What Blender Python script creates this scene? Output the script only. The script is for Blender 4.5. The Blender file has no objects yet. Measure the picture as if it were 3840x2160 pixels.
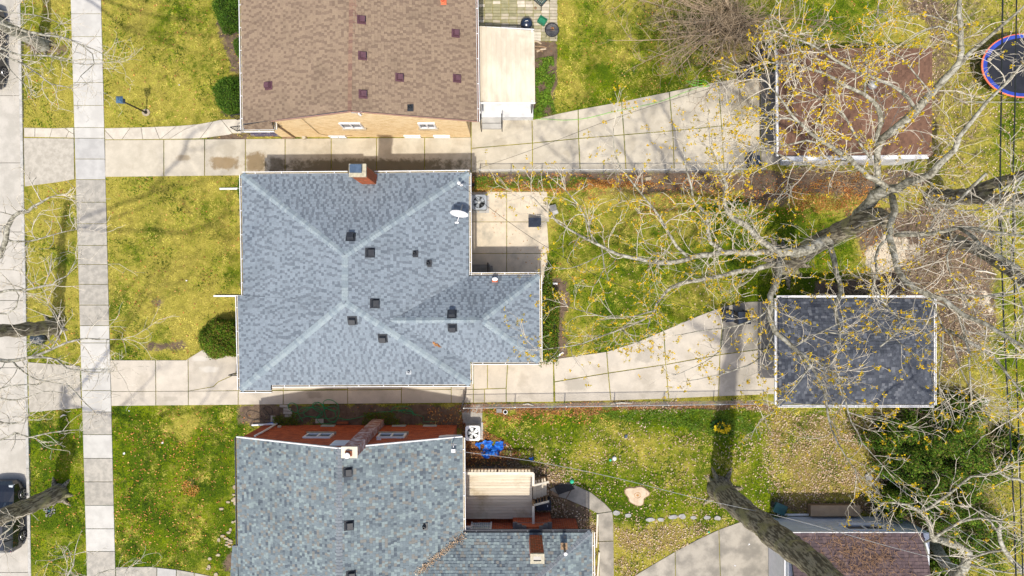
import bpy, math, random
import numpy as np
from mathutils import Vector, Matrix, noise as mnoise

random.seed(7)
RNG = np.random.default_rng(7)
scn = bpy.context.scene
COL = scn.collection
H = 35.0          # drone height in metres
S = 72.0          # ground pixels of the photograph per metre

# ------------------------------------------------------------------ camera, sky, sun
cam_d = bpy.data.cameras.new('camera')
cam_d.sensor_width = 36.0
cam_d.lens = 18.0 / ((1920.0 / S) / H)
cam_d.clip_end = 2000
cam = bpy.data.objects.new('camera', cam_d)
cam.location = (0, 0, H)
COL.objects.link(cam)
scn.camera = cam

SUN_EL = math.radians(65.0)
SUN_AZ = math.radians(183.5)      # from north, clockwise: the sun stands in the south
world = bpy.data.worlds.new('World'); scn.world = world
world.use_nodes = True
wn = world.node_tree
bg = wn.nodes['Background']
sky = wn.nodes.new('ShaderNodeTexSky')
sky.sky_type = 'NISHITA'; sky.sun_disc = False
sky.dust_density = 3.0; sky.air_density = 0.8; sky.sun_elevation = SUN_EL; sky.sun_rotation = SUN_AZ
wn.links.new(sky.outputs[0], bg.inputs[0])
bg.inputs[1].default_value = 0.15
sd = bpy.data.lights.new('sun', 'SUN')
sd.energy = 3.35; sd.angle = math.radians(1.2); sd.color = (1.0, 0.93, 0.82)
sun = bpy.data.objects.new('sun', sd); COL.objects.link(sun)
to_sun = Vector((math.sin(SUN_AZ) * math.cos(SUN_EL), math.cos(SUN_AZ) * math.cos(SUN_EL), math.sin(SUN_EL)))
sun.rotation_euler = to_sun.to_track_quat('Z', 'Y').to_euler()
sun.location = (0, -20, 40)
scn.view_settings.view_transform = 'Standard'
scn.view_settings.look = 'None'
scn.view_settings.exposure = 0.34
scn.view_settings.gamma = 1.0
scn.view_settings.use_curve_mapping = False
try:
    scn.cycles.max_bounces = 6
    scn.cycles.transparent_max_bounces = 8
except Exception:
    pass

# ------------------------------------------------------------------ helpers
def P(px, py, z=0.0):
    """world point that stands at height z and shows at this pixel of the photograph"""
    k = 1.0 - z / H
    return Vector(((px - 1920.0) / S * k, -(py - 1080.0) / S * k, z))

def G(px, py, z=0.0):
    """world point over ground pixel (px, py)"""
    return Vector(((px - 1920.0) / S, -(py - 1080.0) / S, z))

def unG(x, y):
    return x * S + 1920.0, 1080.0 - y * S

ORIGIN = {}

def worg(o):
    return ORIGIN.get(o.name, Vector((0, 0, 0)))

def tag(o, label=None, cat=None, group=None, kind=None):
    if label: o['label'] = label
    if cat: o['category'] = cat
    if group: o['group'] = group
    if kind: o['kind'] = kind
    return o

def empty(name, loc, label=None, cat=None, group=None, kind=None, parent=None):
    o = bpy.data.objects.new(name, None); COL.objects.link(o)
    loc = Vector(loc)
    if parent:
        o.parent = parent; o.location = loc - worg(parent)
    else:
        o.location = loc
    o.empty_display_size = 0.3
    ORIGIN[o.name] = loc
    return tag(o, label, cat, group, kind)

class MB:
    def __init__(s):
        s.v = []; s.f = []; s.m = []
    def quad(s, a, b, c, d, m=0):
        n = len(s.v); s.v += [tuple(a), tuple(b), tuple(c), tuple(d)]; s.f.append((n, n+1, n+2, n+3)); s.m.append(m)
    def tri(s, a, b, c, m=0):
        n = len(s.v); s.v += [tuple(a), tuple(b), tuple(c)]; s.f.append((n, n+1, n+2)); s.m.append(m)
    def hexa(s, p, m=0):
        """p: 4 bottom points, 4 top points (both counter-clockwise from above)"""
        n = len(s.v); s.v += [tuple(q) for q in p]
        for f in ((3,2,1,0),(4,5,6,7),(0,1,5,4),(1,2,6,5),(2,3,7,6),(3,0,4,7)):
            s.f.append(tuple(n+i for i in f)); s.m.append(m)
    def box(s, c, size, R=None, m=0, taper=1.0):
        hx, hy, hz = size[0]/2, size[1]/2, size[2]/2
        pts = []
        for z, t in ((-hz, 1.0), (hz, taper)):
            for x, y in ((-hx,-hy),(hx,-hy),(hx,hy),(-hx,hy)):
                q = Vector((x*t, y*t, z))
                if R is not None: q = R @ q
                pts.append(Vector(c) + q)
        s.hexa(pts, m)
    def bar(s, a, b, w, h=None, m=0, up=Vector((0,0,1))):
        """rectangular bar from a to b, w wide and h high"""
        h = h or w
        a = Vector(a); b = Vector(b); d = (b-a); L = d.length
        if L < 1e-6: return
        d.normalize()
        x = d.cross(up)
        if x.length < 1e-4: x = d.cross(Vector((1,0,0)))
        x.normalize(); y = x.cross(d)
        R = Matrix((x, d, y)).transposed()
        s.box((a+b)/2, (w, L, h), R, m)
    def prism(s, poly, z0, z1, ch=0.0, m=0):
        """poly: list of (x, y), counter-clockwise"""
        n = len(poly); b = len(s.v)
        poly = ccw(poly)
        s.v += [(p[0], p[1], z0) for p in poly]
        s.v += [(p[0], p[1], z1-ch) for p in poly]
        for i in range(n):
            j = (i+1) % n
            s.f.append((b+i, b+j, b+n+j, b+n+i)); s.m.append(m)
        if ch > 0:
            q = offset(poly, -ch)
            s.v += [(p[0], p[1], z1) for p in q]
            for i in range(n):
                j = (i+1) % n
                s.f.append((b+n+i, b+n+j, b+2*n+j, b+2*n+i)); s.m.append(m)
            s.f.append(tuple(b+2*n+i for i in range(n))); s.m.append(m)
        else:
            s.f.append(tuple(b+n+i for i in range(n))); s.m.append(m)
    def tube(s, pts, rad, n=6, m=0, cap=True):
        pts = [Vector(p) for p in pts]
        if not hasattr(rad, '__len__'): rad = [rad]*len(pts)
        b = len(s.v); ref = None
        L = len(pts)
        for i, p in enumerate(pts):
            t = (pts[min(i+1, L-1)] - pts[max(i-1, 0)])
            if t.length < 1e-7: t = Vector((0,0,1))
            t.normalize()
            if ref is None:
                ref = t.orthogonal().normalized()
            ref = (ref - t*ref.dot(t))
            if ref.length < 1e-5: ref = t.orthogonal()
            ref.normalize(); o = t.cross(ref)
            for k in range(n):
                a = 2*math.pi*k/n
                s.v.append(tuple(p + (ref*math.cos(a) + o*math.sin(a))*rad[i]))
        for i in range(L-1):
            for k in range(n):
                k2 = (k+1) % n
                s.f.append((b+i*n+k, b+i*n+k2, b+(i+1)*n+k2, b+(i+1)*n+k)); s.m.append(m)
        if cap:
            s.f.append(tuple(b+(L-1)*n+k for k in range(n))); s.m.append(m)
            s.f.append(tuple(b+n-1-k for k in range(n))); s.m.append(m)
    def lathe(s, c, prof, n=20, m=0, sx=1.0, sy=1.0, R=None):
        """prof: list of (radius, height)"""
        b = len(s.v); c = Vector(c)
        for r, h in prof:
            for k in range(n):
                a = 2*math.pi*k/n
                q = Vector((r*sx*math.cos(a), r*sy*math.sin(a), h))
                if R is not None: q = R @ q
                s.v.append(tuple(c + q))
        for i in range(len(prof)-1):
            for k in range(n):
                k2 = (k+1) % n
                s.f.append((b+i*n+k, b+i*n+k2, b+(i+1)*n+k2, b+(i+1)*n+k)); s.m.append(m)
        if prof[-1][0] > 1e-4:
            s.f.append(tuple(b+(len(prof)-1)*n+k for k in range(n))); s.m.append(m)
        if prof[0][0] > 1e-4:
            s.f.append(tuple(b+n-1-k for k in range(n))); s.m.append(m)
    def build(s, name, mats, parent=None, smooth=False, label=None, cat=None, group=None, kind=None, base=False):
        if not isinstance(mats, (list, tuple)): mats = [mats]
        va = np.array(s.v, dtype=np.float64)
        lo = va.min(0); hi = va.max(0); c = (lo+hi)/2
        if base: c[2] = lo[2]
        c = Vector(c.tolist())
        va -= np.array(c)
        me = bpy.data.meshes.new(name)
        me.from_pydata(va.tolist(), [], s.f)
        for mt in mats: me.materials.append(mt)
        if len(mats) > 1: me.polygons.foreach_set('material_index', s.m)
        if smooth: me.polygons.foreach_set('use_smooth', [True]*len(s.f))
        me.update()
        o = bpy.data.objects.new(name, me); COL.objects.link(o)
        if parent:
            o.parent = parent; o.location = c - worg(parent)
        else: o.location = c
        ORIGIN[o.name] = c
        return tag(o, label, cat, group, kind)

def fast_mesh(name, verts, tri_n, mat, parent=None, cols=None, fsize=3, **kw):
    """verts: (N,3) array, faces are runs of fsize verts"""
    me = bpy.data.meshes.new(name)
    N = len(verts); F = N//fsize
    c = verts.mean(0)
    me.vertices.add(N); me.vertices.foreach_set('co', (verts - c).astype(np.float32).ravel())
    me.loops.add(N); me.loops.foreach_set('vertex_index', np.arange(N, dtype=np.int32))
    me.polygons.add(F); me.polygons.foreach_set('loop_start', np.arange(0, N, fsize, dtype=np.int32))
    try: me.polygons.foreach_set('loop_total', np.full(F, fsize, dtype=np.int32))
    except Exception: pass
    if cols is not None:
        a = me.attributes.new('tint', 'FLOAT_COLOR', 'POINT')
        a.data.foreach_set('color', cols.astype(np.float32).ravel())
    me.materials.append(mat)
    me.update(calc_edges=True); me.validate()
    o = bpy.data.objects.new(name, me); COL.objects.link(o)
    c = Vector(c.tolist())
    if parent: o.parent = parent; o.location = c - worg(parent)
    else: o.location = c
    ORIGIN[o.name] = c
    return tag(o, **kw)

def area2(poly):
    return sum(poly[i][0]*poly[(i+1) % len(poly)][1] - poly[(i+1) % len(poly)][0]*poly[i][1] for i in range(len(poly)))/2
def ccw(poly):
    poly = [tuple(p) for p in poly]
    return poly if area2(poly) > 0 else poly[::-1]
def offset(poly, d):
    """move the outline outward by d (inward if negative); poly counter-clockwise"""
    poly = ccw(poly); n = len(poly); out = []
    for i in range(n):
        p0 = Vector(poly[i-1][:2]); p1 = Vector(poly[i][:2]); p2 = Vector(poly[(i+1) % n][:2])
        e1 = (p1-p0).normalized(); e2 = (p2-p1).normalized()
        n1 = Vector((e1.y, -e1.x)); n2 = Vector((e2.y, -e2.x))
        b = n1+n2
        if b.length < 1e-5: out.append(tuple(p1+n1*d)); continue
        b.normalize(); k = d/max(0.35, b.dot(n1))
        out.append((p1.x+b.x*k, p1.y+b.y*k))
    return out
def clip(poly, cp):
    """clip polygon by convex counter-clockwise polygon cp (2D)"""
    out = poly
    for i in range(len(cp)):
        ax, ay = cp[i]; bx, by = cp[(i+1) % len(cp)]
        dx, dy = bx-ax, by-ay
        inp = out; out = []
        if not inp: return []
        prev = inp[-1]; sp = dx*(prev[1]-ay) - dy*(prev[0]-ax)
        for cur in inp:
            sc = dx*(cur[1]-ay) - dy*(cur[0]-ax)
            if (sc >= 0) != (sp >= 0):
                t = sp/(sp-sc)
                out.append((prev[0]+t*(cur[0]-prev[0]), prev[1]+t*(cur[1]-prev[1])))
            if sc >= 0: out.append(cur)
            prev, sp = cur, sc
    return out

# ------------------------------------------------------------------ materials
def newmat(name):
    m = bpy.data.materials.new(name); m.use_nodes = True
    nt = m.node_tree
    return m, nt, nt.nodes['Principled BSDF']
def N(nt, t, **kw):
    n = nt.nodes.new(t)
    for k, v in kw.items(): setattr(n, k, v)
    return n
def rgb(c): return (c[0], c[1], c[2], 1.0)
def mixc(nt, fac, a, b, mode='MIX'):
    n = nt.nodes.new('ShaderNodeMix'); n.data_type = 'RGBA'; n.blend_type = mode
    if isinstance(fac, (int, float)): n.inputs[0].default_value = fac
    else: nt.links.new(fac, n.inputs[0])
    for s_, i in ((a, 6), (b, 7)):
        if isinstance(s_, tuple): n.inputs[i].default_value = rgb(s_)
        else: nt.links.new(s_, n.inputs[i])
    return n.outputs[2]
def math_(nt, op, a, b=0.0, clampv=False):
    n = nt.nodes.new('ShaderNodeMath'); n.operation = op; n.use_clamp = clampv
    for s_, i in ((a, 0), (b, 1)):
        if isinstance(s_, (int, float)): n.inputs[i].default_value = s_
        else: nt.links.new(s_, n.inputs[i])
    return n.outputs[0]
def noise_(nt, vec, scale, detail=3.0, rough=0.55, stretch=None, dist=0.0):
    if stretch:
        mp = nt.nodes.new('ShaderNodeMapping'); mp.inputs['Scale'].default_value = stretch
        nt.links.new(vec, mp.inputs[0]); vec = mp.outputs[0]
    n = nt.nodes.new('ShaderNodeTexNoise'); n.inputs['Scale'].default_value = scale
    n.inputs['Detail'].default_value = detail; n.inputs['Roughness'].default_value = rough
    n.inputs['Distortion'].default_value = dist
    nt.links.new(vec, n.inputs['Vector'])
    return n.outputs[0]
def ramp(nt, fac, lo, hi):
    n = nt.nodes.new('ShaderNodeMapRange'); n.interpolation_type = 'SMOOTHSTEP'
    n.inputs[1].default_value = lo; n.inputs[2].default_value = hi
    nt.links.new(fac, n.inputs[0])
    return n.outputs[0]
def bump(nt, bsdf, h, strength=0.3, dist=0.02):
    n = nt.nodes.new('ShaderNodeBump'); n.inputs['Strength'].default_value = strength
    n.inputs['Distance'].default_value = dist
    nt.links.new(h, n.inputs['Height']); nt.links.new(n.outputs[0], bsdf.inputs['Normal'])
def pos(nt):
    return nt.nodes.new('ShaderNodeNewGeometry').outputs['Position']

MATS = {}
def mk(name, c1, c2=None, scale=6.0, rough=0.85, b=0.25, bs=40.0, bd=0.01, grain=0.12, vary=0.0, metal=0.0, spec=0.3, stretch=None, lo=0.35, hi=0.65, c3=None, s3=1.0):
    if name in MATS: return MATS[name]
    m, nt, bs_ = newmat(name)
    p = pos(nt)
    c2 = c2 or tuple(x*0.8 for x in c1)
    n1 = noise_(nt, p, scale, 4, 0.6, stretch)
    col = mixc(nt, ramp(nt, n1, lo, hi), c1, c2)
    if c3 is not None:
        col = mixc(nt, ramp(nt, noise_(nt, p, s3, 4, 0.6), 0.5, 0.68), col, c3)
    n2 = noise_(nt, p, bs, 2, 0.7, stretch)
    if grain:
        f = math_(nt, 'ADD', math_(nt, 'MULTIPLY', n2, 2*grain), 1.0-grain)
        col = mixc(nt, 1.0, col, comb(nt, f), 'MULTIPLY')
    if vary:
        oi = nt.nodes.new('ShaderNodeObjectInfo')
        f = math_(nt, 'ADD', math_(nt, 'MULTIPLY', oi.outputs['Random'], 2*vary), 1.0-vary)
        col = mixc(nt, 1.0, col, comb(nt, f), 'MULTIPLY')
    nt.links.new(col, bs_.inputs['Base Color'])
    bs_.inputs['Roughness'].default_value = rough
    bs_.inputs['Metallic'].default_value = metal
    bs_.inputs['Specular IOR Level'].default_value = spec
    if b: bump(nt, bs_, n2, b, bd)
    MATS[name] = m
    return m
def comb(nt, f):
    n = nt.nodes.new('ShaderNodeCombineColor')
    for i in range(3): nt.links.new(f, n.inputs[i])
    return n.outputs[0]
def spots(m, lst):
    """add soft, noise-edged stains of their own shape: (px, py, rx, ry, colour, strength)"""
    nt = m.node_tree; b = nt.nodes['Principled BSDF']
    src = b.inputs['Base Color'].links[0].from_socket
    p = pos(nt); nz = noise_(nt, p, 3.2, 7, 0.78)
    sep = nt.nodes.new('ShaderNodeSeparateXYZ'); nt.links.new(p, sep.inputs[0])
    for px, py, rx, ry, c, st in lst:
        g = G(px, py)
        dx = math_(nt, 'MULTIPLY', math_(nt, 'SUBTRACT', sep.outputs[0], g.x), S/rx)
        dy = math_(nt, 'MULTIPLY', math_(nt, 'SUBTRACT', sep.outputs[1], g.y), S/ry)
        d = math_(nt, 'POWER', math_(nt, 'ADD', math_(nt, 'POWER', math_(nt, 'ABSOLUTE', dx), 4.0), math_(nt, 'POWER', math_(nt, 'ABSOLUTE', dy), 4.0)), 0.25)
        v = math_(nt, 'ADD', math_(nt, 'SUBTRACT', 1.35, d), math_(nt, 'MULTIPLY', math_(nt, 'SUBTRACT', nz, 0.5), 1.9))
        f = math_(nt, 'MULTIPLY', ramp(nt, v, 0.2, 0.75), st)
        src = mixc(nt, f, src, c)
    nt.links.new(src, b.inputs['Base Color'])
    return m

M = {}
M['walk_new'] = mk('walk_new', (.50,.49,.455), (.43,.42,.39), 1.6, .9, .2, 60, .004, .05, .05)
M['walk_old'] = mk('walk_old', (.40,.375,.325), (.30,.285,.25), 3.5, .95, .5, 26, .006, .22, .06)
M['walk_mid'] = mk('walk_mid', (.44,.435,.415), (.37,.365,.35), 1.8, .9, .3, 45, .005, .08, .05)
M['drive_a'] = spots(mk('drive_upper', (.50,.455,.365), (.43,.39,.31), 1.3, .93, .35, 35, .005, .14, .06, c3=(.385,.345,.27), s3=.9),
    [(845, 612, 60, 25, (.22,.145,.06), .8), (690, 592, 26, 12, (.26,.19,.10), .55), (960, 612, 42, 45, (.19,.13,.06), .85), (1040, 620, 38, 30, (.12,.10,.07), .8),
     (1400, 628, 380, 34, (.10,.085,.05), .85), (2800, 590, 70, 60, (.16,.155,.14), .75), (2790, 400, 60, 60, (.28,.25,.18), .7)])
M['drive_b'] = spots(mk('drive_middle', (.51,.462,.385), (.44,.40,.335), 1.1, .93, .3, 35, .005, .14, .06, c3=(.40,.36,.295), s3=.8),
    [(750, 1345, 30, 10, (.60,.58,.53), .4), (785, 1385, 34, 12, (.60,.58,.53), .45), (1180, 1480, 30, 14, (.2,.18,.15), .5), (2160, 1440, 50, 26, (.28,.26,.22), .5), (2420, 1330, 40, 30, (.30,.28,.24), .5), (640, 1495, 30, 10, (.3,.27,.22), .5), (2770, 1420, 60, 50, (.27,.25,.21), .6)])
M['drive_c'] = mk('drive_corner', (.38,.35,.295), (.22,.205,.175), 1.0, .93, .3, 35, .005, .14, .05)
M['apron'] = mk('apron_concrete', (.43,.40,.34), (.34,.315,.265), 4.0, .95, .5, 28, .006, .2, .05)
M['street'] = mk('street_concrete', (.46,.435,.385), (.38,.36,.315), 1.4, .93, .35, 30, .005, .14, .04)
M['kerb'] = mk('kerb_concrete', (.47,.46,.43), (.36,.35,.32), 5.0, .93, .4, 30, .006, .15)
M['flag'] = mk('flagstone', (.54,.50,.42), (.46,.42,.35), 3.0, .93, .4, 30, .006, .1, .08)
M['patio'] = mk('patio_concrete', (.60,.52,.40), (.50,.44,.34), 1.5, .93, .35, 30, .005, .12, .04, c3=(.36,.33,.27), s3=.9)
M['paver1'] = mk('paver_olive', (.36,.33,.21), (.27,.26,.15), 5, .93, .4, 40, .006, .15, .1)
M['paver2'] = mk('paver_tan', (.45,.40,.31), (.36,.33,.24), 5, .93, .4, 40, .006, .12, .1)
M['paver3'] = mk('paver_pale', (.62,.57,.47), (.53,.49,.40), 5, .93, .4, 40, .006, .1, .05)
M['stone'] = mk('loose_stone', (.42,.35,.24), (.33,.28,.2), 6, .9, .4, 30, .01, .12, .1)
M['stone_pale'] = mk('pale_stone', (.36,.36,.345), (.28,.28,.27), 6, .9, .4, 30, .01, .12, .1)
M['white'] = mk('white_paint', (.80,.80,.80), (.74,.74,.74), 4, .45, 0, 40, .002, .03)
M['white_dirty'] = mk('weathered_white', (.70,.71,.71), (.58,.59,.60), 3, .6, .1, 40, .002, .08)
M['gutter_in'] = mk('gutter_dirt', (.35,.28,.12), (.20,.16,.08), 12, .9, .2, 60)
M['black'] = mk('black_metal', (.018,.019,.022), (.012,.012,.014), 8, .35, .05, 60, .002, .1, spec=.5)
M['iron'] = mk('iron_rail', (.02,.02,.02), (.03,.03,.03), 8, .5, .05, 60, .002, .1)
M['rubber'] = mk('black_rubber', (.025,.025,.026), (.035,.035,.035), 15, .8, .2, 50, .004, .1)
M['darkglass'] = mk('dark_glass', (.03,.04,.05), (.05,.06,.08), 3, .08, 0, 40, .001, .0, spec=.8)
M['paneglass'] = mk('window_glass', (.06,.09,.15), (.10,.14,.22), 4, .08, 0, 40, .001, .0, spec=.8)
M['curtain'] = mk('glass_block', (.50,.58,.56), (.40,.50,.50), 30, .3, .2, 60, .004, .1)
M['grey_metal'] = mk('grey_metal', (.33,.36,.39), (.26,.29,.32), 5, .45, .05, 40, .002, .06, metal=.3)
M['galv'] = mk('galvanised_steel', (.42,.43,.43), (.33,.34,.35), 9, .45, .05, 40, .002, .1, metal=.5)
M['brick_red'] = mk('red_brick', (.50,.125,.05), (.40,.095,.042), 9, .9, .4, 50, .004, .25)
M['brick_red2'] = mk('red_brick_dark', (.37,.085,.04), (.29,.07,.034), 9, .9, .4, 50, .004, .25)
M['brick_or'] = mk('orange_brick', (.34,.115,.05), (.25,.08,.035), 9, .9, .4, 50, .004, .2)
M['brick_tan'] = mk('tan_brick', (.80,.63,.38), (.74,.57,.33), 7, .9, .3, 50, .004, .08)
M['brick_tan2'] = mk('tan_brick_dark', (.72,.54,.30), (.66,.48,.25), 7, .9, .3, 50, .004, .08)
M['mortar'] = mk('mortar', (.42,.38,.33), (.33,.30,.26), 12, .95, .3, 60, .003, .1)
M['mortar_tan'] = mk('mortar_tan', (.74,.62,.42), (.68,.56,.37), 12, .95, .3, 60, .003, .1)
M['cream'] = mk('cream_metal', (.66,.60,.48), (.52,.46,.36), 1.6, .5, .05, 30, .003, .06, stretch=(1.0, .35, 1), c3=(.42,.37,.28), s3=.55)
M['deck'] = mk('deck_wood', (.66,.59,.47), (.57,.50,.38), 3, .85, .3, 30, .004, .15, .08, stretch=(.25, 4, 1), c3=(.42,.34,.22), s3=.8)
M['wood_pale'] = mk('pale_timber', (.70,.65,.55), (.60,.55,.45), 4, .8, .2, 40, .004, .12, .05)
M['wood_brown'] = mk('brown_timber', (.30,.20,.12), (.22,.15,.09), 6, .85, .3, 40, .004, .15)
M['tarp'] = mk('blue_tarp', (.02,.14,.55), (.03,.20,.70), 7, .4, .3, 20, .01, .1)
M['blue_pad'] = mk('blue_pad', (.03,.07,.40), (.025,.05,.28), 3, .5, .1, 20, .004, .08)
M['orange_rim'] = mk('orange_rim', (.75,.18,.08), (.6,.14,.07), 3, .5, .1, 20, .004, .08)
M['mat_black'] = mk('trampoline_mat', (.012,.014,.020), (.02,.022,.03), 2, .6, .1, 60, .002, .1)
M['hose'] = mk('green_hose', (.02,.28,.10), (.02,.22,.08), 5, .4, .1, 50, .002, .05)
M['hose_bright'] = mk('bright_green_cord', (.20,.62,.06), (.16,.5,.05), 5, .5, .1, 50, .002, .05)
M['green_plastic'] = mk('green_plastic', (.03,.22,.12), (.02,.16,.09), 5, .4, .1, 50, .002, .08)
M['teal'] = mk('dark_teal', (.02,.10,.10), (.015,.07,.08), 5, .4, .1, 50, .002, .08)
M['mint'] = mk('mint_plastic', (.06,.55,.32), (.05,.5,.3), 5, .35, .0, 50, .002, .05)
M['navy_plastic'] = mk('navy_plastic', (.018,.030,.055), (.014,.022,.04), 5, .4, .1, 50, .002, .08)
M['grey_plastic'] = mk('grey_plastic', (.22,.22,.21), (.17,.17,.165), 5, .6, .1, 50, .002, .1)
M['soil_mat'] = mk('bare_soil', (.13,.09,.065), (.08,.055,.04), 8, .95, .6, 30, .02, .3)
M['vent_black'] = mk('roof_vent_black', (.022,.026,.034), (.03,.034,.04), 6, .45, .05, 40, .002, .1)
M['vent_purple'] = mk('roof_vent_maroon', (.115,.055,.07), (.09,.042,.055), 6, .5, .05, 40, .002, .1)
M['carpaint'] = mk('black_car_paint', (.010,.013,.020), (.012,.015,.022), 1, .12, 0, 40, .001, .0, spec=.9)
M['rim'] = mk('alloy_rim', (.35,.36,.38), (.28,.28,.3), 6, .3, 0, 40, .001, .05, metal=.8)
M['redlamp'] = mk('red_lens', (.55,.03,.02), (.4,.02,.02), 6, .2, 0, 40, .001, .0, spec=.8)
M['clearlamp'] = mk('clear_lens', (.55,.6,.62), (.45,.5,.52), 6, .15, 0, 40, .001, .0, spec=.8)
M['siding'] = mk('white_siding', (.66,.70,.76), (.60,.64,.70), 2, .6, .05, 30, .002, .05)
M['taupe'] = mk('taupe_door', (.27,.26,.24), (.21,.20,.19), 2, .7, .1, 30, .002, .08)
M['stump'] = mk('cut_wood', (.56,.46,.34), (.46,.36,.25), 5, .9, .3, 30, .006, .12)
M['bark_grey'] = mk('grey_bark', (.40,.385,.31), (.13,.12,.09), 8, .95, .8, 34, .02, .25, c3=(.46,.45,.39), s3=3.2)
M['bark_dark'] = mk('furrowed_bark', (.34,.30,.22), (.11,.093,.066), 11, .95, 1.0, 20, .05, .3, c3=(.30,.28,.14), s3=1.2, stretch=(1, 1, .16), lo=.42, hi=.57)
M['bark_twig'] = mk('pale_twig_bark', (.60,.56,.47), (.42,.37,.29), 9, .9, .2, 50, .004, .15)
M['bark_brown'] = mk('tan_twig_bark', (.42,.33,.22), (.28,.21,.14), 6, .9, .2, 50, .004, .15)
M['cable'] = mk('black_cable', (.015,.02,.02), (.02,.025,.025), 5, .5, 0, 50, .001, .1)

def shingle_mats(tag_, cols):
    return [mk(f'shingle_{tag_}_{i}', c, tuple(x*.88 for x in c), 14, .95, .5, 90, .003, .16, spec=.15, c3=tuple(x*.80 for x in c), s3=.42) for i, c in enumerate(cols)]
SH_BLUE = shingle_mats('blue_grey', [(.232,.276,.318),(.218,.26,.30),(.206,.247,.285),(.140,.168,.20),(.155,.184,.217),(.170,.20,.234)])
CAP_BLUE = shingle_mats('blue_cap', [(.29,.345,.37),(.265,.32,.35),(.22,.27,.305)])
SH_BROWN = shingle_mats('brown', [(.290,.218,.152),(.276,.206,.145),(.264,.197,.139),(.20,.145,.106),(.212,.154,.112),(.225,.164,.119)])
CAP_BROWN = shingle_mats('brown_cap', [(.30,.20,.14),(.26,.165,.12),(.22,.135,.105)])
SH_MIX = shingle_mats('mixed_grey', [(.175,.215,.235),(.158,.195,.214),(.24,.295,.30),(.098,.120,.142),(.205,.205,.19),(.20,.243,.257),(.130,.160,.180)])
CAP_MIX = shingle_mats('mixed_cap', [(.20,.225,.25),(.215,.238,.26),(.18,.205,.23)])
SH_DARK = shingle_mats('charcoal', [(.070,.078,.096),(.058,.066,.082),(.09,.10,.12),(.046,.052,.068),(.13,.14,.16)])
SH_RUST = shingle_mats('rust', [(.175,.098,.066),(.155,.088,.060),(.19,.108,.072),(.135,.076,.053)])
SH_PLUM = shingle_mats('plum', [(.13,.095,.10),(.11,.08,.085),(.15,.11,.11),(.10,.075,.08)])

# ------------------------------------------------------------------ ground maps
def sd_poly(X, Y, poly):
    """signed distance (positive inside) of px points to polygon, numpy"""
    poly = np.array(poly, float); n = len(poly)
    d = np.full(X.shape, 1e9); inside = np.zeros(X.shape, bool)
    for i in range(n):
        ax, ay = poly[i]; bx, by = poly[(i+1) % n]
        ex, ey = bx-ax, by-ay
        t = np.clip(((X-ax)*ex + (Y-ay)*ey)/(ex*ex+ey*ey+1e-9), 0, 1)
        d = np.minimum(d, np.hypot(X-ax-t*ex, Y-ay-t*ey))
        if ay != by:
            c = ((ay > Y) != (by > Y)) & (X < (bx-ax)*(Y-ay)/(by-ay)+ax)
            inside ^= c
    return np.where(inside, d, -d)
def soft(X, Y, poly, w): return np.clip(0.5 + sd_poly(X, Y, poly)/(2*w), 0, 1)
def blob(X, Y, cx, cy, rx, ry): return np.clip(1.5 - 1.5*np.hypot((X-cx)/rx, (Y-cy)/ry), 0, 1)
def rect(a, b, c, d): return [(a, b), (c, b), (c, d), (a, d)]

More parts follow.
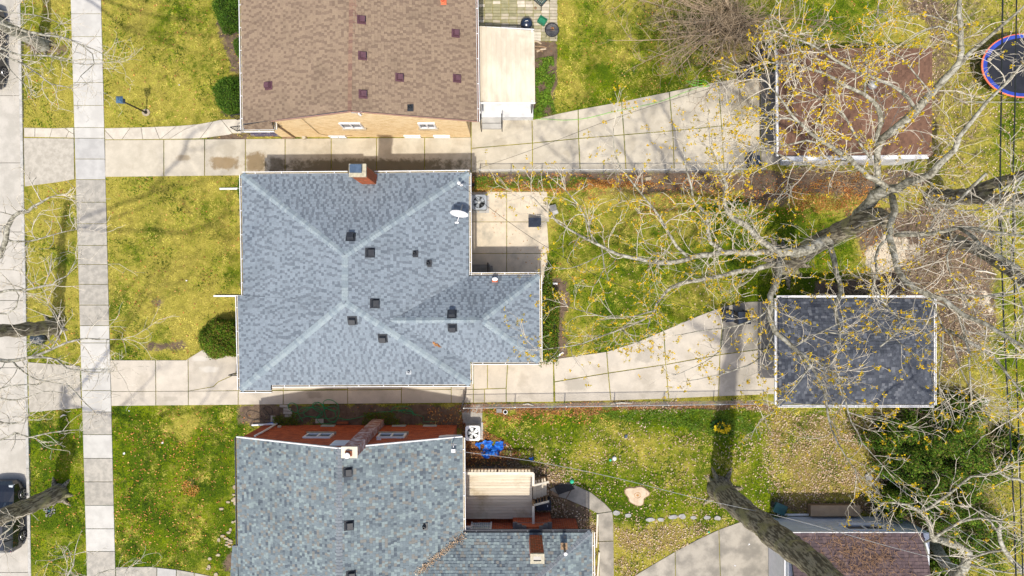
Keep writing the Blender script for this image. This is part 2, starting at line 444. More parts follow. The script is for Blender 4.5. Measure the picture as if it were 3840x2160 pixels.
def cover(X, Y):
    """lush, soil, litter, sand for px positions"""
    lush = np.full(X.shape, .42); soil = np.zeros(X.shape); lit = np.full(X.shape, .03); sand = np.zeros(X.shape)
    def setv(arr, w, v): arr[...] = arr*(1-w) + v*w
    # front yards and parkway
    setv(lush, soft(X, Y, rect(385, 1530, 900, 2170), 20), .88); setv(lit, soft(X, Y, rect(420, 1600, 800, 2060), 70), .16)
    setv(lush, soft(X, Y, rect(90, 1540, 320, 2170), 20), .78); setv(lit, soft(X, Y, rect(110, 1560, 300, 2100), 30), .06)
    setv(lush, soft(X, Y, rect(380, 680, 700, 1100), 60), .36)
    setv(lush, soft(X, Y, rect(60, 690, 300, 1360), 20), .44)
    setv(lush, soft(X, Y, rect(60, 0, 270, 480), 20), .5)
    setv(lit, blob(X, Y, 715, 1830, 40, 38), 1.0)
    setv(lush, blob(X, Y, 700, 1600, 110, 60), .45)
    for a in ((700, 120, 34, 26, .5), (150, 165, 90, 60, .9), (230, 190, 60, 40, .7), (735, 400, 25, 20, .3), (585, 1135, 36, 30, 1.0), (600, 1300, 120, 34, .75), (690, 1290, 60, 40, .7), (735, 1000, 25, 20, .4), (760, 560, 60, 10, .3), (870, 2110, 55, 60, 1.0), (840, 1230, 60, 120, .4), (470, 1070, 40, 16, .5), (130, 30, 60, 40, .4)):
        setv(soil, blob(X, Y, *a[:4])*.9, a[4])
    setv(soil, soft(X, Y, [(800, 60), (915, 60), (915, 300), (860, 290), (838, 170)], 14), .75)
    setv(soil, soft(X, Y, [(785, 370), (860, 420), (915, 400), (915, 460), (840, 450)], 8), .8)
    setv(soil, soft(X, Y, rect(890, 690, 1000, 1500), 14), .6)
    setv(soil, soft(X, Y, [(765, 505), (950, 490), (950, 525), (760, 522)], 5), .95)
    # tan house back bed and back yard
    setv(lush, soft(X, Y, rect(2040, -20, 2900, 450), 40), .66)
    setv(lush, soft(X, Y, rect(2920, -20, 3330, 170), 50), .74)
    setv(lush, blob(X, Y, 2250, 300, 160, 90), .8)
    setv(lush, blob(X, Y, 2180, 350, 70, 50), .3)
    setv(soil, soft(X, Y, [(2340, -10), (2620, -10), (2920, 90), (2900, 300), (2700, 300), (2500, 270), (2420, 130)], 60)*.8, .62)
    setv(lit, soft(X, Y, [(2400, 0), (2920, 90), (2900, 310), (2500, 270)], 50), .15)
    setv(soil, soft(X, Y, rect(1990, 150, 2088, 440), 10), .9)
    # strips along fences
    setv(soil, soft(X, Y, rect(1750, 640, 3500, 700), 14), .8)
    setv(lit, soft(X, Y, rect(1770, 665, 2420, 712), 12), .95)
    setv(soil, soft(X, Y, rect(2400, 640, 3280, 735), 30), .85)
    setv(lit, soft(X, Y, rect(2400, 660, 3280, 800), 30), .5)
    setv(lush, soft(X, Y, rect(2065, 760, 2960, 1320), 20), .64)
    setv(lush, soft(X, Y, rect(2740, 800, 3220, 1120), 30), .82)
    setv(soil, soft(X, Y, rect(2780, 690, 2960, 780), 20), .7)
    setv(soil, soft(X, Y, [(2065, 1040), (2140, 1050), (2130, 1360), (2060, 1360)], 14), .85)
    setv(soil, soft(X, Y, rect(3050, 1050, 3560, 1120), 16), 1.0)
    # right edge
    setv(soil, soft(X, Y, [(3330, -20), (3700, -20), (3640, 260), (3560, 300), (3550, 620), (3480, 600), (3480, 100)], 30), .75)
    setv(lit, soft(X, Y, [(3330, -20), (3780, -20), (3660, 260), (3520, 420), (3500, 650), (3400, 640), (3480, 120)], 30), .42)
    setv(lush, soft(X, Y, rect(3540, 340, 3900, 720), 40), .45); setv(lit, soft(X, Y, rect(3520, 380, 3760, 720), 60), .22); setv(soil, soft(X, Y, rect(3500, 400, 3640, 760), 50), .5)
    setv(soil, soft(X, Y, [(3150, 780), (3560, 750), (3740, 860), (3760, 1220), (3520, 1480), (3490, 1130), (3300, 1080)], 40), .78)
    setv(lit, soft(X, Y, [(3230, 620), (3560, 640), (3740, 860), (3740, 1220), (3520, 1480), (3490, 1130), (3300, 1080)], 40), .38)
    setv(sand, blob(X, Y, 3320, 945, 120, 80), 1.0); setv(sand, blob(X, Y, 3420, 925, 50, 60), .7)
    setv(sand, blob(X, Y, 3700, 1130, 60, 45), .7)
    setv(lush, soft(X, Y, rect(3740, 1080, 3960, 1600), 30), .78)
    setv(lush, soft(X, Y, rect(3660, 1500, 3960, 2200), 30), .5)
    setv(soil, soft(X, Y, rect(3540, -30, 3760, 700), 60), .42); setv(lit, soft(X, Y, rect(3500, -30, 3900, 720), 60), .28); setv(lush, soft(X, Y, rect(3640, 180, 3900, 1080), 40), .5)
    setv(soil, soft(X, Y, rect(3480, 1380, 3760, 1620), 50), .5)
    # lower right yard
    setv(lush, soft(X, Y, rect(1800, 1535, 3300, 1960), 20), .74)
    setv(lit, soft(X, Y, rect(1850, 1600, 2880, 1960), 40), .30)
    setv(soil, soft(X, Y, rect(1730, 1508, 2900, 1540), 8), .8)
    setv(lit, soft(X, Y, [(1730, 1512), (2900, 1500), (2900, 1545), (2300, 1555), (2200, 1590), (2040, 1560), (1960, 1590), (1800, 1550), (1730, 1560)], 10), .75)
    setv(soil, soft(X, Y, rect(880, 1518, 1725, 1600), 6), .95)
    setv(lit, soft(X, Y, rect(1620, 1520, 1740, 1600), 14), .8)
    setv(lit, soft(X, Y, [(1720, 1560), (1800, 1580), (1850, 1650), (1880, 1700), (1990, 1730), (2090, 1770), (2100, 1830), (2190, 1880), (2240, 1930), (2245, 2170), (2150, 2170), (2150, 1950), (1990, 1950), (1720, 1760)], 14), .95)
    setv(soil, soft(X, Y, [(1720, 1560), (1800, 1580), (1880, 1700), (2090, 1770), (2240, 1930), (2245, 2170), (2150, 2170), (1990, 1950), (1720, 1760)], 14), .7)
    setv(lit, soft(X, Y, [(2310, 1980), (2700, 1960), (2560, 2050), (2350, 2170), (2310, 2170)], 25), .85)
    setv(lit, soft(X, Y, [(2880, 1545), (3340, 1545), (3340, 1930), (2900, 1930), (2880, 1700)], 30), .9)
    setv(lush, soft(X, Y, [(2880, 1560), (3340, 1560), (3340, 1930), (2900, 1930)], 30), .5)
    setv(soil, soft(X, Y, [(3250, 1520), (3560, 1520), (3600, 1700), (3560, 2100), (3300, 2000), (3300, 1800)], 40), .9)
    setv(soil, soft(X, Y, rect(2880, 1860, 3340, 1945), 20), .6)
    setv(lush, blob(X, Y, 2500, 1575, 330, 45), .95)
    return lush, soil, lit, sand

_lat = np.random.default_rng(3).uniform(0, 1, (256, 256))
def vn(X, Y, sc, seed=0):
    x = X/sc + seed*17.3 + 1000; y = Y/sc + seed*9.1 + 1000
    # turn and bend the lattice so that no grid shows
    x, y = x*.83 - y*.55 + .6*np.sin(y*.7), x*.55 + y*.83 + .6*np.sin(x*.6)
    i = np.floor(x).astype(int); j = np.floor(y).astype(int); fx = x-i; fy = y-j
    fx = fx*fx*(3-2*fx); fy = fy*fy*(3-2*fy); g = lambda a, b: _lat[a % 256, b % 256]
    return (g(i, j)*(1-fx)+g(i+1, j)*fx)*(1-fy) + (g(i, j+1)*(1-fx)+g(i+1, j+1)*fx)*fy
_cover0 = cover
def cover(X, Y):
    wx = (vn(X, Y, 70, 5)-.5)*70 + (vn(X, Y, 24, 6)-.5)*26; wy = (vn(X, Y, 70, 7)-.5)*70 + (vn(X, Y, 24, 8)-.5)*26
    L0, S0, I0, A0 = _cover0(X, Y); L1, S1, I1, A1 = _cover0(X+wx, Y+wy)
    # beds and strips keep their edges, leaf drifts and grass patches wander
    I = np.where(I1 > 0, I1, I0)*np.clip(.35+1.2*vn(X, Y, 60, 9), 0, 1.2)
    bare = np.clip((vn(X, Y, 48, 21)-.80)*5, 0, 1)*.42 + np.clip((vn(X, Y, 17, 22)-.88)*6, 0, 1)*.25
    return np.clip(L1 + (vn(X, Y, 120, 23)-.5)*.45, 0, 1), np.maximum(S0*.6+S1*.4, bare), I, A1
XS = np.concatenate([[-400, -120, -60, -40], np.arange(-31, 31.01, .18), [40, 60, 120, 400]])
YS = np.concatenate([[-400, -120, -60, -30], np.arange(-18, 18.01, .18), [30, 60, 120, 400]])
gx, gy = np.meshgrid(XS, YS)
gpx, gpy = gx*S + 1920.0, 1080.0 - gy*S
lush, soil, lit, sand = cover(gpx, gpy)
kerb_x = 78 + gpy*0.018
gz = 0.012*np.sin(gx*1.7+gy*.6)*np.cos(gy*1.3-gx*.4) - .004
gz = np.where(gpx < kerb_x-4, -0.26, gz)
me = bpy.data.meshes.new('ground')
ny, nx = gx.shape
V = np.stack([gx.ravel(), gy.ravel(), gz.ravel()], 1)
idx = np.arange(nx*ny).reshape(ny, nx)
F = np.stack([idx[:-1, :-1].ravel(), idx[:-1, 1:].ravel(), idx[1:, 1:].ravel(), idx[1:, :-1].ravel()], 1)
me.from_pydata(V.tolist(), [], F.tolist())
at = me.attributes.new('cover', 'FLOAT_COLOR', 'POINT')
at.data.foreach_set('color', np.stack([lush.ravel(), soil.ravel(), lit.ravel(), sand.ravel()], 1).astype(np.float32).ravel())
me.polygons.foreach_set('use_smooth', [True]*len(F))
ground = bpy.data.objects.new('ground', me); COL.objects.link(ground); tag(ground, kind='structure')
def ground_mat():
    m, nt, b = newmat('ground_cover')
    p = pos(nt)
    a = nt.nodes.new('ShaderNodeAttribute'); a.attribute_name = 'cover'
    sep = nt.nodes.new('ShaderNodeSeparateColor'); nt.links.new(a.outputs['Color'], sep.inputs[0])
    L, So, Li = sep.outputs[0], sep.outputs[1], sep.outputs[2]; Sa = a.outputs['Alpha']
    big = noise_(nt, p, .55, 5, .65); mid = noise_(nt, p, 2.6, 5, .7, dist=.6); fine = noise_(nt, p, 17, 3, .75)
    mix1 = math_(nt, 'ADD', math_(nt, 'MULTIPLY', big, .45), math_(nt, 'ADD', math_(nt, 'MULTIPLY', mid, .40), math_(nt, 'MULTIPLY', fine, .30)))
    f = ramp(nt, math_(nt, 'ADD', mix1, math_(nt, 'MULTIPLY', L, .42)), .72, .92)
    straw = mixc(nt, ramp(nt, mid, .35, .65), (.37,.32,.06), (.28,.25,.04))
    green = mixc(nt, ramp(nt, mid, .35, .65), (.10,.155,.003), (.17,.215,.004))
    green = mixc(nt, ramp(nt, big, .4, .62), green, (.065,.11,.004))
    col = mixc(nt, f, straw, green)
    dk = math_(nt, 'ADD', math_(nt, 'MULTIPLY', fine, 1.7), .12)
    col = mixc(nt, 1.0, col, comb(nt, dk), 'MULTIPLY')
    soilc = mixc(nt, ramp(nt, mid, .3, .7), (.20,.145,.10), (.105,.075,.055))
    fs = ramp(nt, math_(nt, 'ADD', So, math_(nt, 'MULTIPLY', math_(nt, 'SUBTRACT', math_(nt, 'ADD', math_(nt, 'MULTIPLY', mid, .6), math_(nt, 'MULTIPLY', fine, .4)), .5), 1.6)), .38, .66)
    col = mixc(nt, fs, col, soilc)
    fl = ramp(nt, math_(nt, 'ADD', Li, math_(nt, 'MULTIPLY', math_(nt, 'SUBTRACT', fine, .5), 1.5)), .55, .8)
    col = mixc(nt, math_(nt, 'MULTIPLY', fl, .6), col, (.20,.13,.07))
    fa = ramp(nt, math_(nt, 'ADD', Sa, math_(nt, 'MULTIPLY', math_(nt, 'SUBTRACT', mid, .5), 1.4)), .4, .7)
    col = mixc(nt, fa, col, (.62,.54,.41))
    nt.links.new(col, b.inputs['Base Color'])
    b.inputs['Roughness'].default_value = .95; b.inputs['Specular IOR Level'].default_value = .1
    bump(nt, b, fine, .9, .06)
    return m
me.materials.append(ground_mat())

# ------------------------------------------------------------------ paving
PAVED = []     # px polygons kept free of grass tufts
def slab(parent, poly, mat, z=.04, gap=.017, th=.14, name='slab'):
    PAVED.append(poly)
    w = [tuple(P(x, y, z)[:2]) for x, y in poly]
    mb = MB(); mb.prism(offset(w, -gap), z-th, z, .008)
    return mb.build(name, mat, parent)

def edge_x(y, x0, x1): return x0 + (x1-x0)*y/2160.0
sw = empty('sidewalk', G(350, 1080), kind='structure')
js = [-80, 51, 137, 224, 309, 395, 478, 518, 596, 673, 758, 839, 920, 992, 1066, 1144, 1221, 1286, 1384, 1465, 1545, 1630, 1719, 1807, 1895, 1983, 2068, 2240]
kinds = ['n']*7 + ['m']*2 + ['o']*7 + ['n']*4 + ['o', 'n', 'o', 'o', 'n', 'n', 'o']
kinds[1+5] = 'n'
for i in range(len(js)-1):
    a, b = js[i], js[i+1]
    k = kinds[i] if i < len(kinds) else 'o'
    mt = {'n': M['walk_new'], 'm': M['walk_mid'], 'o': M['walk_old']}[k]
    slab(sw, [(edge_x(a, 264, 325), a), (edge_x(a, 379, 433), a), (edge_x(b, 379, 433), b), (edge_x(b, 264, 325), b)], mt, gap=.013)

st = empty('street', G(0, 1080), kind='structure')
ks = [-120, 98, 356, 609, 869, 1127, 1380, 1650, 2150, 2400]
def kx(y): return 74 + y*0.019
for a, b in zip(ks[:-1], ks[1:]):
    w = [(-420, a), (kx(a)-10, a), (kx(b)-10, b), (-420, b)]
    PAVED.append(w)
    mb = MB(); q = [tuple(G(x, y)[:2]) for x, y in w]
    mb.prism(offset(q, -.012), -.3, -.11, .006); mb.build('slab', M['street'], st)
kb = empty('kerb', G(85, 1080), kind='structure')
for i in range(9):
    a, b = -100+i*265, -100+(i+1)*265
    low = any(a < c < b for c in ())
    w = [(kx(a)-9, a), (kx(a)+3, a), (kx(b)+3, b), (kx(b)-9, b)]
    PAVED.append(w)
    mb = MB(); q = [tuple(G(x, y)[:2]) for x, y in w]
    mb.prism(offset(q, -.006), -.3, .035, .015); mb.build('kerb_stone', M['kerb'], kb)

dw = empty('driveway_apron', G(180, 600), kind='structure')
slab(dw, [(kx(517)+4, 516), (277, 518), (279, 672), (215, 684), (kx(700)+4, 700)], M['apron'])
dw2 = empty('driveway_apron', G(200, 1450), kind='structure')
slab(dw2, [(kx(1358)+4, 1357), (299, 1372), (306, 1531), (kx(1547)+4, 1547)], M['apron'])

# flagstone walk of the tan house
fw = empty('front_path', G(600, 490), kind='structure')
def flag(poly): slab(fw, poly, M['flag'], z=.05, gap=.010, name='flagstone')
flag([(kx(478)+6, 478), (131, 479), (130, 514), (kx(514)+6, 513)])
flag([(131, 479), (196, 480), (186, 515), (130, 514)])
flag([(196, 480), (243, 479), (258, 492), (247, 516), (186, 515)])
flag([(243, 479), (276, 478), (276, 503), (258, 492)]); flag([(258, 492), (276, 503), (277, 517), (247, 516)])
flag([(393, 480), (489, 478), (456, 523), (425, 523), (393, 488)]); flag([(393, 488), (425, 523), (393, 523)])
flag([(489, 478), (529, 477), (535, 522), (456, 523)])
flag([(529, 477), (580, 475), (598, 521), (535, 522)])
flag([(580, 475), (662, 472), (601, 521), (598, 521)]); flag([(662, 472), (738, 466), (690, 486), (634, 521), (601, 521)])
flag([(738, 466), (799, 455), (750, 519), (634, 521), (690, 486)])
flag([(799, 455), (829, 448), (871, 500), (858, 505), (750, 519)]); flag([(829, 448), (905, 446), (905, 500), (871, 500)])

# driveway of the tan house (upper)
du = empty('driveway', G(1500, 560), kind='structure')
du['label'] = 'long driveway beside the tan brick house'
xs = [393, 614, 767, 920, 1069, 1242, 1412, 1592, 1767]
def yt(x): return 524 - (x-393)*.0075
def yb(x): return 664 - (x-393)*.011
for a, b in zip(xs[:-1], xs[1:]):
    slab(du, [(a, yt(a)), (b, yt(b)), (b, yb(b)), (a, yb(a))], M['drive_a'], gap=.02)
X1 = [1767, 1995, 2168, 2331, 2510, 2694, 2850]; X2 = [1767, 1997, 2170, 2340, 2523, 2706, 2852]; X3 = [1767, 1997, 2176, 2348, 2529, 2716, 2854]
T = [447, 449, 410, 380, 343, 306, 276]; D = [556, 536, 519, 505, 490, 472, 455]; B = [648, 645, 645, 645, 643, 640, 625]
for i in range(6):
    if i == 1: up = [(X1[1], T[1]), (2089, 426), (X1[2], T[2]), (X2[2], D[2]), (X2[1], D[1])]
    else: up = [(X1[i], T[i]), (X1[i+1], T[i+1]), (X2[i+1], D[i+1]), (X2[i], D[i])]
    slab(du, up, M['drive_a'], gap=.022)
    if i == 5: slab(du, [(2850, 276), (2925, 262), (2925, 448), (2852, 455)], M['drive_c'], gap=.022); slab(du, [(2852, 455), (2925, 448), (2925, 615), (2854, 625)], M['drive_c'], gap=.022)  # darker concrete here paints in the shade in front of the garage
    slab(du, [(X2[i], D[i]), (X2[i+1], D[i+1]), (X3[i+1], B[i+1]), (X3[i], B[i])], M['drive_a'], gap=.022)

# driveway of the grey-roofed house (middle)
dm = empty('driveway', G(1500, 1480), kind='structure')
slab(dm, [(411, 1350), (583, 1350), (584, 1468), (416, 1469)], M['drive_b'])
slab(dm, [(583, 1350), (697, 1350), (705, 1344), (706, 1467), (584, 1468)], M['drive_b'])
slab(dm, [(705, 1344), (757, 1312), (900, 1312), (900, 1395), (818, 1432), (800, 1450), (706, 1467)], M['drive_b'])
slab(dm, [(900, 1395), (1000, 1350), (1062, 1350), (1062, 1462), (893, 1465), (706, 1467), (800, 1450), (818, 1432)], M['drive_b'])
for a, b in zip([416, 584, 706, 893, 1062, 1304, 1505, 1692], [584, 706, 893, 1062, 1304, 1505, 1692, 1775]):
    slab(dm, [(a, 1468-(a-416)*.006), (b, 1468-(b-416)*.006), (b, 1523-(b-416)*.009), (a, 1523-(a-416)*.009)], M['drive_b'])
for a, b in ((1062, 1304), (1304, 1505), (1505, 1692), (1692, 1775)):
    slab(dm, [(a, 1400), (b, 1400), (b, 1460), (a, 1463)], M['drive_b'])
slab(dm, [(1775, 1340), (1828, 1340), (1828, 1458), (1775, 1460)], M['drive_b'])
slab(dm, [(1828, 1340), (1905, 1340), (1898, 1456), (1828, 1458)], M['drive_b'])
slab(dm, [(1775, 1460), (1817, 1459), (1817, 1510), (1775, 1511)], M['drive_b'])
slab(dm, [(1817, 1459), (1898, 1456), (1898, 1509), (1817, 1510)], M['drive_b'])
slab(dm, [(1905, 1340), (1990, 1342), (2075, 1346), (2077, 1508), (1898, 1509), (1898, 1456)], M['drive_b'], gap=.022)
slab(dm, [(2075, 1346), (2275, 1318), (2281, 1399), (2079, 1432)], M['drive_b'], gap=.022)
slab(dm, [(2079, 1432), (2281, 1399), (2291, 1503), (2081, 1507)], M['drive_b'], gap=.022)
slab(dm, [(2275, 1318), (2392, 1281), (2489, 1239), (2497, 1367), (2281, 1399)], M['drive_b'], gap=.022)
slab(dm, [(2281, 1399), (2497, 1367), (2508, 1496), (2291, 1503)], M['drive_b'], gap=.022)
slab(dm, [(2489, 1239), (2616, 1185), (2714, 1148), (2700, 1330), (2497, 1367)], M['drive_b'], gap=.022)
slab(dm, [(2497, 1367), (2700, 1330), (2695, 1487), (2508, 1496)], M['drive_b'], gap=.022)
slab(dm, [(2714, 1148), (2804, 1131), (2925, 1126), (2925, 1300), (2700, 1330)], M['drive_c'], gap=.022)  # shade by the garage put into the colour: darker concrete than its neighbours
slab(dm, [(2700, 1330), (2925, 1300), (2925, 1478), (2695, 1487)], M['drive_b'], gap=.022)

# driveway at the lower right and the curved walk, front walk at the bottom
dl = empty('driveway', G(2700, 2100), kind='structure')
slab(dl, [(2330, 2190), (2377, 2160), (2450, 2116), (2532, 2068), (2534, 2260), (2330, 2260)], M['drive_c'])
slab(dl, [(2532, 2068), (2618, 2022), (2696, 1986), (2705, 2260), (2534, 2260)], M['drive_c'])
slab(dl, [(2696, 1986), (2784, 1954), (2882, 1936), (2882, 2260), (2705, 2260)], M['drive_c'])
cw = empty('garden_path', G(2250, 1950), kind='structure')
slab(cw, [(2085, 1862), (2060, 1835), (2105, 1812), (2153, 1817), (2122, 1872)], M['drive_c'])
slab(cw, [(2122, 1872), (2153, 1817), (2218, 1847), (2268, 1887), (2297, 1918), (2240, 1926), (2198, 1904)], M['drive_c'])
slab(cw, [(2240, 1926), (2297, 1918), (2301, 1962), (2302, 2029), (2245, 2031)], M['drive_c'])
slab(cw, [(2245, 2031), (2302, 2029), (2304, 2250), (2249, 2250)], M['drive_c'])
slab(cw, [(1728, 1515), (1812, 1515), (1808, 1590), (1735, 1590)], M['walk_old'])
fb = empty('front_path', G(600, 2160), kind='structure')
slab(fb, [(433, 2127), (561, 2125), (588, 2128), (588, 2230), (436, 2230)], M['walk_old'])
slab(fb, [(588, 2128), (661, 2136), (661, 2230), (588, 2230)], M['walk_mid'])
slab(fb, [(661, 2136), (728, 2147), (728, 2230), (661, 2230)], M['walk_old'])
slab(fb, [(728, 2147), (800, 2162), (900, 2180), (900, 2240), (728, 2230)], M['walk_old'])
# rear concrete patio of the grey-roofed house
pt = empty('patio', G(1910, 870), kind='structure')
for (a, b) in ((1765, 1900), (1900, 2052)):
    for (c, d) in ((718, 832), (832, 950), (950, 1060)):
        slab(pt, [(a, c), (b, c), (b+ (8 if b > 2000 else 0), d), (a, d)], M['patio'], gap=.014)
# paver terrace of the tan house
pv = empty('paver_terrace', G(1930, 60), kind='structure')
for r in range(17):
    y0 = 154 - (r+1)*11.6
    for c in range(10):
        x0 = 1786 + c*30.4 + (r % 2)*0 + ((r*7) % 3)*.8
        if x0 > 2085: continue
        q = random.random()
        mt = M['paver3'] if q < .12 else (M['paver1'] if q < (.95 - c*.085) else M['paver2'])
        dz = random.uniform(0, .012)
        slab(pv, [(x0, y0), (x0+30.4, y0+random.uniform(-.5, .5)), (x0+30.4, y0+11.6), (x0, y0+11.6)], mt, z=.045+dz, gap=.010, th=.09, name='paver')

# ------------------------------------------------------------------ bricks
def brick_wall(parent, a, b, z0, ztop, mats, mort, t=.09, inward=None, bl=.215, bh=.072, gaps=(), holes=(), seen='brick'):
    """wall face from a to b (world xy, outside on the right of a->b), ztop(u) gives the height at distance u. holes: (u0,u1,z0,z1)"""
    a = Vector((a[0], a[1], 0)); b = Vector((b[0], b[1], 0))
    d = b-a; L = d.length; d.normalize(); n = Vector((d.y, -d.x, 0))
    mb = MB(); j = .012; rows = int((max(ztop(u) for u in (0, L/4, L/2, 3*L/4, L)) - z0)/(bh+j)) + 1
    for r in range(rows):
        za = z0 + r*(bh+j); zb = za+bh
        u = -bl*.5 if r % 2 else 0.0
        while u < L:
            u0 = max(u, 0); u1 = min(u+bl, L); u += bl+j
            if u1-u0 < .03: continue
            uc = (u0+u1)/2
            zt = min(ztop(u0), ztop(u1))
            if za+.02 > zt: continue
            zz = min(zb, zt)
            if any(h[0] < uc < h[1] and h[2] < (za+zz)/2 < h[3] for h in holes): continue
            off = random.uniform(.006, .012)
            p0 = a + d*u0; p1 = a + d*u1
            q0 = p0 + n*off; q1 = p1 + n*off
            m = 0 if random.random() < .62 else 1
            V3 = lambda p, z: (p.x, p.y, z)
            nn = len(mb.v)
            mb.v += [V3(p0, za), V3(p1, za), V3(p1, zz), V3(p0, zz), V3(q0, za), V3(q1, za), V3(q1, zz), V3(q0, zz)]
            for f in ((4,5,6,7), (3,2,6,7), (1,0,4,5), (0,3,7,4), (2,1,5,6)):
                mb.f.append(tuple(nn+i for i in (f if f[0] != 3 else (7,6,2,3)))); mb.m.append(m)
    return mb.build(seen, mats, parent, kind='stuff')

def brick_block(parent_name, parent, x0, y0, x1, y1, z0, z1, mats, mort):
    """rectangular brick shaft (world coords)"""
    mb = MB(); mb.box(((x0+x1)/2, (y0+y1)/2, (z0+z1)/2), (x1-x0, y1-y0, z1-z0))
    o = mb.build(parent_name, mort, parent)
    c = [(x0, y0), (x1, y0), (x1, y1), (x0, y1)]
    for i in range(4):
        brick_wall(o, c[i], c[(i+1) % 4], z0+.01, lambda u: z1-.005, mats, mort)
    return o

# ------------------------------------------------------------------ roofs
def in_frame(w, m=-20):
    k = 1 - w.z/H
    px = w.x/k*S+1920; py = 1080-w.y/k*S
    return -m < px < 3840+m and -m < py < 2160+m
class Roof:
    """shingled roof: collects every shingle, keeps the 300 that show largest as objects"""
    def __init__(s, parent, mats, capmats, deckmat, name='roof'):
        s.parent = parent; s.mats = mats; s.cap = capmats; s.deck = MB(); s.pieces = []; s.joined = MB(); s.name = name; s.deckmat = deckmat; s.planes = []
    def plane(s, pts, eave, e=.143, w=.29, tabp=.45, thick=.16, style='tooth'):
        tooth = True
        """pts: world polygon (convex), eave: (i, j) indices of the eave edge"""
        pts = [Vector(p) for p in pts]
        a, b = pts[eave[0]], pts[eave[1]]
        u = (b-a).normalized()
        nrm = None
        for i in range(len(pts)):
            c = (pts[i]-a).cross(b-a)
            if c.length > .5: nrm = c; break
        nrm.normalize()
        if nrm.z < 0: nrm = -nrm
        v = nrm.cross(u)
        cen = sum(pts, Vector())/len(pts)
        if (cen-a).dot(v) < 0:
            u = -u; v = -v
            v = nrm.cross(u)
        poly = ccw([((p-a).dot(u), (p-a).dot(v)) for p in pts])
        s.planes.append((a.copy(), nrm.copy(), u.copy(), v.copy(), poly))
        # deck
        top = [a + u*p[0] + v*p[1] - nrm*.002 for p in poly]; bot = [t - Vector((0, 0, thick)) for t in top]
        n = len(s.deck.v); k = len(top)
        s.deck.v += [tuple(t) for t in top] + [tuple(t) for t in bot]
        s.deck.f.append(tuple(range(n, n+k))); s.deck.m.append(0)
        s.deck.f.append(tuple(range(n+2*k-1, n+k-1, -1))); s.deck.m.append(0)
        for i in range(k):
            j = (i+1) % k
            s.deck.f.append((n+i, n+k+i, n+k+j, n+j)); s.deck.m.append(0)
        umin = min(p[0] for p in poly); umax = max(p[0] for p in poly); vmin = min(p[1] for p in poly); vmax = max(p[1] for p in poly)
        R = Matrix((u, v, nrm)).transposed()
        rowi = 0; vv = vmin
        nm = len(s.mats)
        while vv < vmax:
            uu = umin - random.uniform(0, w)
            while uu < umax:
                if style == 'tooth': tooth = random.random() < (.9 if not tooth else .35); ww = w*(random.uniform(.25, .8) if tooth else random.uniform(.25, .55))
                else: ww = w*random.uniform(.42, .68)
                q = [(uu, vv), (uu+ww, vv), (uu+ww, vv+e), (uu, vv+e)]
                c = clip(q, poly)
                if len(c) >= 3 and abs(area2(c)) > 2e-4:
                    full = abs(abs(area2(c)) - ww*e) < 1e-6
                    if style != 'tooth': tooth = random.random() < .5
                    t1 = .026 if tooth else .012
                    t0 = .003
                    # low gaps get the darker tones, painting in shadow lines between raised tabs
                    if style == 'tooth': mi = random.choice(range(nm//2)) if tooth else random.choice(range(nm//2, nm))
                    else: mi = random.choices(range(nm), weights=[5, 4, 3, 1.6, 2.2, 1.3, 1.2][:nm])[0]
                    s.pieces.append((a, u, v, nrm, R, c, full, ww, vv, e, t0, t1, mi, (uu, vv)))
                uu += ww + .003
            vv += e; rowi += 1
    def at(s, px, py):
        """point of the roof that shows at this pixel, and the normal there"""
        c = Vector((0, 0, H)); d = G(px, py) - c
        for a, n, u, v, poly in s.planes:
            t = (a-c).dot(n)/d.dot(n); p = c + d*t; q = ((p-a).dot(u), (p-a).dot(v))
            if all((poly[(i+1) % len(poly)][0]-poly[i][0])*(q[1]-poly[i][1]) - (poly[(i+1) % len(poly)][1]-poly[i][1])*(q[0]-poly[i][0]) >= -.02 for i in range(len(poly))):
                return p + n*.015, n
        return P(px, py, 3.5), Vector((0, 0, 1))
    def hip(s, p, q, na, nb, w=.16, e=.145):
        """cap shingles from lower point p to upper point q over planes with horizontal outward dirs na, nb"""
        p = Vector(p); q = Vector(q); d = (q-p); L = d.length; d.normalize()
        A = Vector(na); B = Vector(nb)
        A = (A - d*A.dot(d)).normalized(); B = (B - d*B.dot(d)).normalized()
        k = int(L/e)
        for i in range(k):
            s.pieces.append(('cap', p + d*(i*e), d, A, B, w, e*1.03, random.randrange(len(s.cap))))
    def finish(s, singles=300):
        roof = s.deck.build(s.name, s.deckmat, s.parent)
        caps = [p for p in s.pieces if p[0] == 'cap']
        rest = [p for p in s.pieces if p[0] != 'cap']
        allm = s.mats + s.cap; nm = len(s.mats)
        def cap_geo(mb, pos_, d, A, B, w, e, m):
            up = (-(A+B)); up = Vector((0, 0, 1))
            hi0 = .042; hi1 = .024
            pts = []
            for (t, h) in ((0, hi0), (e, hi1)):
                c = pos_ + d*t + up*h
                pts += [c + A*w - up*.012, c, c + B*w - up*.012]
            n = len(mb.v)
            bot = [x - up*.03 for x in pts]
            mb.v += [tuple(x) for x in pts] + [tuple(x) for x in bot]
            fs = [(0,1,4,3), (1,2,5,4), (0,6,7,1), (1,7,8,2), (0,3,9,6), (2,8,11,5)]
            for f in fs:
                ff = tuple(n+i for i in f)
                mb.f.append(ff); mb.m.append(m)
        cache = {}
        vis = [c for c in caps if in_frame(c[1])]
        nsing = 0
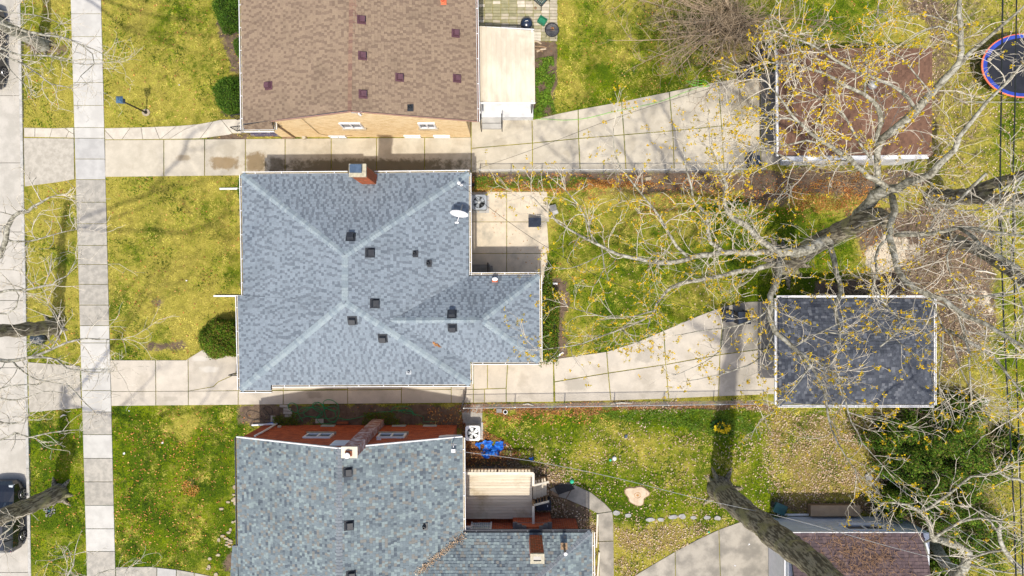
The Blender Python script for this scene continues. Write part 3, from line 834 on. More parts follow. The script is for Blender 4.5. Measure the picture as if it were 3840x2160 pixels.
        for c in caps:
            _, ps, d, A, B, w, e, m = c
            if in_frame(ps) and nsing < singles:
                key = ('c', tuple(round(x, 3) for x in (*d, *A, *B)), m)
                if key not in cache:
                    mb = MB(); cap_geo(mb, Vector((0, 0, 0)), d, A, B, w, e, 0)
                    mm = bpy.data.meshes.new('ridge_shingle'); mm.from_pydata(mb.v, [], mb.f); mm.materials.append(s.cap[m]); mm.update(); cache[key] = mm
                o = bpy.data.objects.new('ridge_shingle', cache[key]); COL.objects.link(o); o.parent = roof
                o.location = ps - worg(roof); nsing += 1
            else: cap_geo(s.joined, ps, d, A, B, w, e, nm+m)
        # the largest whole shingles as single objects
        big = [i for i, p in enumerate(rest) if p[6] and in_frame(p[0]+p[1]*p[13][0]+p[2]*p[13][1], -40)]
        big.sort(key=lambda i: -rest[i][7])
        chosen = set(big[:max(0, singles-nsing)])
        for i, pc in enumerate(rest):
            a, u, v, nrm, R, c, full, ww, vv, e, t0, t1, mi, org = pc
            if i in chosen:
                wq = round(ww*100)/100
                key = (wq, round(t1, 3), mi)
                if key not in cache:
                    mb = MB(); w_ = wq-.003
                    mb.hexa([(0, 0, 0), (w_, 0, 0), (w_, e, 0), (0, e, 0), (0, 0, t1), (w_, 0, t1), (w_, e, t0), (0, e, t0)])
                    mm = bpy.data.meshes.new('shingle'); mm.from_pydata(mb.v, [], mb.f[1:]); mm.materials.append(s.mats[mi]); mm.update(); cache[key] = mm
                o = bpy.data.objects.new('shingle', cache[key]); COL.objects.link(o); o.parent = roof
                o.location = a + u*org[0] + v*org[1] - worg(roof); o.rotation_euler = R.to_euler()
                continue
            n = len(s.joined.v); k = len(c)
            for (x, y) in c:
                s.joined.v.append(tuple(a + u*x + v*y + nrm*(t1 + (t0-t1)*(y-vv)/e)))
            for (x, y) in c: s.joined.v.append(tuple(a + u*x + v*y))
            s.joined.f.append(tuple(range(n, n+k))); s.joined.m.append(mi)
            for q in range(k):
                r = (q+1) % k
                s.joined.f.append((n+k+q, n+k+r, n+r, n+q)); s.joined.m.append(mi)
        if s.joined.v: s.joined.build('shingles', allm, roof, kind='stuff')
        return roof

def gutter(parent, a, b, z, out, mat=None, inner=None, w=.11, hang=True):
    """open gutter from a to b (world xy) under the eave at height z, out = outward unit (x,y)"""
    mat = mat or M['white']; inner = inner or M['gutter_in']
    a = Vector((a[0], a[1], z)); b = Vector((b[0], b[1], z)); o = Vector((out[0], out[1], 0)); d = (b-a); L = d.length; d.normalize()
    mb = MB()
    mb.bar(a+o*(w-.012)-Vector((0,0,.05)), b+o*(w-.012)-Vector((0,0,.05)), .03, .11)
    mb.bar(a+o*.012-Vector((0,0,.06)), b+o*.012-Vector((0,0,.06)), .014, .09)
    mb.bar(a+o*(w/2)-Vector((0,0,.108)), b+o*(w/2)-Vector((0,0,.108)), w+.012, .012)
    if hang:
        k = int(L/1.05)
        for i in range(k):
            c = a + d*(i+.5)*L/k
            mb.bar(c+o*.01-Vector((0,0,.012)), c+o*(w)-Vector((0,0,.012)), .03, .012)
    g = mb.build('gutter', mat, parent)
    mb = MB(); mb.bar(a+o*(w/2)-Vector((0,0,.098)), b+o*(w/2)-Vector((0,0,.098)), w-.03, .006)
    mb.build('gutter_debris', inner, g)
    return g

def box_vent(parent, c, dx, mat, size=.34, n=Vector((0,0,1))):
    """square slant-back roof vent; c on the roof, dx: direction of its downslope (x,y)"""
    d = Vector((dx[0], dx[1], 0)).normalized(); s_ = Vector((-d.y, d.x, 0))
    d3 = (d - n*d.dot(n)).normalized(); s3 = n.cross(d3)
    R = Matrix((s3, d3, n)).transposed()
    mb = MB()
    mb.box(Vector(c)+n*.024, (size*1.45, size*1.45, .012), R)
    h = size/2
    pts = []
    for (x, y, z) in ((-h,-h,.03),(h,-h,.03),(h,h,.03),(-h,h,.03),(-h*.92,-h*.6,.17),(h*.92,-h*.6,.17),(h*.92,h,.20),(-h*.92,h,.20)):
        pts.append(Vector(c) + s3*x + d3*y + n*z)
    mb.hexa(pts)
    o = mb.build('roof_vent', mat, parent)
    mb = MB(); mb.box(Vector(c) + d3*(h+.006) + n*.10, (size*.86, .012, .11), R)
    mb.build('louvre', M['grey_metal'], o)
    return o
def pipe_vent(parent, c, mat, r=.06, h=.35, flash=.32):
    mb = MB(); c = Vector(c)
    mb.lathe(c, [(r*1.9, -.02), (r*1.6, .06), (r, .1), (r, h), (r*.72, h), (r*.72, h-.12)], 14)
    mb.box(c + Vector((0, 0, .02)), (flash, flash, .012))
    return mb.build('vent_pipe', mat, parent)

def window(parent, a, b, z0, z1, out, frame=.06, split=True, mat=None, glass=None, sill=True, bars=None):
    """window standing on the wall line a->b (world xy), out = outward unit"""
    mat = mat or M['white']; glass = glass or M['paneglass']
    a = Vector((a[0], a[1], 0)); b = Vector((b[0], b[1], 0)); o = Vector((out[0], out[1], 0))
    d = (b-a).normalized(); Z = lambda p, z: Vector((p.x, p.y, z))
    mb = MB(); f = frame; off = o*.02
    mb.bar(Z(a, z0+f/2)+off, Z(b, z0+f/2)+off, .12, f); mb.bar(Z(a, z1-f/2)+off, Z(b, z1-f/2)+off, .12, f)
    for p in (a + d*f/2, b - d*f/2) + (((a+b)/2,) if split else ()):
        mb.box(Z(p, (z0+z1)/2)+off, (f if abs(d.x) > .5 else .11, .11 if abs(d.x) > .5 else f, z1-z0-2*f-.002))
    w = mb.build('window', mat, parent)
    mb = MB(); mb.box(Z((a+b)/2, (z0+z1)/2)+o*.025, ((b-a).length-.02 if abs(d.x) > .5 else .02, .02 if abs(d.x) > .5 else (b-a).length-.02, z1-z0-.02))
    mb.build('pane', glass, w)
    if sill:
        mb = MB(); mb.bar(Z(a, z0-.03)+o*.07-d*.08, Z(b, z0-.03)+o*.07+d*.08, .14, .05)
        mb.build('sill', M['stone'] if sill is True else sill, w)
    return w

# ------------------------------------------------------------------ grey-roofed house (middle)
W3 = lambda x, y, z: P(x, y, z)
hc = empty('house', G(1400, 1060), 'house with a light blue-grey hipped roof, brick chimney and rear wing', 'house')
ZE, ZR, ZW = 3.1, 5.07, 4.37
R1, R2 = P(1293, 956, ZR), P(1293, 1135, ZR)
V0, WR = P(1464, 1202, ZW), P(1805, 1200, ZW)
TL, TR, BR = P(907, 655, ZE), P(1757, 648, ZE), P(1763, 1440, ZE)
VT, VB = P(1757, 1036, ZE), P(1763, 1357, ZE)
WN, WS = P(2021, 1033, ZE), P(2022, 1356, ZE)
LM, LX, BX = P(913, 1108, ZE), P(892, 1108, 3.02), P(902, 1462, 3.0)
HX = P(1016, 1367, 3.6)
deckm = mk('roof_deck', (.10,.10,.11), (.07,.07,.08), 8, .95, .2)
r = Roof(hc, SH_BLUE, CAP_BLUE, deckm)
r.plane([TL, LM, R2, R1], (0, 1)); r.plane([LX, BX, R2, LM], (0, 1))
r.plane([TL, R1, TR], (2, 0))
r.plane([P(1016, 1443, ZE), BR, R2, HX], (0, 1)); r.plane([BX, P(1016, 1462, 3.0), HX], (0, 1))
r.plane([TR, R1, R2, V0, VT], (4, 0)); r.plane([R2, BR, VB, V0], (1, 2))
r.plane([VT, WN, WR, V0], (0, 1)); r.plane([V0, WR, WS, VB], (2, 3)); r.plane([WN, WS, WR], (0, 1))
dL, dN, dS, dE = (-1,0,-.366), (0,1,-.5), (0,-1,-.5), (1,0,-.366)
wN, wS, wE = (0,1,-.63), (0,-1,-.63), (1,0,-.46)
for a, b, x, y in ((TL, R1, dL, dN), (TR, R1, dN, dE), (BX, R2, dS, dL), (BR, R2, dE, dS), (R1, R2, dE, dL), (WN, WR, wE, wN), (WS, WR, wS, wE), (V0, WR, wN, wS)):
    A = Vector(x); B = Vector(y)
    r.hip(a, b, A, B)
roof_c = r.finish(); RC = r
# fascia-side gutters
def gut(parent, p, q, z, out): gutter(parent, P(p[0], p[1], z)[:2], P(q[0], q[1], z)[:2], z, out)
gut(hc, (907, 653), (1303, 650), 3.10, (0, 1)); gut(hc, (1404, 650), (1760, 646), 3.10, (0, 1))
gut(hc, (906, 655), (914, 1106), 3.10, (-1, 0)); gut(hc, (891, 1110), (899, 1463), 3.03, (-1, 0))
gut(hc, (899, 1464), (1018, 1464), 3.02, (0, -1)); gut(hc, (1020, 1444), (1764, 1441), 3.10, (0, -1))
gut(hc, (1758, 648), (1760, 1032), 3.10, (1, 0)); gut(hc, (1762, 1031), (2024, 1030), 3.10, (0, 1))
gut(hc, (2023, 1032), (2025, 1358), 3.10, (1, 0)); gut(hc, (1768, 1359), (2023, 1358), 3.10, (0, -1)); gut(hc, (1765, 1362), (1765, 1440), 3.10, (1, 0))
# walls (one outline set in under the eaves)
def wall_outline(parent, pts, z1, mat, z0=-.2, t=.22, name='wall'):
    out = [tuple(G(x, y)[:2]) for x, y in pts]; out = ccw(out); inn = offset(out, -t)
    mb = MB(); n = len(out)
    for i in range(n):
        j = (i+1) % n
        A, B_, C, D_ = out[i], out[j], inn[j], inn[i]
        mb.hexa([(*A, z0), (*B_, z0), (*C, z0), (*D_, z0), (*A, z1), (*B_, z1), (*C, z1), (*D_, z1)])
    return mb.build(name, mat, parent)
wc = wall_outline(hc, [(1020, 716), (1745, 716), (1745, 1062), (1985, 1062), (1985, 1308), (1745, 1308), (1745, 1384), (1020, 1384)], 3.05, M['mortar_tan'])
ol = [(1020, 1384), (1745, 1384), (1745, 1308), (1985, 1308), (1985, 1062), (1745, 1062), (1745, 716), (1020, 716)]
for i in range(8):
    a, b = ol[i], ol[(i+1) % 8]
    brick_wall(wc, G(*a)[:2], G(*b)[:2], 0, lambda u: 2.95, [M['brick_tan'], M['brick_tan2']], None)
# soffit boards under the eaves
# chimney with brick shaft and metal cap
def W2(x, y): return G(x, y)[:2]
x0, y1 = W2(1412, 694); x1, y0 = W2(1459, 728)
ch = brick_block('chimney', hc, x0, y0, x1, y1, 0, 5.62, [M['brick_or'], M['brick_red']], M['mortar'])
mb = MB(); mb.box(((x0+x1)/2, (y0+y1)/2, 5.68), (x1-x0+.10, y1-y0+.10, .12)); mb.box(((x0+x1)/2, (y0+y1)/2-.14, 5.75), (x1-x0-.1, .12, .02))
mb.build('crown', mk('chimney_crown', (.50,.46,.34), (.36,.33,.25), 8, .9, .3), ch)
mb = MB(); mb.box(((x0+x1)/2-.05, (y0+y1)/2+.05, 5.83), (.50, .34, .16), taper=.9); mb.box(((x0+x1)/2-.05, (y0+y1)/2+.05, 5.92), (.52, .36, .02))
mb.build('flue_cap', mk('blue_steel', (.10,.15,.22), (.07,.11,.17), 4, .35, 0, metal=.4), ch)
for (x, y, z, d, sl) in ((1316, 890, 4.72, (0, 1), .5), (1387, 948, 4.62, (1, 0), .366), (1405, 1138, 4.56, (1, 0), .366), (1322, 1200, 4.66, (0, -1), .5),
                     (1436, 1267, 4.22, (0, -1), .5), (1695, 1180, 4.2, (0, 1), .63), (1697, 1227, 4.2, (0, -1), .63)):
    p, n = RC.at(x, y); box_vent(hc, p, d, M['vent_black'], .30, n)
pipe_vent(hc, RC.at(1555, 952)[0], M['vent_black'], .06, .25); pipe_vent(hc, RC.at(1606, 988)[0], M['vent_black'], .06, .25)
pipe_vent(hc, RC.at(1533, 1394)[0], M['grey_metal'], .05, .16, .24)
o = MB(); o.box(P(1856, 1052, 3.3), (.26, .16, .34)); o.build('flue_box', M['brick_red'], hc)
o = MB(); o.lathe(P(1856, 1047, 3.5), [(.07, 0), (.11, .03), (.11, .08), (.04, .10)], 14, sx=1.2, sy=.8); o.build('flue_cap', M['white'], hc)
# entry: iron handrail and step on the west side
mb = MB()
for i in range(6):
    c = G(950-i*12, 1398); mb.bar(c, c+Vector((0, 0, .95)), .022)
    if i: pass
a, b = G(886, 1398, .95), G(955, 1398, 1.15); mb.bar(a, b, .045); mb.bar(G(886, 1398, .15), G(955, 1398, .2), .03)
mb.bar(G(886, 1398), a, .04)
mb.build('handrail', M['iron'], hc)
mb = MB(); mb.prism([tuple(G(935, 1320)[:2]), tuple(G(1020, 1320)[:2]), tuple(G(1020, 1395)[:2]), tuple(G(935, 1395)[:2])], 0, .3, .01)
mb.build('doorstep', M['walk_mid'], hc)

# ------------------------------------------------------------------ tan brick house (top)
ht = empty('house', G(1410, 200), 'tan brick house with a brown shingled gable roof, at the top of the picture', 'house')
r = Roof(ht, SH_BROWN, CAP_BROWN, deckm)
e1, e2, rn, rs = 3.35, 3.35, P(1325, -110, 5.1), P(1318, 415, 5.1)
Lw = P(912, 466, 3.35); Jn = P(1016, 452, 3.79)
r.plane([P(902, -110, e1), Lw, Jn, rs, rn], (0, 1)); r.plane([P(1781, -110, e1), rn, rs, P(1789, 452, e1)], (3, 0))
r.plane([Lw, P(914, 485, 3.05), P(1027, 483, 3.12), Jn], (1, 2), tabp=.3)
r.hip(rs, rn, Vector((1,0,-.31)), Vector((-1,0,-.31)), w=.19, e=.15)
r.finish(); RT = r
gut(ht, (902, -110), (911, 487), 3.33, (-1, 0)); gut(ht, (914, 486), (1028, 485), 3.10, (0, -1)); gut(ht, (1028, 458), (1029, 485), 3.12, (1, 0))
gutter(ht, P(1783, -110, 3.33)[:2], P(1790, 455, 3.33)[:2], 3.33, (1, 0), inner=mk('leafy_gutter', (.24,.10,.05), (.08,.055,.04), 28, .95, .6, 60))
mb = MB(); mb.bar(Jn+Vector((0,-.03,-.05)), rs+Vector((0,-.03,-.05)), .03, .11); mb.bar(rs+Vector((0,-.03,-.05)), P(1789, 453, 3.35)+Vector((0,-.03,-.05)), .03, .11)
mb.build('rake_board', mk('pink_trim', (.40,.24,.18), (.34,.2,.16), 5, .7), ht)
wt = wall_outline(ht, [(1056, 514), (1764, 514), (1764, -100), (1056, -100)], 3.2, M['mortar_tan'], name='wall')
ga, gb = G(1056, 514), G(1764, 514)
mb = MB(); gr = P(1318, 415, 5.1).x
zt = lambda X: 5.1 - .31*abs(X-gr) - .17
mb.v = [(ga.x, ga.y, 3.2), (gb.x, gb.y, 3.2), (gb.x, gb.y, zt(gb.x)), (gr, ga.y, zt(gr)), (ga.x, ga.y, zt(ga.x))]
mb.v += [(x, y+.2, z) for x, y, z in mb.v]; mb.f = [(0,1,2,3,4), (9,8,7,6,5), (0,5,6,1), (1,6,7,2), (2,7,8,3), (3,8,9,4), (4,9,5,0)]; mb.m = [0]*7
gab = mb.build('gable', M['mortar_tan'], ht)
win = [(1327, 1401, 2.15, 3.1), (1597, 1655, 2.15, 3.1)]
hol = [((a-1056)/S, (b-1056)/S, c, d) for a, b, c, d in win] + [((a-1056)/S, (b-1056)/S, .1, .5) for a, b in ((1241, 1303), (1519, 1581), (1628, 1690))]
brick_wall(wt, ga[:2], gb[:2], 0.02, lambda u: zt(ga.x+u), [M['brick_tan'], M['brick_tan2']], None, holes=hol)
brick_wall(wt, G(1764, 514)[:2], G(1764, -100)[:2], 0.02, lambda u: 3.15, [M['brick_tan'], M['brick_tan2']], None)
for a, b, c, d in win: window(ht, G(a, 514)[:2], G(b, 514)[:2], c, d, (0, -1), frame=.075)
for a, b in ((1241, 1303), (1519, 1581), (1628, 1690)):
    w = window(ht, G(a, 514)[:2], G(b, 514)[:2], .1, .5, (0, -1), frame=.04, glass=M['curtain'], sill=False)
    mb = MB()
    for i in range(1, 5):
        X = a+(b-a)*i/5; mb.box(G(X, 515.2, .3), (.02, .03, .34))
    mb.build('muntin', M['mortar'], w)
mb = MB(); mb.tube([G(1107, 517, .1), G(1107, 517, 3.0)], .05, 8); mb.tube([G(1107, 517, .12), G(1060, 519, .08)], .05, 8)
mb.build('downspout', M['wood_brown'], ht)
mb = MB(); mb.tube([P(1131, 441, 4.1)+Vector((0,-.04,0)), G(1215, 516, .9), G(1235, 516, .55), G(1330, 516, .5)], .012, 5)
mb.build('cable_run', M['wood_brown'], ht)
mb = MB(); mb.tube([P(1345, 417, 4.95)+Vector((0, -.1, 0)), P(1353, 424, 4.8)+Vector((0,-.1,0))], .05, 6); mb.box(P(1338, 419, 4.9), (.5, .1, .12)); mb.build('service_mast', M['white_dirty'], ht)
mb = MB(); mb.lathe(G(1146, 519, .12), [(.10, 0), (.10, .22), (.03, .27)], 12); mb.build('standpipe', M['cream'], ht)
for (x, y, z, d) in ((1355, 75, 4.98, (1, 0)), (1359, 210, 4.96, (1, 0)), (1361, 354, 4.95, (1, 0)), (1498, 291, 4.42, (1, 0)), (1708, 126, 3.62, (1, 0)), (1713, 295, 3.60, (1, 0)), (1009, 322, 3.80, (-1, 0))):
    p, n = RT.at(x, y); box_vent(ht, p, d, M['vent_purple'], .27, n)
pipe_vent(ht, RT.at(1537, 405)[0], M['vent_black'], .07, .22); pipe_vent(ht, RT.at(1661, 6)[0], M['orange_rim'], .07, .25)
# porch floor, post and iron railings
mb = MB(); mb.prism([tuple(G(x, y)[:2]) for x, y in ((948, 445), (1055, 445), (1055, 512), (948, 512))], -.1, .34, .01)
pf = mb.build('porch_floor', mk('purple_paint', (.14,.12,.20), (.11,.095,.15), 6, .6, .1, c3=(.5,.42,.25), s3=5), ht)
mb = MB(); mb.prism([tuple(G(x, y)[:2]) for x, y in ((905, 449), (947, 449), (947, 498), (905, 498))], -.1, .17, .01); mb.build('step', M['walk_mid'], ht)
mb = MB(); mb.box(G(1018, 500, 1.7), (.14, .14, 2.7)); mb.build('porch_post', M['white'], ht)
for yy in (450, 493):
    mb = MB()
    a, b = G(892, yy), G(948, yy)
    mb.bar(a, a+Vector((0,0,.95)), .035); mb.bar(b, b+Vector((0,0,1.28)), .035); mb.bar(a+Vector((0,0,.95)), b+Vector((0,0,1.28)), .035); mb.bar(a+Vector((0,0,.12)), b+Vector((0,0,.42)), .03)
    for i in range(1, 6):
        c = a + (b-a)*i/6; mb.bar(c+Vector((0,0,.12+.3*i/6)), c+Vector((0,0,.95+.33*i/6)), .016)
    mb.build('railing', M['iron'], ht)
mb = MB()
a, b = G(948, 510), G(1050, 510)
for i in range(13):
    c = a+(b-a)*i/12; mb.bar(c+Vector((0,0,.34)), c+Vector((0,0,1.22)), .016)
mb.bar(a+Vector((0,0,1.22)), b+Vector((0,0,1.22)), .035); mb.build('railing', M['iron'], ht)
# patio awning, back porch, steps
aw = empty('awning', P(1893, 240, 2.7), 'cream ribbed metal awning over the back porch of the tan brick house', 'awning')
zA, zB = 2.75, 2.45
x = 1786.0; k = 0
while x < 2002:
    x2 = min(x+18.2, 2004)
    f = lambda X: 101 + (X-1786)*.045
    a, b = P(x, f(x), 2.62), P(x2, f(x2), 2.62); c, d = P(x2+3, 383, 2.62), P(x+3, 383, 2.62)
    sl = lambda X: 2.75 - .30*(X-1786)/218
    pts = [(d.x, d.y, sl(x)), (c.x, c.y, sl(x2)), (b.x, b.y, sl(x2)), (a.x, a.y, sl(x))]
    mb = MB(); top = [Vector(p) for p in pts]
    mb.hexa([p-Vector((0,0,.03)) for p in top] + top)
    # standing rib on the seam
    mb.bar(top[0]+Vector((.02,0,.022)), top[3]+Vector((.02,0,.022)), .03, .04)
    mb.build('roof_panel', M['cream'], aw)
    x = x2
mb = MB()
for (X, Y) in ((1800, 378), (1995, 378), (1800, 112), (1995, 118)):
    p = P(X, Y, 2.5); mb.box((p.x, p.y, 1.5), (.07, .07, 2.1))
mb.build('post', M['white'], aw)
a, b = P(1786, 386, 2.75), P(2007, 386, 2.45); mb = MB(); mb.bar(a-Vector((0,0,.05)), b-Vector((0,0,.05)), .05, .12); mb.build('edge_trim', M['white'], aw)
a, b = P(1783, 99, 2.75), P(2002, 110, 2.45); mb = MB(); mb.bar(a-Vector((0,0,.07)), b-Vector((0,0,.07)), .05, .14); mb.build('edge_trim', M['white_dirty'], aw)
bp = empty('back_porch', G(1890, 300), 'raised white concrete back porch with steps under the cream awning', 'porch')
mb = MB(); mb.prism([tuple(G(x, y)[:2]) for x, y in ((1768, 135), (1998, 135), (1998, 452), (1768, 452))], -.1, .72, .01); mb.build('platform', M['white_dirty'], bp)
for i, (ya, yb2) in enumerate(((452, 468), (468, 486))):
    mb = MB(); mb.prism([tuple(G(x, y)[:2]) for x, y in ((1808, ya), (1880, ya), (1880, yb2), (1808, yb2))], -.05, .48-.24*i, .01); mb.build('step', M['walk_mid'], bp)
for X in (1806, 1883):
    mb = MB()
    mb.tube([G(X, 494, 0), G(X, 494, .85), G(X, 455, 1.55), G(X, 455, .7)], .022, 6); mb.tube([G(X, 494, .4), G(X, 455, 1.05)], .015, 5); mb.build('handrail', M['iron'], bp)
mb = MB(); mb.tube([P(1996, 386, 2.3), P(1995, 400, 1.8), P(1993, 424, 1.1)], [.03, .045, .03], 5); mb.build('hanging_vine', M['iron'], bp)
mb = MB(); mb.box(G(1800, 395, 1.1), (.18, .5, .7)); mb.build('teal_box', M['teal'], bp)

# ------------------------------------------------------------------ red brick house (bottom)
hr = empty('house', G(1400, 1900), 'red brick house with a mottled grey-green roof and two brick chimneys', 'house')
r = Roof(hr, SH_MIX, CAP_MIX, deckm)
rN, rS = P(1268, 1684, 5.0), P(1272, 2300, 5.0)
nw, sw_, ne = P(888, 1641, 2.95), P(897, 2300, 2.95), P(1733, 1640, 2.95)
vE, vM = P(1736, 1998, 2.95), P(1410, 2300, 4.4)
wing_e, wing_r = P(2218, 1998, 2.95), P(1868, 2300, 4.4)
r.plane([nw, sw_, rS, rN], (0, 1), e=.138, w=.22, style='mix'); r.plane([P(893, 2046, 2.95), P(872, 2046, 2.82), P(855, 2300, 2.82), P(897, 2300, 2.95)], (1, 2), e=.15, style='mix')
r.plane([ne, rN, rS, vM, vE], (4, 0), e=.138, w=.22, style='mix')
r.plane([vE, wing_e, wing_r, vM], (0, 1), e=.138, w=.22, style='mix'); r.plane([wing_e, P(2222, 2300, 2.95), wing_r], (0, 1), e=.138, w=.22, style='mix')
r.hip(rN, rS, Vector((1,0,-.38)), Vector((-1,0,-.39)), w=.17); r.hip(wing_e, wing_r, Vector((0,1,-.485)), Vector((1,0,-.5)), w=.19)
r.finish(); RR = r
gutter(hr, P(888, 1642, 2.95)[:2], P(893, 2046, 2.95)[:2], 2.93, (-1, 0), mat=mk('dark_gutter', (.05,.06,.09), (.04,.05,.07), 5, .5))
gutter(hr, P(1735, 1642, 2.95)[:2], P(1737, 1990, 2.95)[:2], 2.95, (1, 0)); gutter(hr, P(1738, 1996, 2.95)[:2], P(2218, 1995, 2.95)[:2], 2.95, (0, 1), mat=mk('dark_gutter', (.05,.06,.09)), inner=M['black'])
gutter(hr, P(2221, 1996, 2.95)[:2], P(2224, 2300, 2.95)[:2], 2.95, (1, 0))
mb = MB(); mb.bar(nw+Vector((0,.03,-.05)), rN+Vector((0,.03,-.05)), .05, .13); mb.bar(rN+Vector((0,.03,-.05)), ne+Vector((0,.03,-.05)), .05, .13); mb.build('rake_board', M['white'], hr)
wr = wall_outline(hr, [(990, 1594), (1713, 1594), (1713, 1944), (2158, 1944), (2158, 2300), (990, 2300)], 2.85, M['mortar'])
ga, gb = G(990, 1594), G(1713, 1594); gr2 = rN.x; zt2 = lambda X: 5.0-.385*abs(X-gr2)-.17
mb = MB(); mb.v = [(gb.x, gb.y, 2.85), (ga.x, ga.y, 2.85), (ga.x, ga.y, zt2(ga.x)), (gr2, ga.y, zt2(gr2)), (gb.x, gb.y, zt2(gb.x))]
mb.v += [(x, y-.2, z) for x, y, z in mb.v]; mb.f = [(0,1,2,3,4), (9,8,7,6,5), (0,5,6,1), (1,6,7,2), (2,7,8,3), (3,8,9,4), (4,9,5,0)]; mb.m = [0]*7
mb.build('gable', M['mortar'], hr)
win = [(1204, 1297, 2.25, 3.1), (1456, 1551, 2.25, 3.1)]
hol = [((1713-b)/S, (1713-a)/S, c, d) for a, b, c, d in win] + [((1713-1386)/S, (1713-1325)/S, 3.65, 4.6)]
RB = [M['brick_red'], M['brick_red2']]
brick_wall(wr, gb[:2], ga[:2], .02, lambda u: zt2(gb.x-u), RB, None, holes=hol)
brick_wall(wr, G(1713, 1944)[:2], G(1713, 1594)[:2], .02, lambda u: 2.8, RB, None)
dz = [((2158-1850)/S, (2158-1790)/S, .85, 2.8)]
brick_wall(wr, G(2158, 1944)[:2], G(1713, 1944)[:2], .02, lambda u: 2.8, RB, None, holes=[((2158-1842)/S, (2158-1776)/S, .85, 2.5)])
brick_wall(wr, G(2158, 2300)[:2], G(2158, 1944)[:2], .02, lambda u: 2.8, RB, None)
for a, b, c, d in win: window(hr, G(b, 1594)[:2], G(a, 1594)[:2], c, d, (0, 1), frame=.08)
gv = MB(); ax, bx = G(1386, 1594), G(1325, 1594)
gv.box(((ax.x+bx.x)/2, ax.y+.012, 4.1), (abs(ax.x-bx.x), .04, .92)); gvo = gv.build('gable_vent', M['white'], hr)
for i in range(9):
    mb = MB(); mb.box(((ax.x+bx.x)/2, ax.y+.045, 3.74+i*.09), (abs(ax.x-bx.x)-.14, .02, .06)); mb.build('louvre', M['siding'], gvo)
mb = MB(); mb.tube([G(1040, 1588, .15), G(1040, 1588, 2.2), G(1030, 1592, 2.7), P(958, 1646, 2.9)], .05, 8); mb.tube([G(1044, 1588, .15), G(948, 1592, .12)], .05, 8)
mb.build('downspout', M['white'], hr)
mb = MB(); mb.box(G(1063, 1591, .6), (.16, .1, .14)); mb.build('hose_box', M['cream'], hr)
mb = MB(); mb.box(G(1435, 1591.5, 2.4) if False else G(1470, 1591.5, 3.45), (.2, .06, .08)); mb.build('wall_lamp', M['white'], hr)
mb = MB(); a = P(1652, 1651, 3.0); mb.v = [(ne.x-.05, ga.y+.03, 2.62), (ne.x-1.1, ga.y+.03, 3.15), (ne.x-1.1, ga.y+.03, 2.8), (ne.x-.75, ga.y+.03, 2.62)]; mb.f = [(0,1,2,3)]; mb.m=[0]
mb.v += [(x, y+.04, z) for x, y, z in mb.v]; mb.f += [(7,6,5,4), (0,4,5,1), (1,5,6,2), (2,6,7,3), (3,7,4,0)]; mb.m += [0]*5
mb.build('soffit_return', M['white'], hr)
for (x, y) in ((1236, 1594), (1615, 1594), (1500, 1594)):
    ns = MB(); ns.box(G(x, y-1.5, .28), (.7, .06, .3)); ns.build('basement_window', M['curtain'], hr)
# chimneys of the red house
x0, y1 = W2(1398, 1571); x1, y0 = W2(1442, 1600)
ch = brick_block('chimney', hr, x0, y0, x1, y1, 0, 6.2, [mk('limed_brick', (.56,.47,.48), (.33,.15,.12), 3.5, .9, .4, 50, .004, .2, lo=.38, hi=.6), mk('limed_brick_dark', (.42,.33,.33), (.25,.09,.07), 4, .9, .4, 50, .004, .2)], M['mortar'])
mb = MB(); mb.box(((x0+x1)/2, (y0+y1)/2, 6.26), (x1-x0+.08, y1-y0+.08, .12)); mb.build('crown', M['cream'], ch)
mb = MB(); c = ((x0+x1)/2-.02, (y0+y1)/2-.03, 6.32); mb.box((c[0], c[1], 6.37), (.28, .22, .12)); mb.build('flue_liner', M['brick_or'], ch)
mb = MB(); mb.lathe((c[0]-.02, c[1]-.05, 6.42), [(.09, 0), (.09, .1), (.13, .12), (.12, .17), (.02, .21)], 16); mb.build('flue_cap', M['white'], ch)
x0, y1 = W2(1979, 1927); x1, y0 = W2(2022, 1953)
ch = brick_block('chimney', hr, x0, y0, x1, y1, 1.9, 5.25, [M['brick_or'], M['brick_red']], M['mortar'])
bx0, by1 = W2(1924, 1921); bx1, by0 = W2(2062, 1943)
brick_block('chimney_base', hr, bx0, by0, bx1, by1, 0, 1.55, RB, M['mortar'])
for i in range(3):
    for sgn in (-1, 1):
        cx = (bx0+bx1)/2 + sgn*(.86-.22*i); mb = MB(); mb.box((cx, (by0+by1)/2+.02, 1.62+.26*i), (.22, by1-by0+.06, .10)); mb.build('shoulder_stone', M['grey_plastic'], hr)
    w_ = 1.5-.44*i
    if i: mb = MB(); mb.box(((bx0+bx1)/2, (by0+by1)/2, 1.55+.26*i-.1), (w_+.2, by1-by0-.02, .26)); mb.build('shoulder', M['brick_red'], hr)
mb = MB(); cx, cy = (x0+x1)/2, (y0+y1)/2
for sx_, sy_, ww, hh in ((-.24, 0, .14, .44), (.24, 0, .14, .44), (0, .16, .34, .12), (0, -.16, .34, .12)): mb.box((cx+sx_, cy+sy_, 5.31), (ww, hh, .12))
mb.build('crown', mk('chimney_crown', (.50,.46,.34)), ch)
mb = MB(); mb.box((cx, cy, 5.30), (.36, .24, .02)); mb.build('flue', M['black'], ch)
pipe_vent(hr, P(2115, 2048, 3.45), M['wood_brown'], .05, .75); mb = MB(); mb.lathe(P(2121, 2076, 4.2), [(.05, 0), (.09, .02), (.08, .08), (.02, .1)], 12); mb.build('vent_cap', M['white'], hr)
for (x, y, z, d) in ((1303, 1770, 4.9, (1, 0)), (1308, 1970, 4.88, (1, 0)), (1315, 2158, 4.86, (1, 0))):
    p, n = RR.at(x, y); box_vent(hr, p, d, M['vent_black'], .30, n)
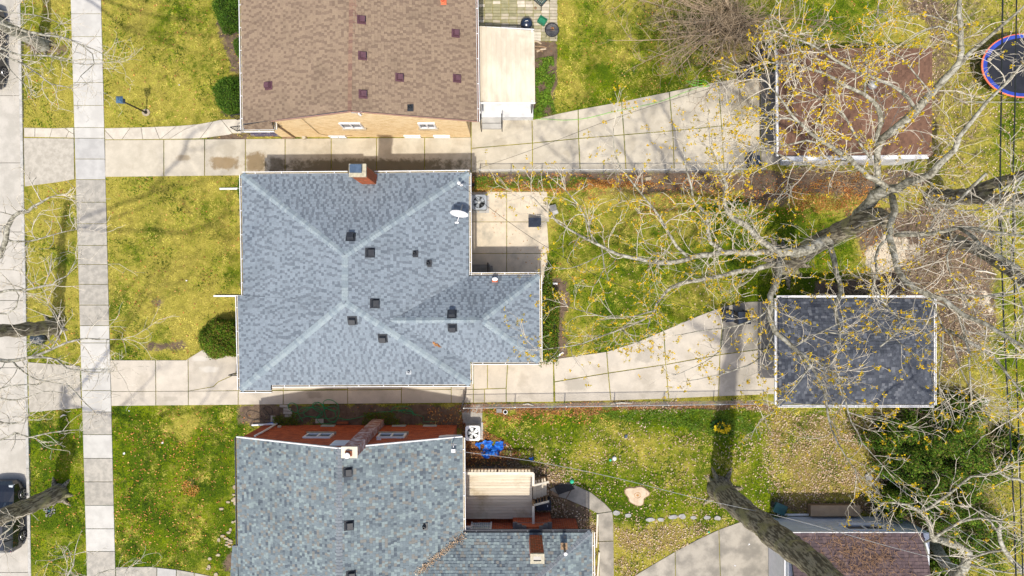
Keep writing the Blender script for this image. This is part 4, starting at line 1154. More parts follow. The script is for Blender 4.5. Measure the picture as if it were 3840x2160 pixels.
pipe_vent(hr, RR.at(1591, 1974)[0], M['vent_black'], .06, .25)
mb = MB(); mb.tube([P(1697, 1660, 3.15), P(1700, 1676, 3.9)], .03, 6); mb.tube([P(1695, 1668, 3.5), P(1712, 1668, 3.5)], .02, 5); mb.box(P(1700, 1690, 3.3), (.2, .16, .1)); mb.build('service_mast', M['white_dirty'], hr)
# back door with white security grille
mb = MB(); da, db = G(1842, 1944), G(1776, 1944)
mb.box(((da.x+db.x)/2, da.y+.02, 1.72), (.92, .06, 1.72)); dr = mb.build('door', M['curtain'], hr)
mb = MB()
for i in range(9): mb.box((db.x+.04+i*.105, da.y+.075, 1.72), (.02, .03, 1.62))
for z in (.92, 1.3, 1.75, 2.2, 2.55): mb.box(((da.x+db.x)/2, da.y+.08, z), (.9, .03, .035))
mb.box(((da.x+db.x)/2, da.y+.08, 1.9), (.3, .03, .3)); mb.build('grille', M['white'], dr)
mb = MB()
for X in (da.x+.03, db.x-.03): mb.box((X, da.y+.07, 1.72), (.07, .10, 1.78))
mb.box(((da.x+db.x)/2, da.y+.07, 2.63), (1.0, .10, .07)); mb.build('frame', M['white'], dr)
mb = MB(); mb.box(P(1745, 1979, 2.3), (.5, .12, .22)); mb.build('porch_lamp', M['white'], hr)

# ------------------------------------------------------------------ timber deck of the red house
dk = empty('timber_deck', G(1870, 1830), 'pale timber deck with railings and steps behind the red brick house', 'deck')
zd = .82; ya = 1742; nb = 18; pitch = 184/nb
for i in range(nb):
    y0_, y1_ = ya+i*pitch, ya+(i+1)*pitch-.55
    a, b = G(1722, y0_), G(1994, y1_)
    mb = MB(); mb.box(((a.x+b.x)/2, (a.y+b.y)/2, zd-.015+random.uniform(-.003, .003)), (b.x-a.x, a.y-b.y, .03))
    mb.build('board', M['deck'], dk)
mb = MB()
for X in (1730, 1800, 1870, 1940, 1990): mb.bar(G(X, 1744, zd-.12), G(X, 1925, zd-.12), .05, .16)
for X in (1730, 1860, 1990):
    for Y in (1746, 1922): mb.box(G(X, Y, .35), (.09, .09, .72))
mb.build('joist', M['wood_brown'], dk)
ztop = 1.72
mb = MB(); mb.bar(G(1728, 1741, ztop), G(1997, 1741, ztop), .13, .035); mb.bar(G(1996, 1741, ztop-.004), G(1996, 1786, ztop-.004), .12, .035); mb.bar(G(1996, 1857, ztop), G(1996, 1921, ztop), .12, .035)
mb.build('rail', M['wood_pale'], dk)
mb = MB(); mb.bar(G(1728, 1741, .95), G(1997, 1741, .95), .05, .06); mb.bar(G(1996, 1741, .95), G(1996, 1786, .95), .05, .06); mb.bar(G(1996, 1857, .95), G(1996, 1921, .95), .05, .06); mb.build('lower_rail', M['wood_brown'], dk)
for i in range(22):
    X = 1733+i*12.2; wdt = .09 if i in (11, 21) else .038
    mb = MB(); mb.box(G(X, 1740, (ztop+.86)/2-.01), (wdt, wdt, ztop-.9)); mb.build('baluster', M['wood_brown'], dk)
for Y in (1752, 1764, 1776, 1786, 1857, 1869, 1881, 1893, 1905, 1919):
    mb = MB(); wdt = .09 if Y in (1786, 1857) else .038; mb.box(G(1996, Y, (ztop+.86)/2-.01), (wdt, wdt, ztop-.9)); mb.build('baluster', M['wood_brown'], dk)
for i in range(4):
    z = .66-.17*i
    for j in range(2):
        a = G(1997+i*13.2+j*6.4, 1788); b = G(1997+i*13.2+(j+1)*6.4-.4, 1856)
        mb = MB(); mb.box(((a.x+b.x)/2, (a.y+b.y)/2, z), (b.x-a.x, a.y-b.y, .035)); mb.build('tread', M['deck'], dk)
for Y in (1786, 1857):
    mb = MB(); mb.bar(G(1996, Y, .62), G(2050, Y, .05), .05, .22); mb.build('stringer', M['wood_brown'], dk)
    mb = MB(); mb.bar(G(1994, Y, 1.66), G(2054, Y, 1.0), .10, .045); mb.build('handrail', M['wood_pale'], dk)
    for i in range(5):
        X = 2003+i*11; zb = .62-.57*(X-1996)/54; mb = MB(); mb.bar(G(X, Y, zb), G(X, Y, 1.62-.66*(X-1994)/60), .04 if i < 4 else .08); mb.build('baluster', M['wood_brown'], dk)
# wire netting on the north side
mb = MB()
for i in range(60):
    X = 1728+i*4.5
    mb.bar(G(X, 1738, .5), G(X+4.5, 1738, 1.55), .006); mb.bar(G(X+4.5, 1738, .5), G(X, 1738, 1.55), .003)
mb.build('netting', M['galv'], dk, kind='stuff')

# ------------------------------------------------------------------ garages
def hip_roof(parent, x0, y0, x1, y1, ze, zr, mats, caps, ridge_run=None, e=.143):
    TLp, TRp, BRp, BLp = P(x0, y0, ze), P(x1, y0, ze), P(x1, y1, ze), P(x0, y1, ze)
    hh = (TLp.y-BLp.y)/2; cy = (TLp.y+BLp.y)/2
    A = Vector((TLp.x+hh*1.0, cy, zr)); B_ = Vector((TRp.x-hh*1.0, cy, zr)); sl = (zr-ze)/hh
    r = Roof(parent, mats, caps, deckm)
    r.plane([TLp, TRp, B_, A], (0, 1), e=e, style='mix'); r.plane([BLp, A, B_, BRp], (3, 0), e=e, style='mix'); r.plane([TLp, A, BLp], (2, 0), e=e, style='mix'); r.plane([TRp, BRp, B_], (0, 1), e=e, style='mix')
    n_, s2, e_, w_ = (0,1,-sl), (0,-1,-sl), (1,0,-sl), (-1,0,-sl)
    for p, q, a, b in ((TLp, A, w_, n_), (TRp, B_, n_, e_), (BRp, B_, e_, s2), (BLp, A, s2, w_), (A, B_, n_, s2)): r.hip(p, q, a, b)
    return r.finish()
gb_ = empty('garage', G(3080, 1310), 'detached garage with a charcoal hipped roof and white trim, under the branches', 'garage')
hip_roof(gb_, 2919, 1121, 3499, 1515, 2.5, 3.45, SH_DARK, SH_DARK[:3])
for a, b, o_ in (((2915, 1117), (3503, 1117), (0, 1)), ((3503, 1117), (3503, 1519), (1, 0)), ((2915, 1519), (3503, 1519), (0, -1)), ((2915, 1119), (2915, 1519), (-1, 0))):
    gutter(gb_, P(*a, 2.5)[:2], P(*b, 2.5)[:2], 2.5, o_, inner=M['white'])
wg = wall_outline(gb_, [(2925, 1128), (3375, 1128), (3375, 1475), (2925, 1475)], 2.42, M['siding'])
def garage_door(parent, X, ya_, yb_, z1, mat, panels=4):
    d = empty('garage_door', G(X, (ya_+yb_)/2, 0), parent=parent)
    for i in range(panels):
        a, b = G(X, ya_), G(X, yb_); h = z1/panels
        mb = MB(); mb.box((a.x-.02, (a.y+b.y)/2, h*(i+.5)), (.05, a.y-b.y, h-.02)); mb.build('panel', mat, d)
    return d
garage_door(gb_, 2924, 1160, 1440, 2.2, M['taupe'])
mb = MB(); mb.box(P(2910, 1175, 2.2), (.1, .9, .12)); mb.build('door_trim', M['white'], gb_)
gt = empty('garage', G(3130, 440), 'detached garage with a rust-brown hipped roof, under the upper tree branches', 'garage')
hip_roof(gt, 2922, 182, 3494, 582, 2.5, 3.5, SH_RUST, SH_RUST[:3])
wall_outline(gt, [(2925, 255), (3370, 255), (3370, 620), (2925, 620)], 2.42, M['white_dirty'])
gutter(gt, P(2918, 182, 2.5)[:2], P(2922, 584, 2.5)[:2], 2.5, (-1, 0), inner=M['white'])
mb = MB(); mb.bar(P(2932, 596, 2.42), P(3480, 588, 2.42), .2, .1); mb.bar(P(2932, 590, 2.45), P(3485, 582, 2.45), .03, .16); mb.build('fascia', M['white_dirty'], gt)
garage_door(gt, 2924, 290, 590, 2.2, M['taupe'])
mb = MB(); mb.lathe(P(3268, 322, 3.3), [(.2, 0), (.22, .12), (.16, .25), (.02, .28)], 14); mb.build('roof_turbine', M['galv'], gt)
mb = MB(); mb.box(P(2926, 382, 2.45), (.14, .3, .14)); mb.build('lamp', M['white'], gt)
gl = empty('garage', G(3200, 2100), 'white-sided garage with a plum-brown roof littered with twigs, lower right', 'garage')
r = Roof(gl, SH_PLUM, SH_PLUM[:3], deckm)
g1, g2 = P(2958, 1999, 2.5), P(3462, 1999, 2.5); rr = Vector((0, -1, .35))
q1, q2 = P(2958, 1999, 2.5), P(3462, 1999, 2.5)
dd = 3.4
r.plane([q1, q2, q2+Vector((0, -dd, dd*.33)), q1+Vector((0, -dd, dd*.33))], (0, 1), e=.16, w=.33, style='mix')
r.hip(q1+Vector((0, -dd, dd*.33)), q2+Vector((0, -dd, dd*.33)), Vector((0,1,-.33)), Vector((0,-1,-.33)))
q3, q4 = q1+Vector((0, -2*dd, 0)), q2+Vector((0, -2*dd, 0))
r.plane([q3, q1+Vector((0, -dd, dd*.33)), q2+Vector((0, -dd, dd*.33)), q4], (3, 0), e=.16, w=.33, style='mix')
r.finish(150)
wl = wall_outline(gl, [(2884, 1937), (3378, 1937), (3378, 2390), (2884, 2390)], 2.4, M['siding'])
mb = MB()
a, b = G(2884, 1937), G(3378, 1937)
for i in range(12): mb.box(((a.x+b.x)/2, a.y+.012, .15+i*.195), (b.x-a.x-.02, .018, .18))
mb.build('siding_boards', M['siding'], wl, kind='stuff')
mb = MB(); mb.box(((q1.x+q2.x)/2, q1.y+.02, 2.43), (q2.x-q1.x, .04, .14)); mb.build('fascia', M['white'], gl)
w = window(gl, G(3245, 1937)[:2], G(3104, 1937)[:2], 1.35, 2.1, (0, 1), frame=.09, glass=M['darkglass'], sill=M['white'])
for X in (3060, 3290):
    mb = MB(); mb.box(G(X, 1936, 1.72), (.28, .04, .8)); mb.build('shutter', M['white_dirty'], gl)
gd = garage_door(gl, 2884, 1990, 2280, 2.1, M['white'])
mb = MB(); mb.box(P(2942, 2085, 2.0), (.14, .16, .14)); mb.build('lamp', M['white'], gl)
# twigs and catkins lying on that roof
mb = MB(); random.seed(21)
for i in range(420):
    X = random.gauss(3230, 95); Y = random.uniform(2006, 2160)
    if X < 2985 or X > 3450: continue
    v = (Y-1999)/72*.93; z = 2.53+v*.33
    c = P(X, Y, z); L = random.uniform(.12, .5); a_ = random.uniform(0, 6.28); pts = []
    for j in range(4): pts.append(c + Vector((math.cos(a_), math.sin(a_), -.33*math.sin(a_)))*L*(j/3)); a_ += random.uniform(-.8, .8)
    mb.tube(pts, .008, 3, cap=False)
mb.build('twig_litter', mk('orange_twig', (.36,.22,.12), (.24,.14,.08), 8, .9), None, kind='stuff', label='tangle of dead orange-brown twigs lying on the plum-brown garage roof', cat='twigs')

# ------------------------------------------------------------------ foliage, grass and leaf litter
def tint_mat(name, rough=.8, trans=.0, grain=.25):
    m, nt, b = newmat(name)
    a = nt.nodes.new('ShaderNodeAttribute'); a.attribute_name = 'tint'
    n = noise_(nt, pos(nt), 30, 2, .6)
    f = math_(nt, 'ADD', math_(nt, 'MULTIPLY', n, 2*grain), 1-grain)
    nt.links.new(mixc(nt, 1.0, a.outputs['Color'], comb(nt, f), 'MULTIPLY'), b.inputs['Base Color'])
    b.inputs['Roughness'].default_value = rough; b.inputs['Specular IOR Level'].default_value = .2
    if trans:
        b.inputs['Transmission Weight'].default_value = 0
        tr = nt.nodes.new('ShaderNodeBsdfTranslucent'); mx = nt.nodes.new('ShaderNodeMixShader')
        nt.links.new(a.outputs['Color'], tr.inputs[0]); mx.inputs[0].default_value = trans
        out = nt.nodes['Material Output']
        nt.links.new(b.outputs[0], mx.inputs[1]); nt.links.new(tr.outputs[0], mx.inputs[2]); nt.links.new(mx.outputs[0], out.inputs[0])
    return m
MT_LEAF = tint_mat('leaf_tint', .7, .25); MT_GRASS = tint_mat('grass_tint', .85, .2); MT_DEAD = tint_mat('dead_leaf_tint', .85)
def rnd_cols(n, pal, var=.25, w=None):
    pal = np.array(pal); i = RNG.choice(len(pal), n, p=w)
    c = pal[i]*(1+RNG.uniform(-var, var, (n, 1)))
    return np.concatenate([c, np.ones((n, 1))], 1)
def quads_at(c, size, normal_up=.4, aspect=.5, fold=.0):
    """random small quads (two triangles sharing a crease) at points c (n,3)"""
    n = len(c)
    nr = RNG.normal(size=(n, 3)); nr /= np.linalg.norm(nr, axis=1, keepdims=True); nr[:, 2] = np.abs(nr[:, 2]) + normal_up
    nr /= np.linalg.norm(nr, axis=1, keepdims=True)
    t = RNG.normal(size=(n, 3)); t -= nr*(t*nr).sum(1, keepdims=True); t /= np.linalg.norm(t, axis=1, keepdims=True)
    b = np.cross(nr, t)
    s_ = (size*RNG.uniform(.6, 1.3, n))[:, None]
    a0 = c - t*s_*.5; a1 = c + b*s_*aspect*.5 + nr*s_*fold; a2 = c + t*s_*.5; a3 = c - b*s_*aspect*.5 + nr*s_*fold
    return np.stack([a0, a3, a2, a1], 1).reshape(-1, 3)

def shrub(name, px, py, rx, ry, rz, n, leaf, pal, label, cat='shrub', group=None, z0=0.0, clipped=True, rough_=.06, w=None, lumps=0, core=.84):
    """leafy shrub: a dark green inner hull and thousands of leaves over it; rx, ry in px, rz in metres"""
    k = 1-(z0+rz*.7)/H
    c = Vector(((px-1920)/S*k, -(py-1080)/S*k, z0)); rx, ry = rx/S*k, ry/S*k
    t = empty(name, c, label, cat, group)
    if leaf == .16: n, leaf = 10000, .115
    d = RNG.normal(size=(n, 3)); d[:, 2] = np.abs(d[:, 2])*1.0; d /= np.linalg.norm(d, axis=1, keepdims=True)
    p_ = 2.8 if clipped else 2.0
    q = (np.abs(d[:, 0])**p_ + np.abs(d[:, 1])**p_ + np.abs(d[:, 2])**p_)**(-1/p_)
    amp = np.array([mnoise.noise(Vector((float(x)*2.3+px, float(y)*2.3+py, float(z_)*2.3))) for x, y, z_ in d[:, :]]) if n < 9000 else np.sin(d[:, 0]*5+px)*np.cos(d[:, 1]*6+py)
    rad = q*(1 + (rough_*2.2)*amp + RNG.normal(0, rough_*.6, n)) * RNG.uniform(.88, 1.02, n)
    pts = d*rad[:, None]*np.array([rx, ry, rz]) + np.array(c)
    v = quads_at(pts, leaf, .25, .55, .12)
    col = rnd_cols(n, pal, .3, w)
    fast_mesh('leaves', v, n, MT_LEAF, t, np.repeat(col, 4, 0), 4, kind='stuff')
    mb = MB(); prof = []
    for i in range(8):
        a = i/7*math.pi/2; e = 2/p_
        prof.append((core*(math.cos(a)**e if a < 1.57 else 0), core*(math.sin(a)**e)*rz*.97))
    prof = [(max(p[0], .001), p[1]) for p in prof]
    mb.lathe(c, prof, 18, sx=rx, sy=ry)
    mb.build('inner_hull', M['hull_green'], t, smooth=True)
    return t
M['hull_green'] = mk('inner_hull', (.030,.042,.012), (.016,.022,.008), 9, .95, .6, 25, .04, .4)  # dark green hull filling the shrub behind its leaves
YEW = [(.035,.095,.008), (.055,.135,.010), (.08,.165,.012), (.115,.19,.02)]
YEW2 = [(.06,.135,.008), (.10,.19,.012), (.15,.23,.015), (.20,.15,.03)]
shrub('yew_bush', 856, 28, 60, 78, 1.3, 9000, .07, YEW, 'largest dark green yew by the tan brick house, cut by the top edge', 'bush', 'clipped evergreens by the front walls')
shrub('yew_bush', 857, 348, 62, 66, 1.35, 8500, .07, YEW, 'rounded green yew beside the iron porch railings of the tan brick house', 'bush', 'clipped evergreens by the front walls')
shrub('small_bush', 900, 172, 26, 36, .8, 2600, .06, YEW, 'small dark green bush between two big yews of the tan brick house', 'bush', 'clipped evergreens by the front walls')
shrub('yew_bush', 824, 1272, 86, 72, 1.35, 12000, .085, YEW2, 'clipped yellow-green bush beside the entry landing of the grey-roofed house', 'bush', 'clipped evergreens by the front walls')
shrub('narrow_bush', 908, 705, 20, 55, .7, 1800, .06, YEW, 'low green planting peeping out from under the north-west eave', 'bush')
shrub('evergreen_hedge', 2056, 1195, 42, 160, 1.2, 10000, .09, YEW2, 'loose evergreen hedge along the rear wing of the grey-roofed house', 'hedge', clipped=False, rough_=.14)
YJ = [(.05,.125,.010), (.08,.175,.012), (.125,.22,.016), (.17,.25,.02), (.17,.15,.04)]
spots_y = [(3405, 1665, 110, 95, 2.2, 'broad bright green evergreen closest to the charcoal garage'), (3560, 1640, 100, 90, 2.5, 'tall spreading evergreen in the middle of the thicket behind the garages'),
           (3480, 1790, 140, 100, 2.3, 'widest dark evergreen of the thicket, south of the square paving slab'), (3650, 1760, 90, 95, 1.9, 'dark evergreen under the two black cables'),
           (3400, 1880, 80, 60, 1.8, 'low evergreen touching the white-sided garage wall'), (3560, 1925, 120, 75, 2.2, 'dense evergreen behind the south-east garage corner'),
           (3690, 2020, 120, 110, 2.0, 'shaded evergreen under the pale forked limbs'), (3540, 2140, 90, 60, 1.8, 'dark evergreen at the bottom edge beside the plum-brown roof'),
           (3790, 1690, 50, 60, 1.2, 'small dark evergreen at the east end of the thicket'), (3620, 1545, 70, 50, 1.5, 'yellow-green evergreen at the north end of the thicket')]
for x, y, a, b, h, lb in spots_y:
    shrub('evergreen_shrub', x, y, a*.95, b*.95, h, 6500, .16, YJ, lb, 'shrub', 'evergreen thicket behind the garages', clipped=False, rough_=.24, core=.7)
def weeds(name, poly, n, size, pal, label, cat='weeds', h=.25):
    xs = np.array([p[0] for p in poly]); ys = np.array([p[1] for p in poly])
    X = RNG.uniform(xs.min(), xs.max(), n*3); Y = RNG.uniform(ys.min(), ys.max(), n*3)
    nz = np.sin(X*.09+Y*.05)+np.cos(Y*.08-X*.03)+RNG.normal(0, .6, n*3)
    k = (sd_poly(X, Y, poly) > 0) & (nz > -.5); X, Y = X[k][:n], Y[k][:n]; m_ = len(X)
    c = np.stack([(X-1920)/S, -(Y-1080)/S, RNG.uniform(.03, h, m_)], 1)
    v = quads_at(c, size, .3, .28, .15); return fast_mesh(name, v, m_, MT_LEAF, None, np.repeat(rnd_cols(m_, pal, .3), 4, 0), 4, kind='stuff', label=label, cat=cat)
WEED = [(.12,.24,.02), (.17,.30,.025), (.09,.18,.018), (.20,.28,.03)]
weeds('bed_weeds', [(2006, 225), (2075, 215), (2082, 300), (2062, 350), (2085, 425), (2000, 450), (1955, 452), (1990, 400), (2008, 380)], 3500, .14, WEED, 'bright green weeds in the bed beside the cream awning')
weeds('strip_weeds', rect(1780, 664, 2200, 708), 2600, .10, WEED, 'green weeds in the strip between the two properties')
weeds('bed_weeds', [(1025, 1560), (1120, 1545), (1130, 1592), (1030, 1594)], 900, .09, YEW2, 'green weeds by the north-west corner of the red brick wall')
weeds('bed_weeds', [(1365, 1545), (1500, 1545), (1500, 1590), (1360, 1592)], 1200, .09, YEW2, 'green weeds at the foot of the red chimney')
weeds('ground_ivy', [(2230, 1540), (2560, 1530), (2820, 1545), (2830, 1620), (2700, 1640), (2560, 1600), (2430, 1590), (2300, 1570)], 5200, .10, WEED, 'patch of bright green ground ivy below the middle driveway', 'ground cover', h=.12)
weeds('wall_weeds', rect(2880, 1925, 2960, 1945), 300, .12, YEW2, 'weeds at the north-west corner of the white-sided garage')

# grass tufts and dead leaves spread by the same cover map
def keep_off_paving(X, Y):
    ok = np.ones(len(X), bool)
    for p in PAVED:
        pp = np.array(p)
        m_ = (X > pp[:, 0].min()-2) & (X < pp[:, 0].max()+2) & (Y > pp[:, 1].min()-2) & (Y < pp[:, 1].max()+2) & ok
        if m_.any():
            ii = np.where(m_)[0]; ok[ii[sd_poly(X[ii], Y[ii], p) > -1.5]] = False
    for q in (rect(1000, 700, 1755, 1395), rect(1750, 1055, 1995, 1315), rect(1050, -50, 1770, 516), rect(985, 1592, 1720, 2300), rect(1720, 1940, 2165, 2300), rect(2848, 1126, 3380, 1478), rect(2850, 250, 3375, 622), rect(2882, 1936, 3385, 2300), rect(1765, 130, 2000, 455), rect(1800, 450, 1885, 490)):
        ok &= ~(sd_poly(X, Y, q) > 0)
    return ok & (X > kx(Y)+4)
NB = 560000
X = RNG.uniform(60, 3900, NB); Y = RNG.uniform(-60, 2220, NB)
lu, so, li, sa = cover(X, Y)
keep = keep_off_paving(X, Y) & (RNG.uniform(0, 1, NB) > np.clip(so*1.15+sa, 0, .985)) & (RNG.uniform(0, 1, NB) < .35+lu*.65)
X, Y, lu = X[keep], Y[keep], lu[keep]; n = len(X)
clump = (vn(X, Y, 90, 1)-.5)*2.2
q1_ = (vn(X, Y, 26, 2)-.5)*2.2; q2_ = (vn(X, Y, 9, 3)-.5)*2.2; q3_ = vn(X, Y, 15, 4)
g = np.clip(lu*1.15 + clump*.60 + q1_*.55 + q2_*.45 + RNG.normal(0, .12, n) + .04, 0, 1)[:, None]
straw = np.array([.46, .39, .085])*(1+RNG.uniform(-.35, .35, (n, 1))); grn = np.array([.155, .22, .004])*(1+RNG.uniform(-.4, .45, (n, 1)))
dkg = np.array([.045, .095, .003])*(1+RNG.uniform(-.3, .3, (n, 1)))
grn = np.where(RNG.uniform(0, 1, (n, 1)) < np.clip(lu*1.05 - .20 + .45*q1_ + .45*q2_ + .30*clump, 0, .97)[:, None], dkg, grn)
colr = np.concatenate([(straw*(1-g)+grn*g)*(.45+1.1*q3_[:, None]), np.ones((n, 1))], 1)
bx, by = (X-1920)/S, -(Y-1080)/S
ang = RNG.uniform(0, 2*np.pi, n); L = RNG.uniform(.06, .14, n); wd = RNG.uniform(.014, .030, n); hh = RNG.uniform(.025, .06, n)
base = np.stack([bx, by, np.full(n, -.01)], 1); dv = np.stack([np.cos(ang), np.sin(ang), np.zeros(n)], 1); sv = np.stack([-np.sin(ang), np.cos(ang), np.zeros(n)], 1)
v = np.stack([base - sv*wd[:, None], base + sv*wd[:, None], base + dv*L[:, None] + np.array([0, 0, 1])*hh[:, None]], 1).reshape(-1, 3)
fast_mesh('grass', v, n, MT_GRASS, None, np.repeat(colr, 3, 0), 3, kind='stuff', label='short patchy spring grass, part green and part straw-coloured, on all the lawns', cat='grass')
NL = 420000
X = RNG.uniform(60, 3900, NL); Y = RNG.uniform(-60, 2220, NL)
lu, so, li, sa = cover(X, Y)
cl = np.clip(.5+(vn(X, Y, 45, 11)-.5)*1.5+(vn(X, Y, 14, 12)-.5)*1.1, 0, 1)**1.5
keep = keep_off_paving(X, Y) & (RNG.uniform(0, 1, NL) < li*(.35+.65*cl)*.95)
X, Y = X[keep], Y[keep]; n = len(X)
c = np.stack([(X-1920)/S, -(Y-1080)/S, RNG.uniform(.02, .075, n)], 1)
v = quads_at(c, .088, 1.1, .62, .16)
warm = [(.55,.25,.07), (.42,.16,.05), (.62,.36,.13), (.30,.12,.05)]; pale = [(.50,.38,.26), (.42,.29,.18), (.32,.21,.12), (.56,.45,.33)]
isw = (Y < 1000) & (X < 3300) | (Y < 1600) & (X < 2300) | (X < 1000) | ((X < 1900) & (Y < 1760))
colr = np.where(isw[:, None], rnd_cols(n, warm, .3), rnd_cols(n, pale, .3))
fast_mesh('dead_leaves', v, n, MT_DEAD, None, np.repeat(colr, 4, 0), 4, kind='stuff', label='dry orange and tan leaves scattered over lawns, beds and fence lines', cat='leaves')
# leaf debris on the roof valleys and patio
def debris(px0, py0, px1, py1, n, spread, roof, label, name='valley_leaves'):
    t_ = RNG.uniform(0, 1, n); X = px0+(px1-px0)*t_+RNG.normal(0, spread, n); Y = py0+(py1-py0)*t_+RNG.normal(0, spread, n)
    cs = []
    for x, y in zip(X, Y):
        p = roof.at(x, y)[0] if roof else G(x, y, .05)
        cs.append((p.x, p.y, p.z+.05))
    v = quads_at(np.array(cs), .09, .8, .35, .15)
    fast_mesh(name, v, n, MT_DEAD, None, np.repeat(rnd_cols(n, warm if roof is RC or not roof else pale, .3), 4, 0), 4, kind='stuff', label=label, cat='leaves')
debris(1560, 2150, 1740, 2005, 420, 7, RR, 'dry leaves gathered in the valley of the mottled grey-green roof')
debris(1622, 1285, 1652, 1300, 60, 3, RC, 'small heap of orange leaves in the valley of the light blue-grey roof')
debris(1770, 720, 2050, 1040, 90, 30, None, 'orange leaves lying about the rear concrete patio', 'patio_leaves')
debris(1770, 718, 2010, 712, 160, 6, None, 'line of orange leaves along the north edge of the patio', 'patio_leaves')

# ------------------------------------------------------------------ trees
def smooth_path(pts, step=.35, jit=.03):
    """pts: (Vector, r) list -> finer Catmull-Rom list"""
    out = []
    n = len(pts)
    for i in range(n-1):
        p0 = pts[max(i-1, 0)]; p1 = pts[i]; p2 = pts[i+1]; p3 = pts[min(i+2, n-1)]
        L = (p2[0]-p1[0]).length; k = max(1, int(L/step))
        for j in range(k):
            t = j/k; t2 = t*t; t3 = t2*t
            q = .5*((2*p1[0]) + (p2[0]-p0[0])*t + (2*p0[0]-5*p1[0]+4*p2[0]-p3[0])*t2 + (3*p1[0]-p0[0]-3*p2[0]+p3[0])*t3)
            r = p1[1]+(p2[1]-p1[1])*t
            if out: q = q + Vector([random.gauss(0, jit*min(1, r*6+.2)) for _ in range(3)])
            out.append((q, r*random.uniform(.93, 1.07)))
    out.append(pts[-1]); return out

class Tree:
    zs = 1.0; rs = 1.0; bs = 1.0
    def __init__(s, name, base, label, bark, twig, group=None, bloom=None):
        s.root = empty(name, base, label, 'tree', group)
        s.trunk = MB(); s.limb = MB(); s.tw = MB(); s.bl = []; s.bark = bark; s.twig = twig; s.bloom = bloom or [(.66,.45,.010), (.56,.42,.015), (.70,.44,.015), (.48,.40,.02)]
    def path(s, pts, trunk=False, side=1.0, ln=1.6, bloom=.5, zdrop=0.0, tw=1.0):
        w = smooth_path([(P(a, b, c*(s.zs if c > 4 else 1)), r*(s.rs if not trunk else 1)) for a, b, c, r in pts])
        mb = s.trunk if trunk else s.limb; bloom = bloom*s.bs
        rm = max(r for _, r in w)
        mb.tube([p for p, r in w], [r for p, r in w], 12 if rm > .2 else (7 if rm > .06 else 5))
        if not trunk or side: s.sides(w, side, ln, bloom, tw)
        return w
    def sides(s, w, dens, ln, bloom, tw):
        L = 0
        for i in range(1, len(w)):
            seg = (w[i][0]-w[i-1][0]); L += seg.length
            if w[i][1] > .24: continue
            if random.random() < seg.length*2.5*dens:
                t = seg.normalized()
                a = Vector([random.gauss(0, 1) for _ in range(3)]); a -= t*a.dot(t); a.normalize()
                d = (t*random.uniform(.3, .9) + a*random.uniform(.6, 1.1) + Vector((0, 0, random.uniform(-.1, .35)))).normalized()
                s.branch(w[i][0], d, ln*random.uniform(.5, 1.25)*(1.15-.4*i/len(w)), min(w[i][1]*.5, random.uniform(.010, .020)), 2, bloom, tw)
        # the tip itself keeps branching
        p, r = w[-1]
        d = (w[-1][0]-w[-2][0]).normalized()
        for _ in range(3):
            dd = (d + Vector([random.gauss(0, .45) for _ in range(3)])).normalized()
            s.branch(p, dd, ln*random.uniform(.6, 1.1), min(r, .02), 2, bloom, tw)
    def branch(s, p, d, L, r, lvl, bloom, tw):
        k = max(3, int(L/.16)); pts = [p]; st = L/k; dirs = d
        bend = Vector([random.gauss(0, .10) for _ in range(3)])
        for i in range(k):
            dirs = (dirs + bend + Vector([random.gauss(0, .13) for _ in range(3)]) + Vector((0, 0, .02))).normalized()
            pts.append(pts[-1] + dirs*st)
            if lvl > 0 and i > 0 and random.random() < (.68 if lvl == 2 else .5)*tw:
                a = Vector([random.gauss(0, 1) for _ in range(3)]); a -= dirs*a.dot(dirs); a.normalize()
                s.branch(pts[-1], (dirs*.75+a*.75).normalized(), L*random.uniform(.28, .55), max(r*.58, .0045), lvl-1, bloom, tw)
            if bloom and lvl < 2 and random.random() < bloom*.20: s.bl.append(pts[-1])
        if bloom and random.random() < bloom*.8: s.bl.append(pts[-1])
        s.tw.tube(pts, [r*(1-.6*i/k)+.0015 for i in range(k+1)], 4 if lvl == 2 else 3, cap=False)
    def finish(s, bloomname='blossom', bsize=.066, per=7):
        if s.trunk.v: s.trunk.build('trunk', s.bark, s.root, smooth=True)
        if s.limb.v: s.limb.build('limbs', M['bark_grey'] if s.bark is M['bark_dark'] and s.twig is M['bark_twig'] else s.bark, s.root, smooth=True, kind='stuff')
        if s.tw.v: s.tw.build('twigs', s.twig, s.root, kind='stuff')
        if s.bl:
            c = np.array([tuple(b) for b in s.bl]); n = len(c)*per
            c = np.repeat(c, per, 0) + RNG.normal(0, .035, (n, 3))
            v = quads_at(c, bsize, .1, .8, .1)
            fast_mesh(bloomname, v, n, MT_LEAF, s.root, np.repeat(rnd_cols(n, s.bloom, .25), 4, 0), 4, kind='stuff')

random.seed(11)
t = Tree('maple_tree', G(2945, 983), 'huge spreading bare tree dotted with yellow flowers, its crown over the back gardens and garages', M['bark_dark'], M['bark_twig'])
t.zs = 1.2; t.rs = .70; t.bs = .62
t.path([(2932, 986, -1.2, 1.0), (2940, 984, -.1, .78), (2955, 978, .5, .58), (2990, 958, 1.6, .50), (3060, 915, 3.9, .43), (3150, 868, 5.3, .41), (3225, 832, 6.9, .38), (3285, 812, 8.0, .34), (3318, 822, 8.4, .25), (3332, 850, 8.7, .2)], True, 0)
t.path([(3170, 860, 5.6, .36), (3235, 788, 7.2, .34), (3300, 722, 8.4, .32), (3380, 702, 8.9, .22), (3435, 680, 9.5, .19), (3490, 648, 10, .17), (3530, 608, 10.4, .15), (3580, 558, 10.8, .13), (3600, 510, 11, .11), (3645, 448, 11.4, .09), (3705, 378, 11.8, .07), (3765, 318, 12.2, .05), (3840, 230, 12.8, .03)], False, 1.0, 1.8, .10)
P_ = t.path
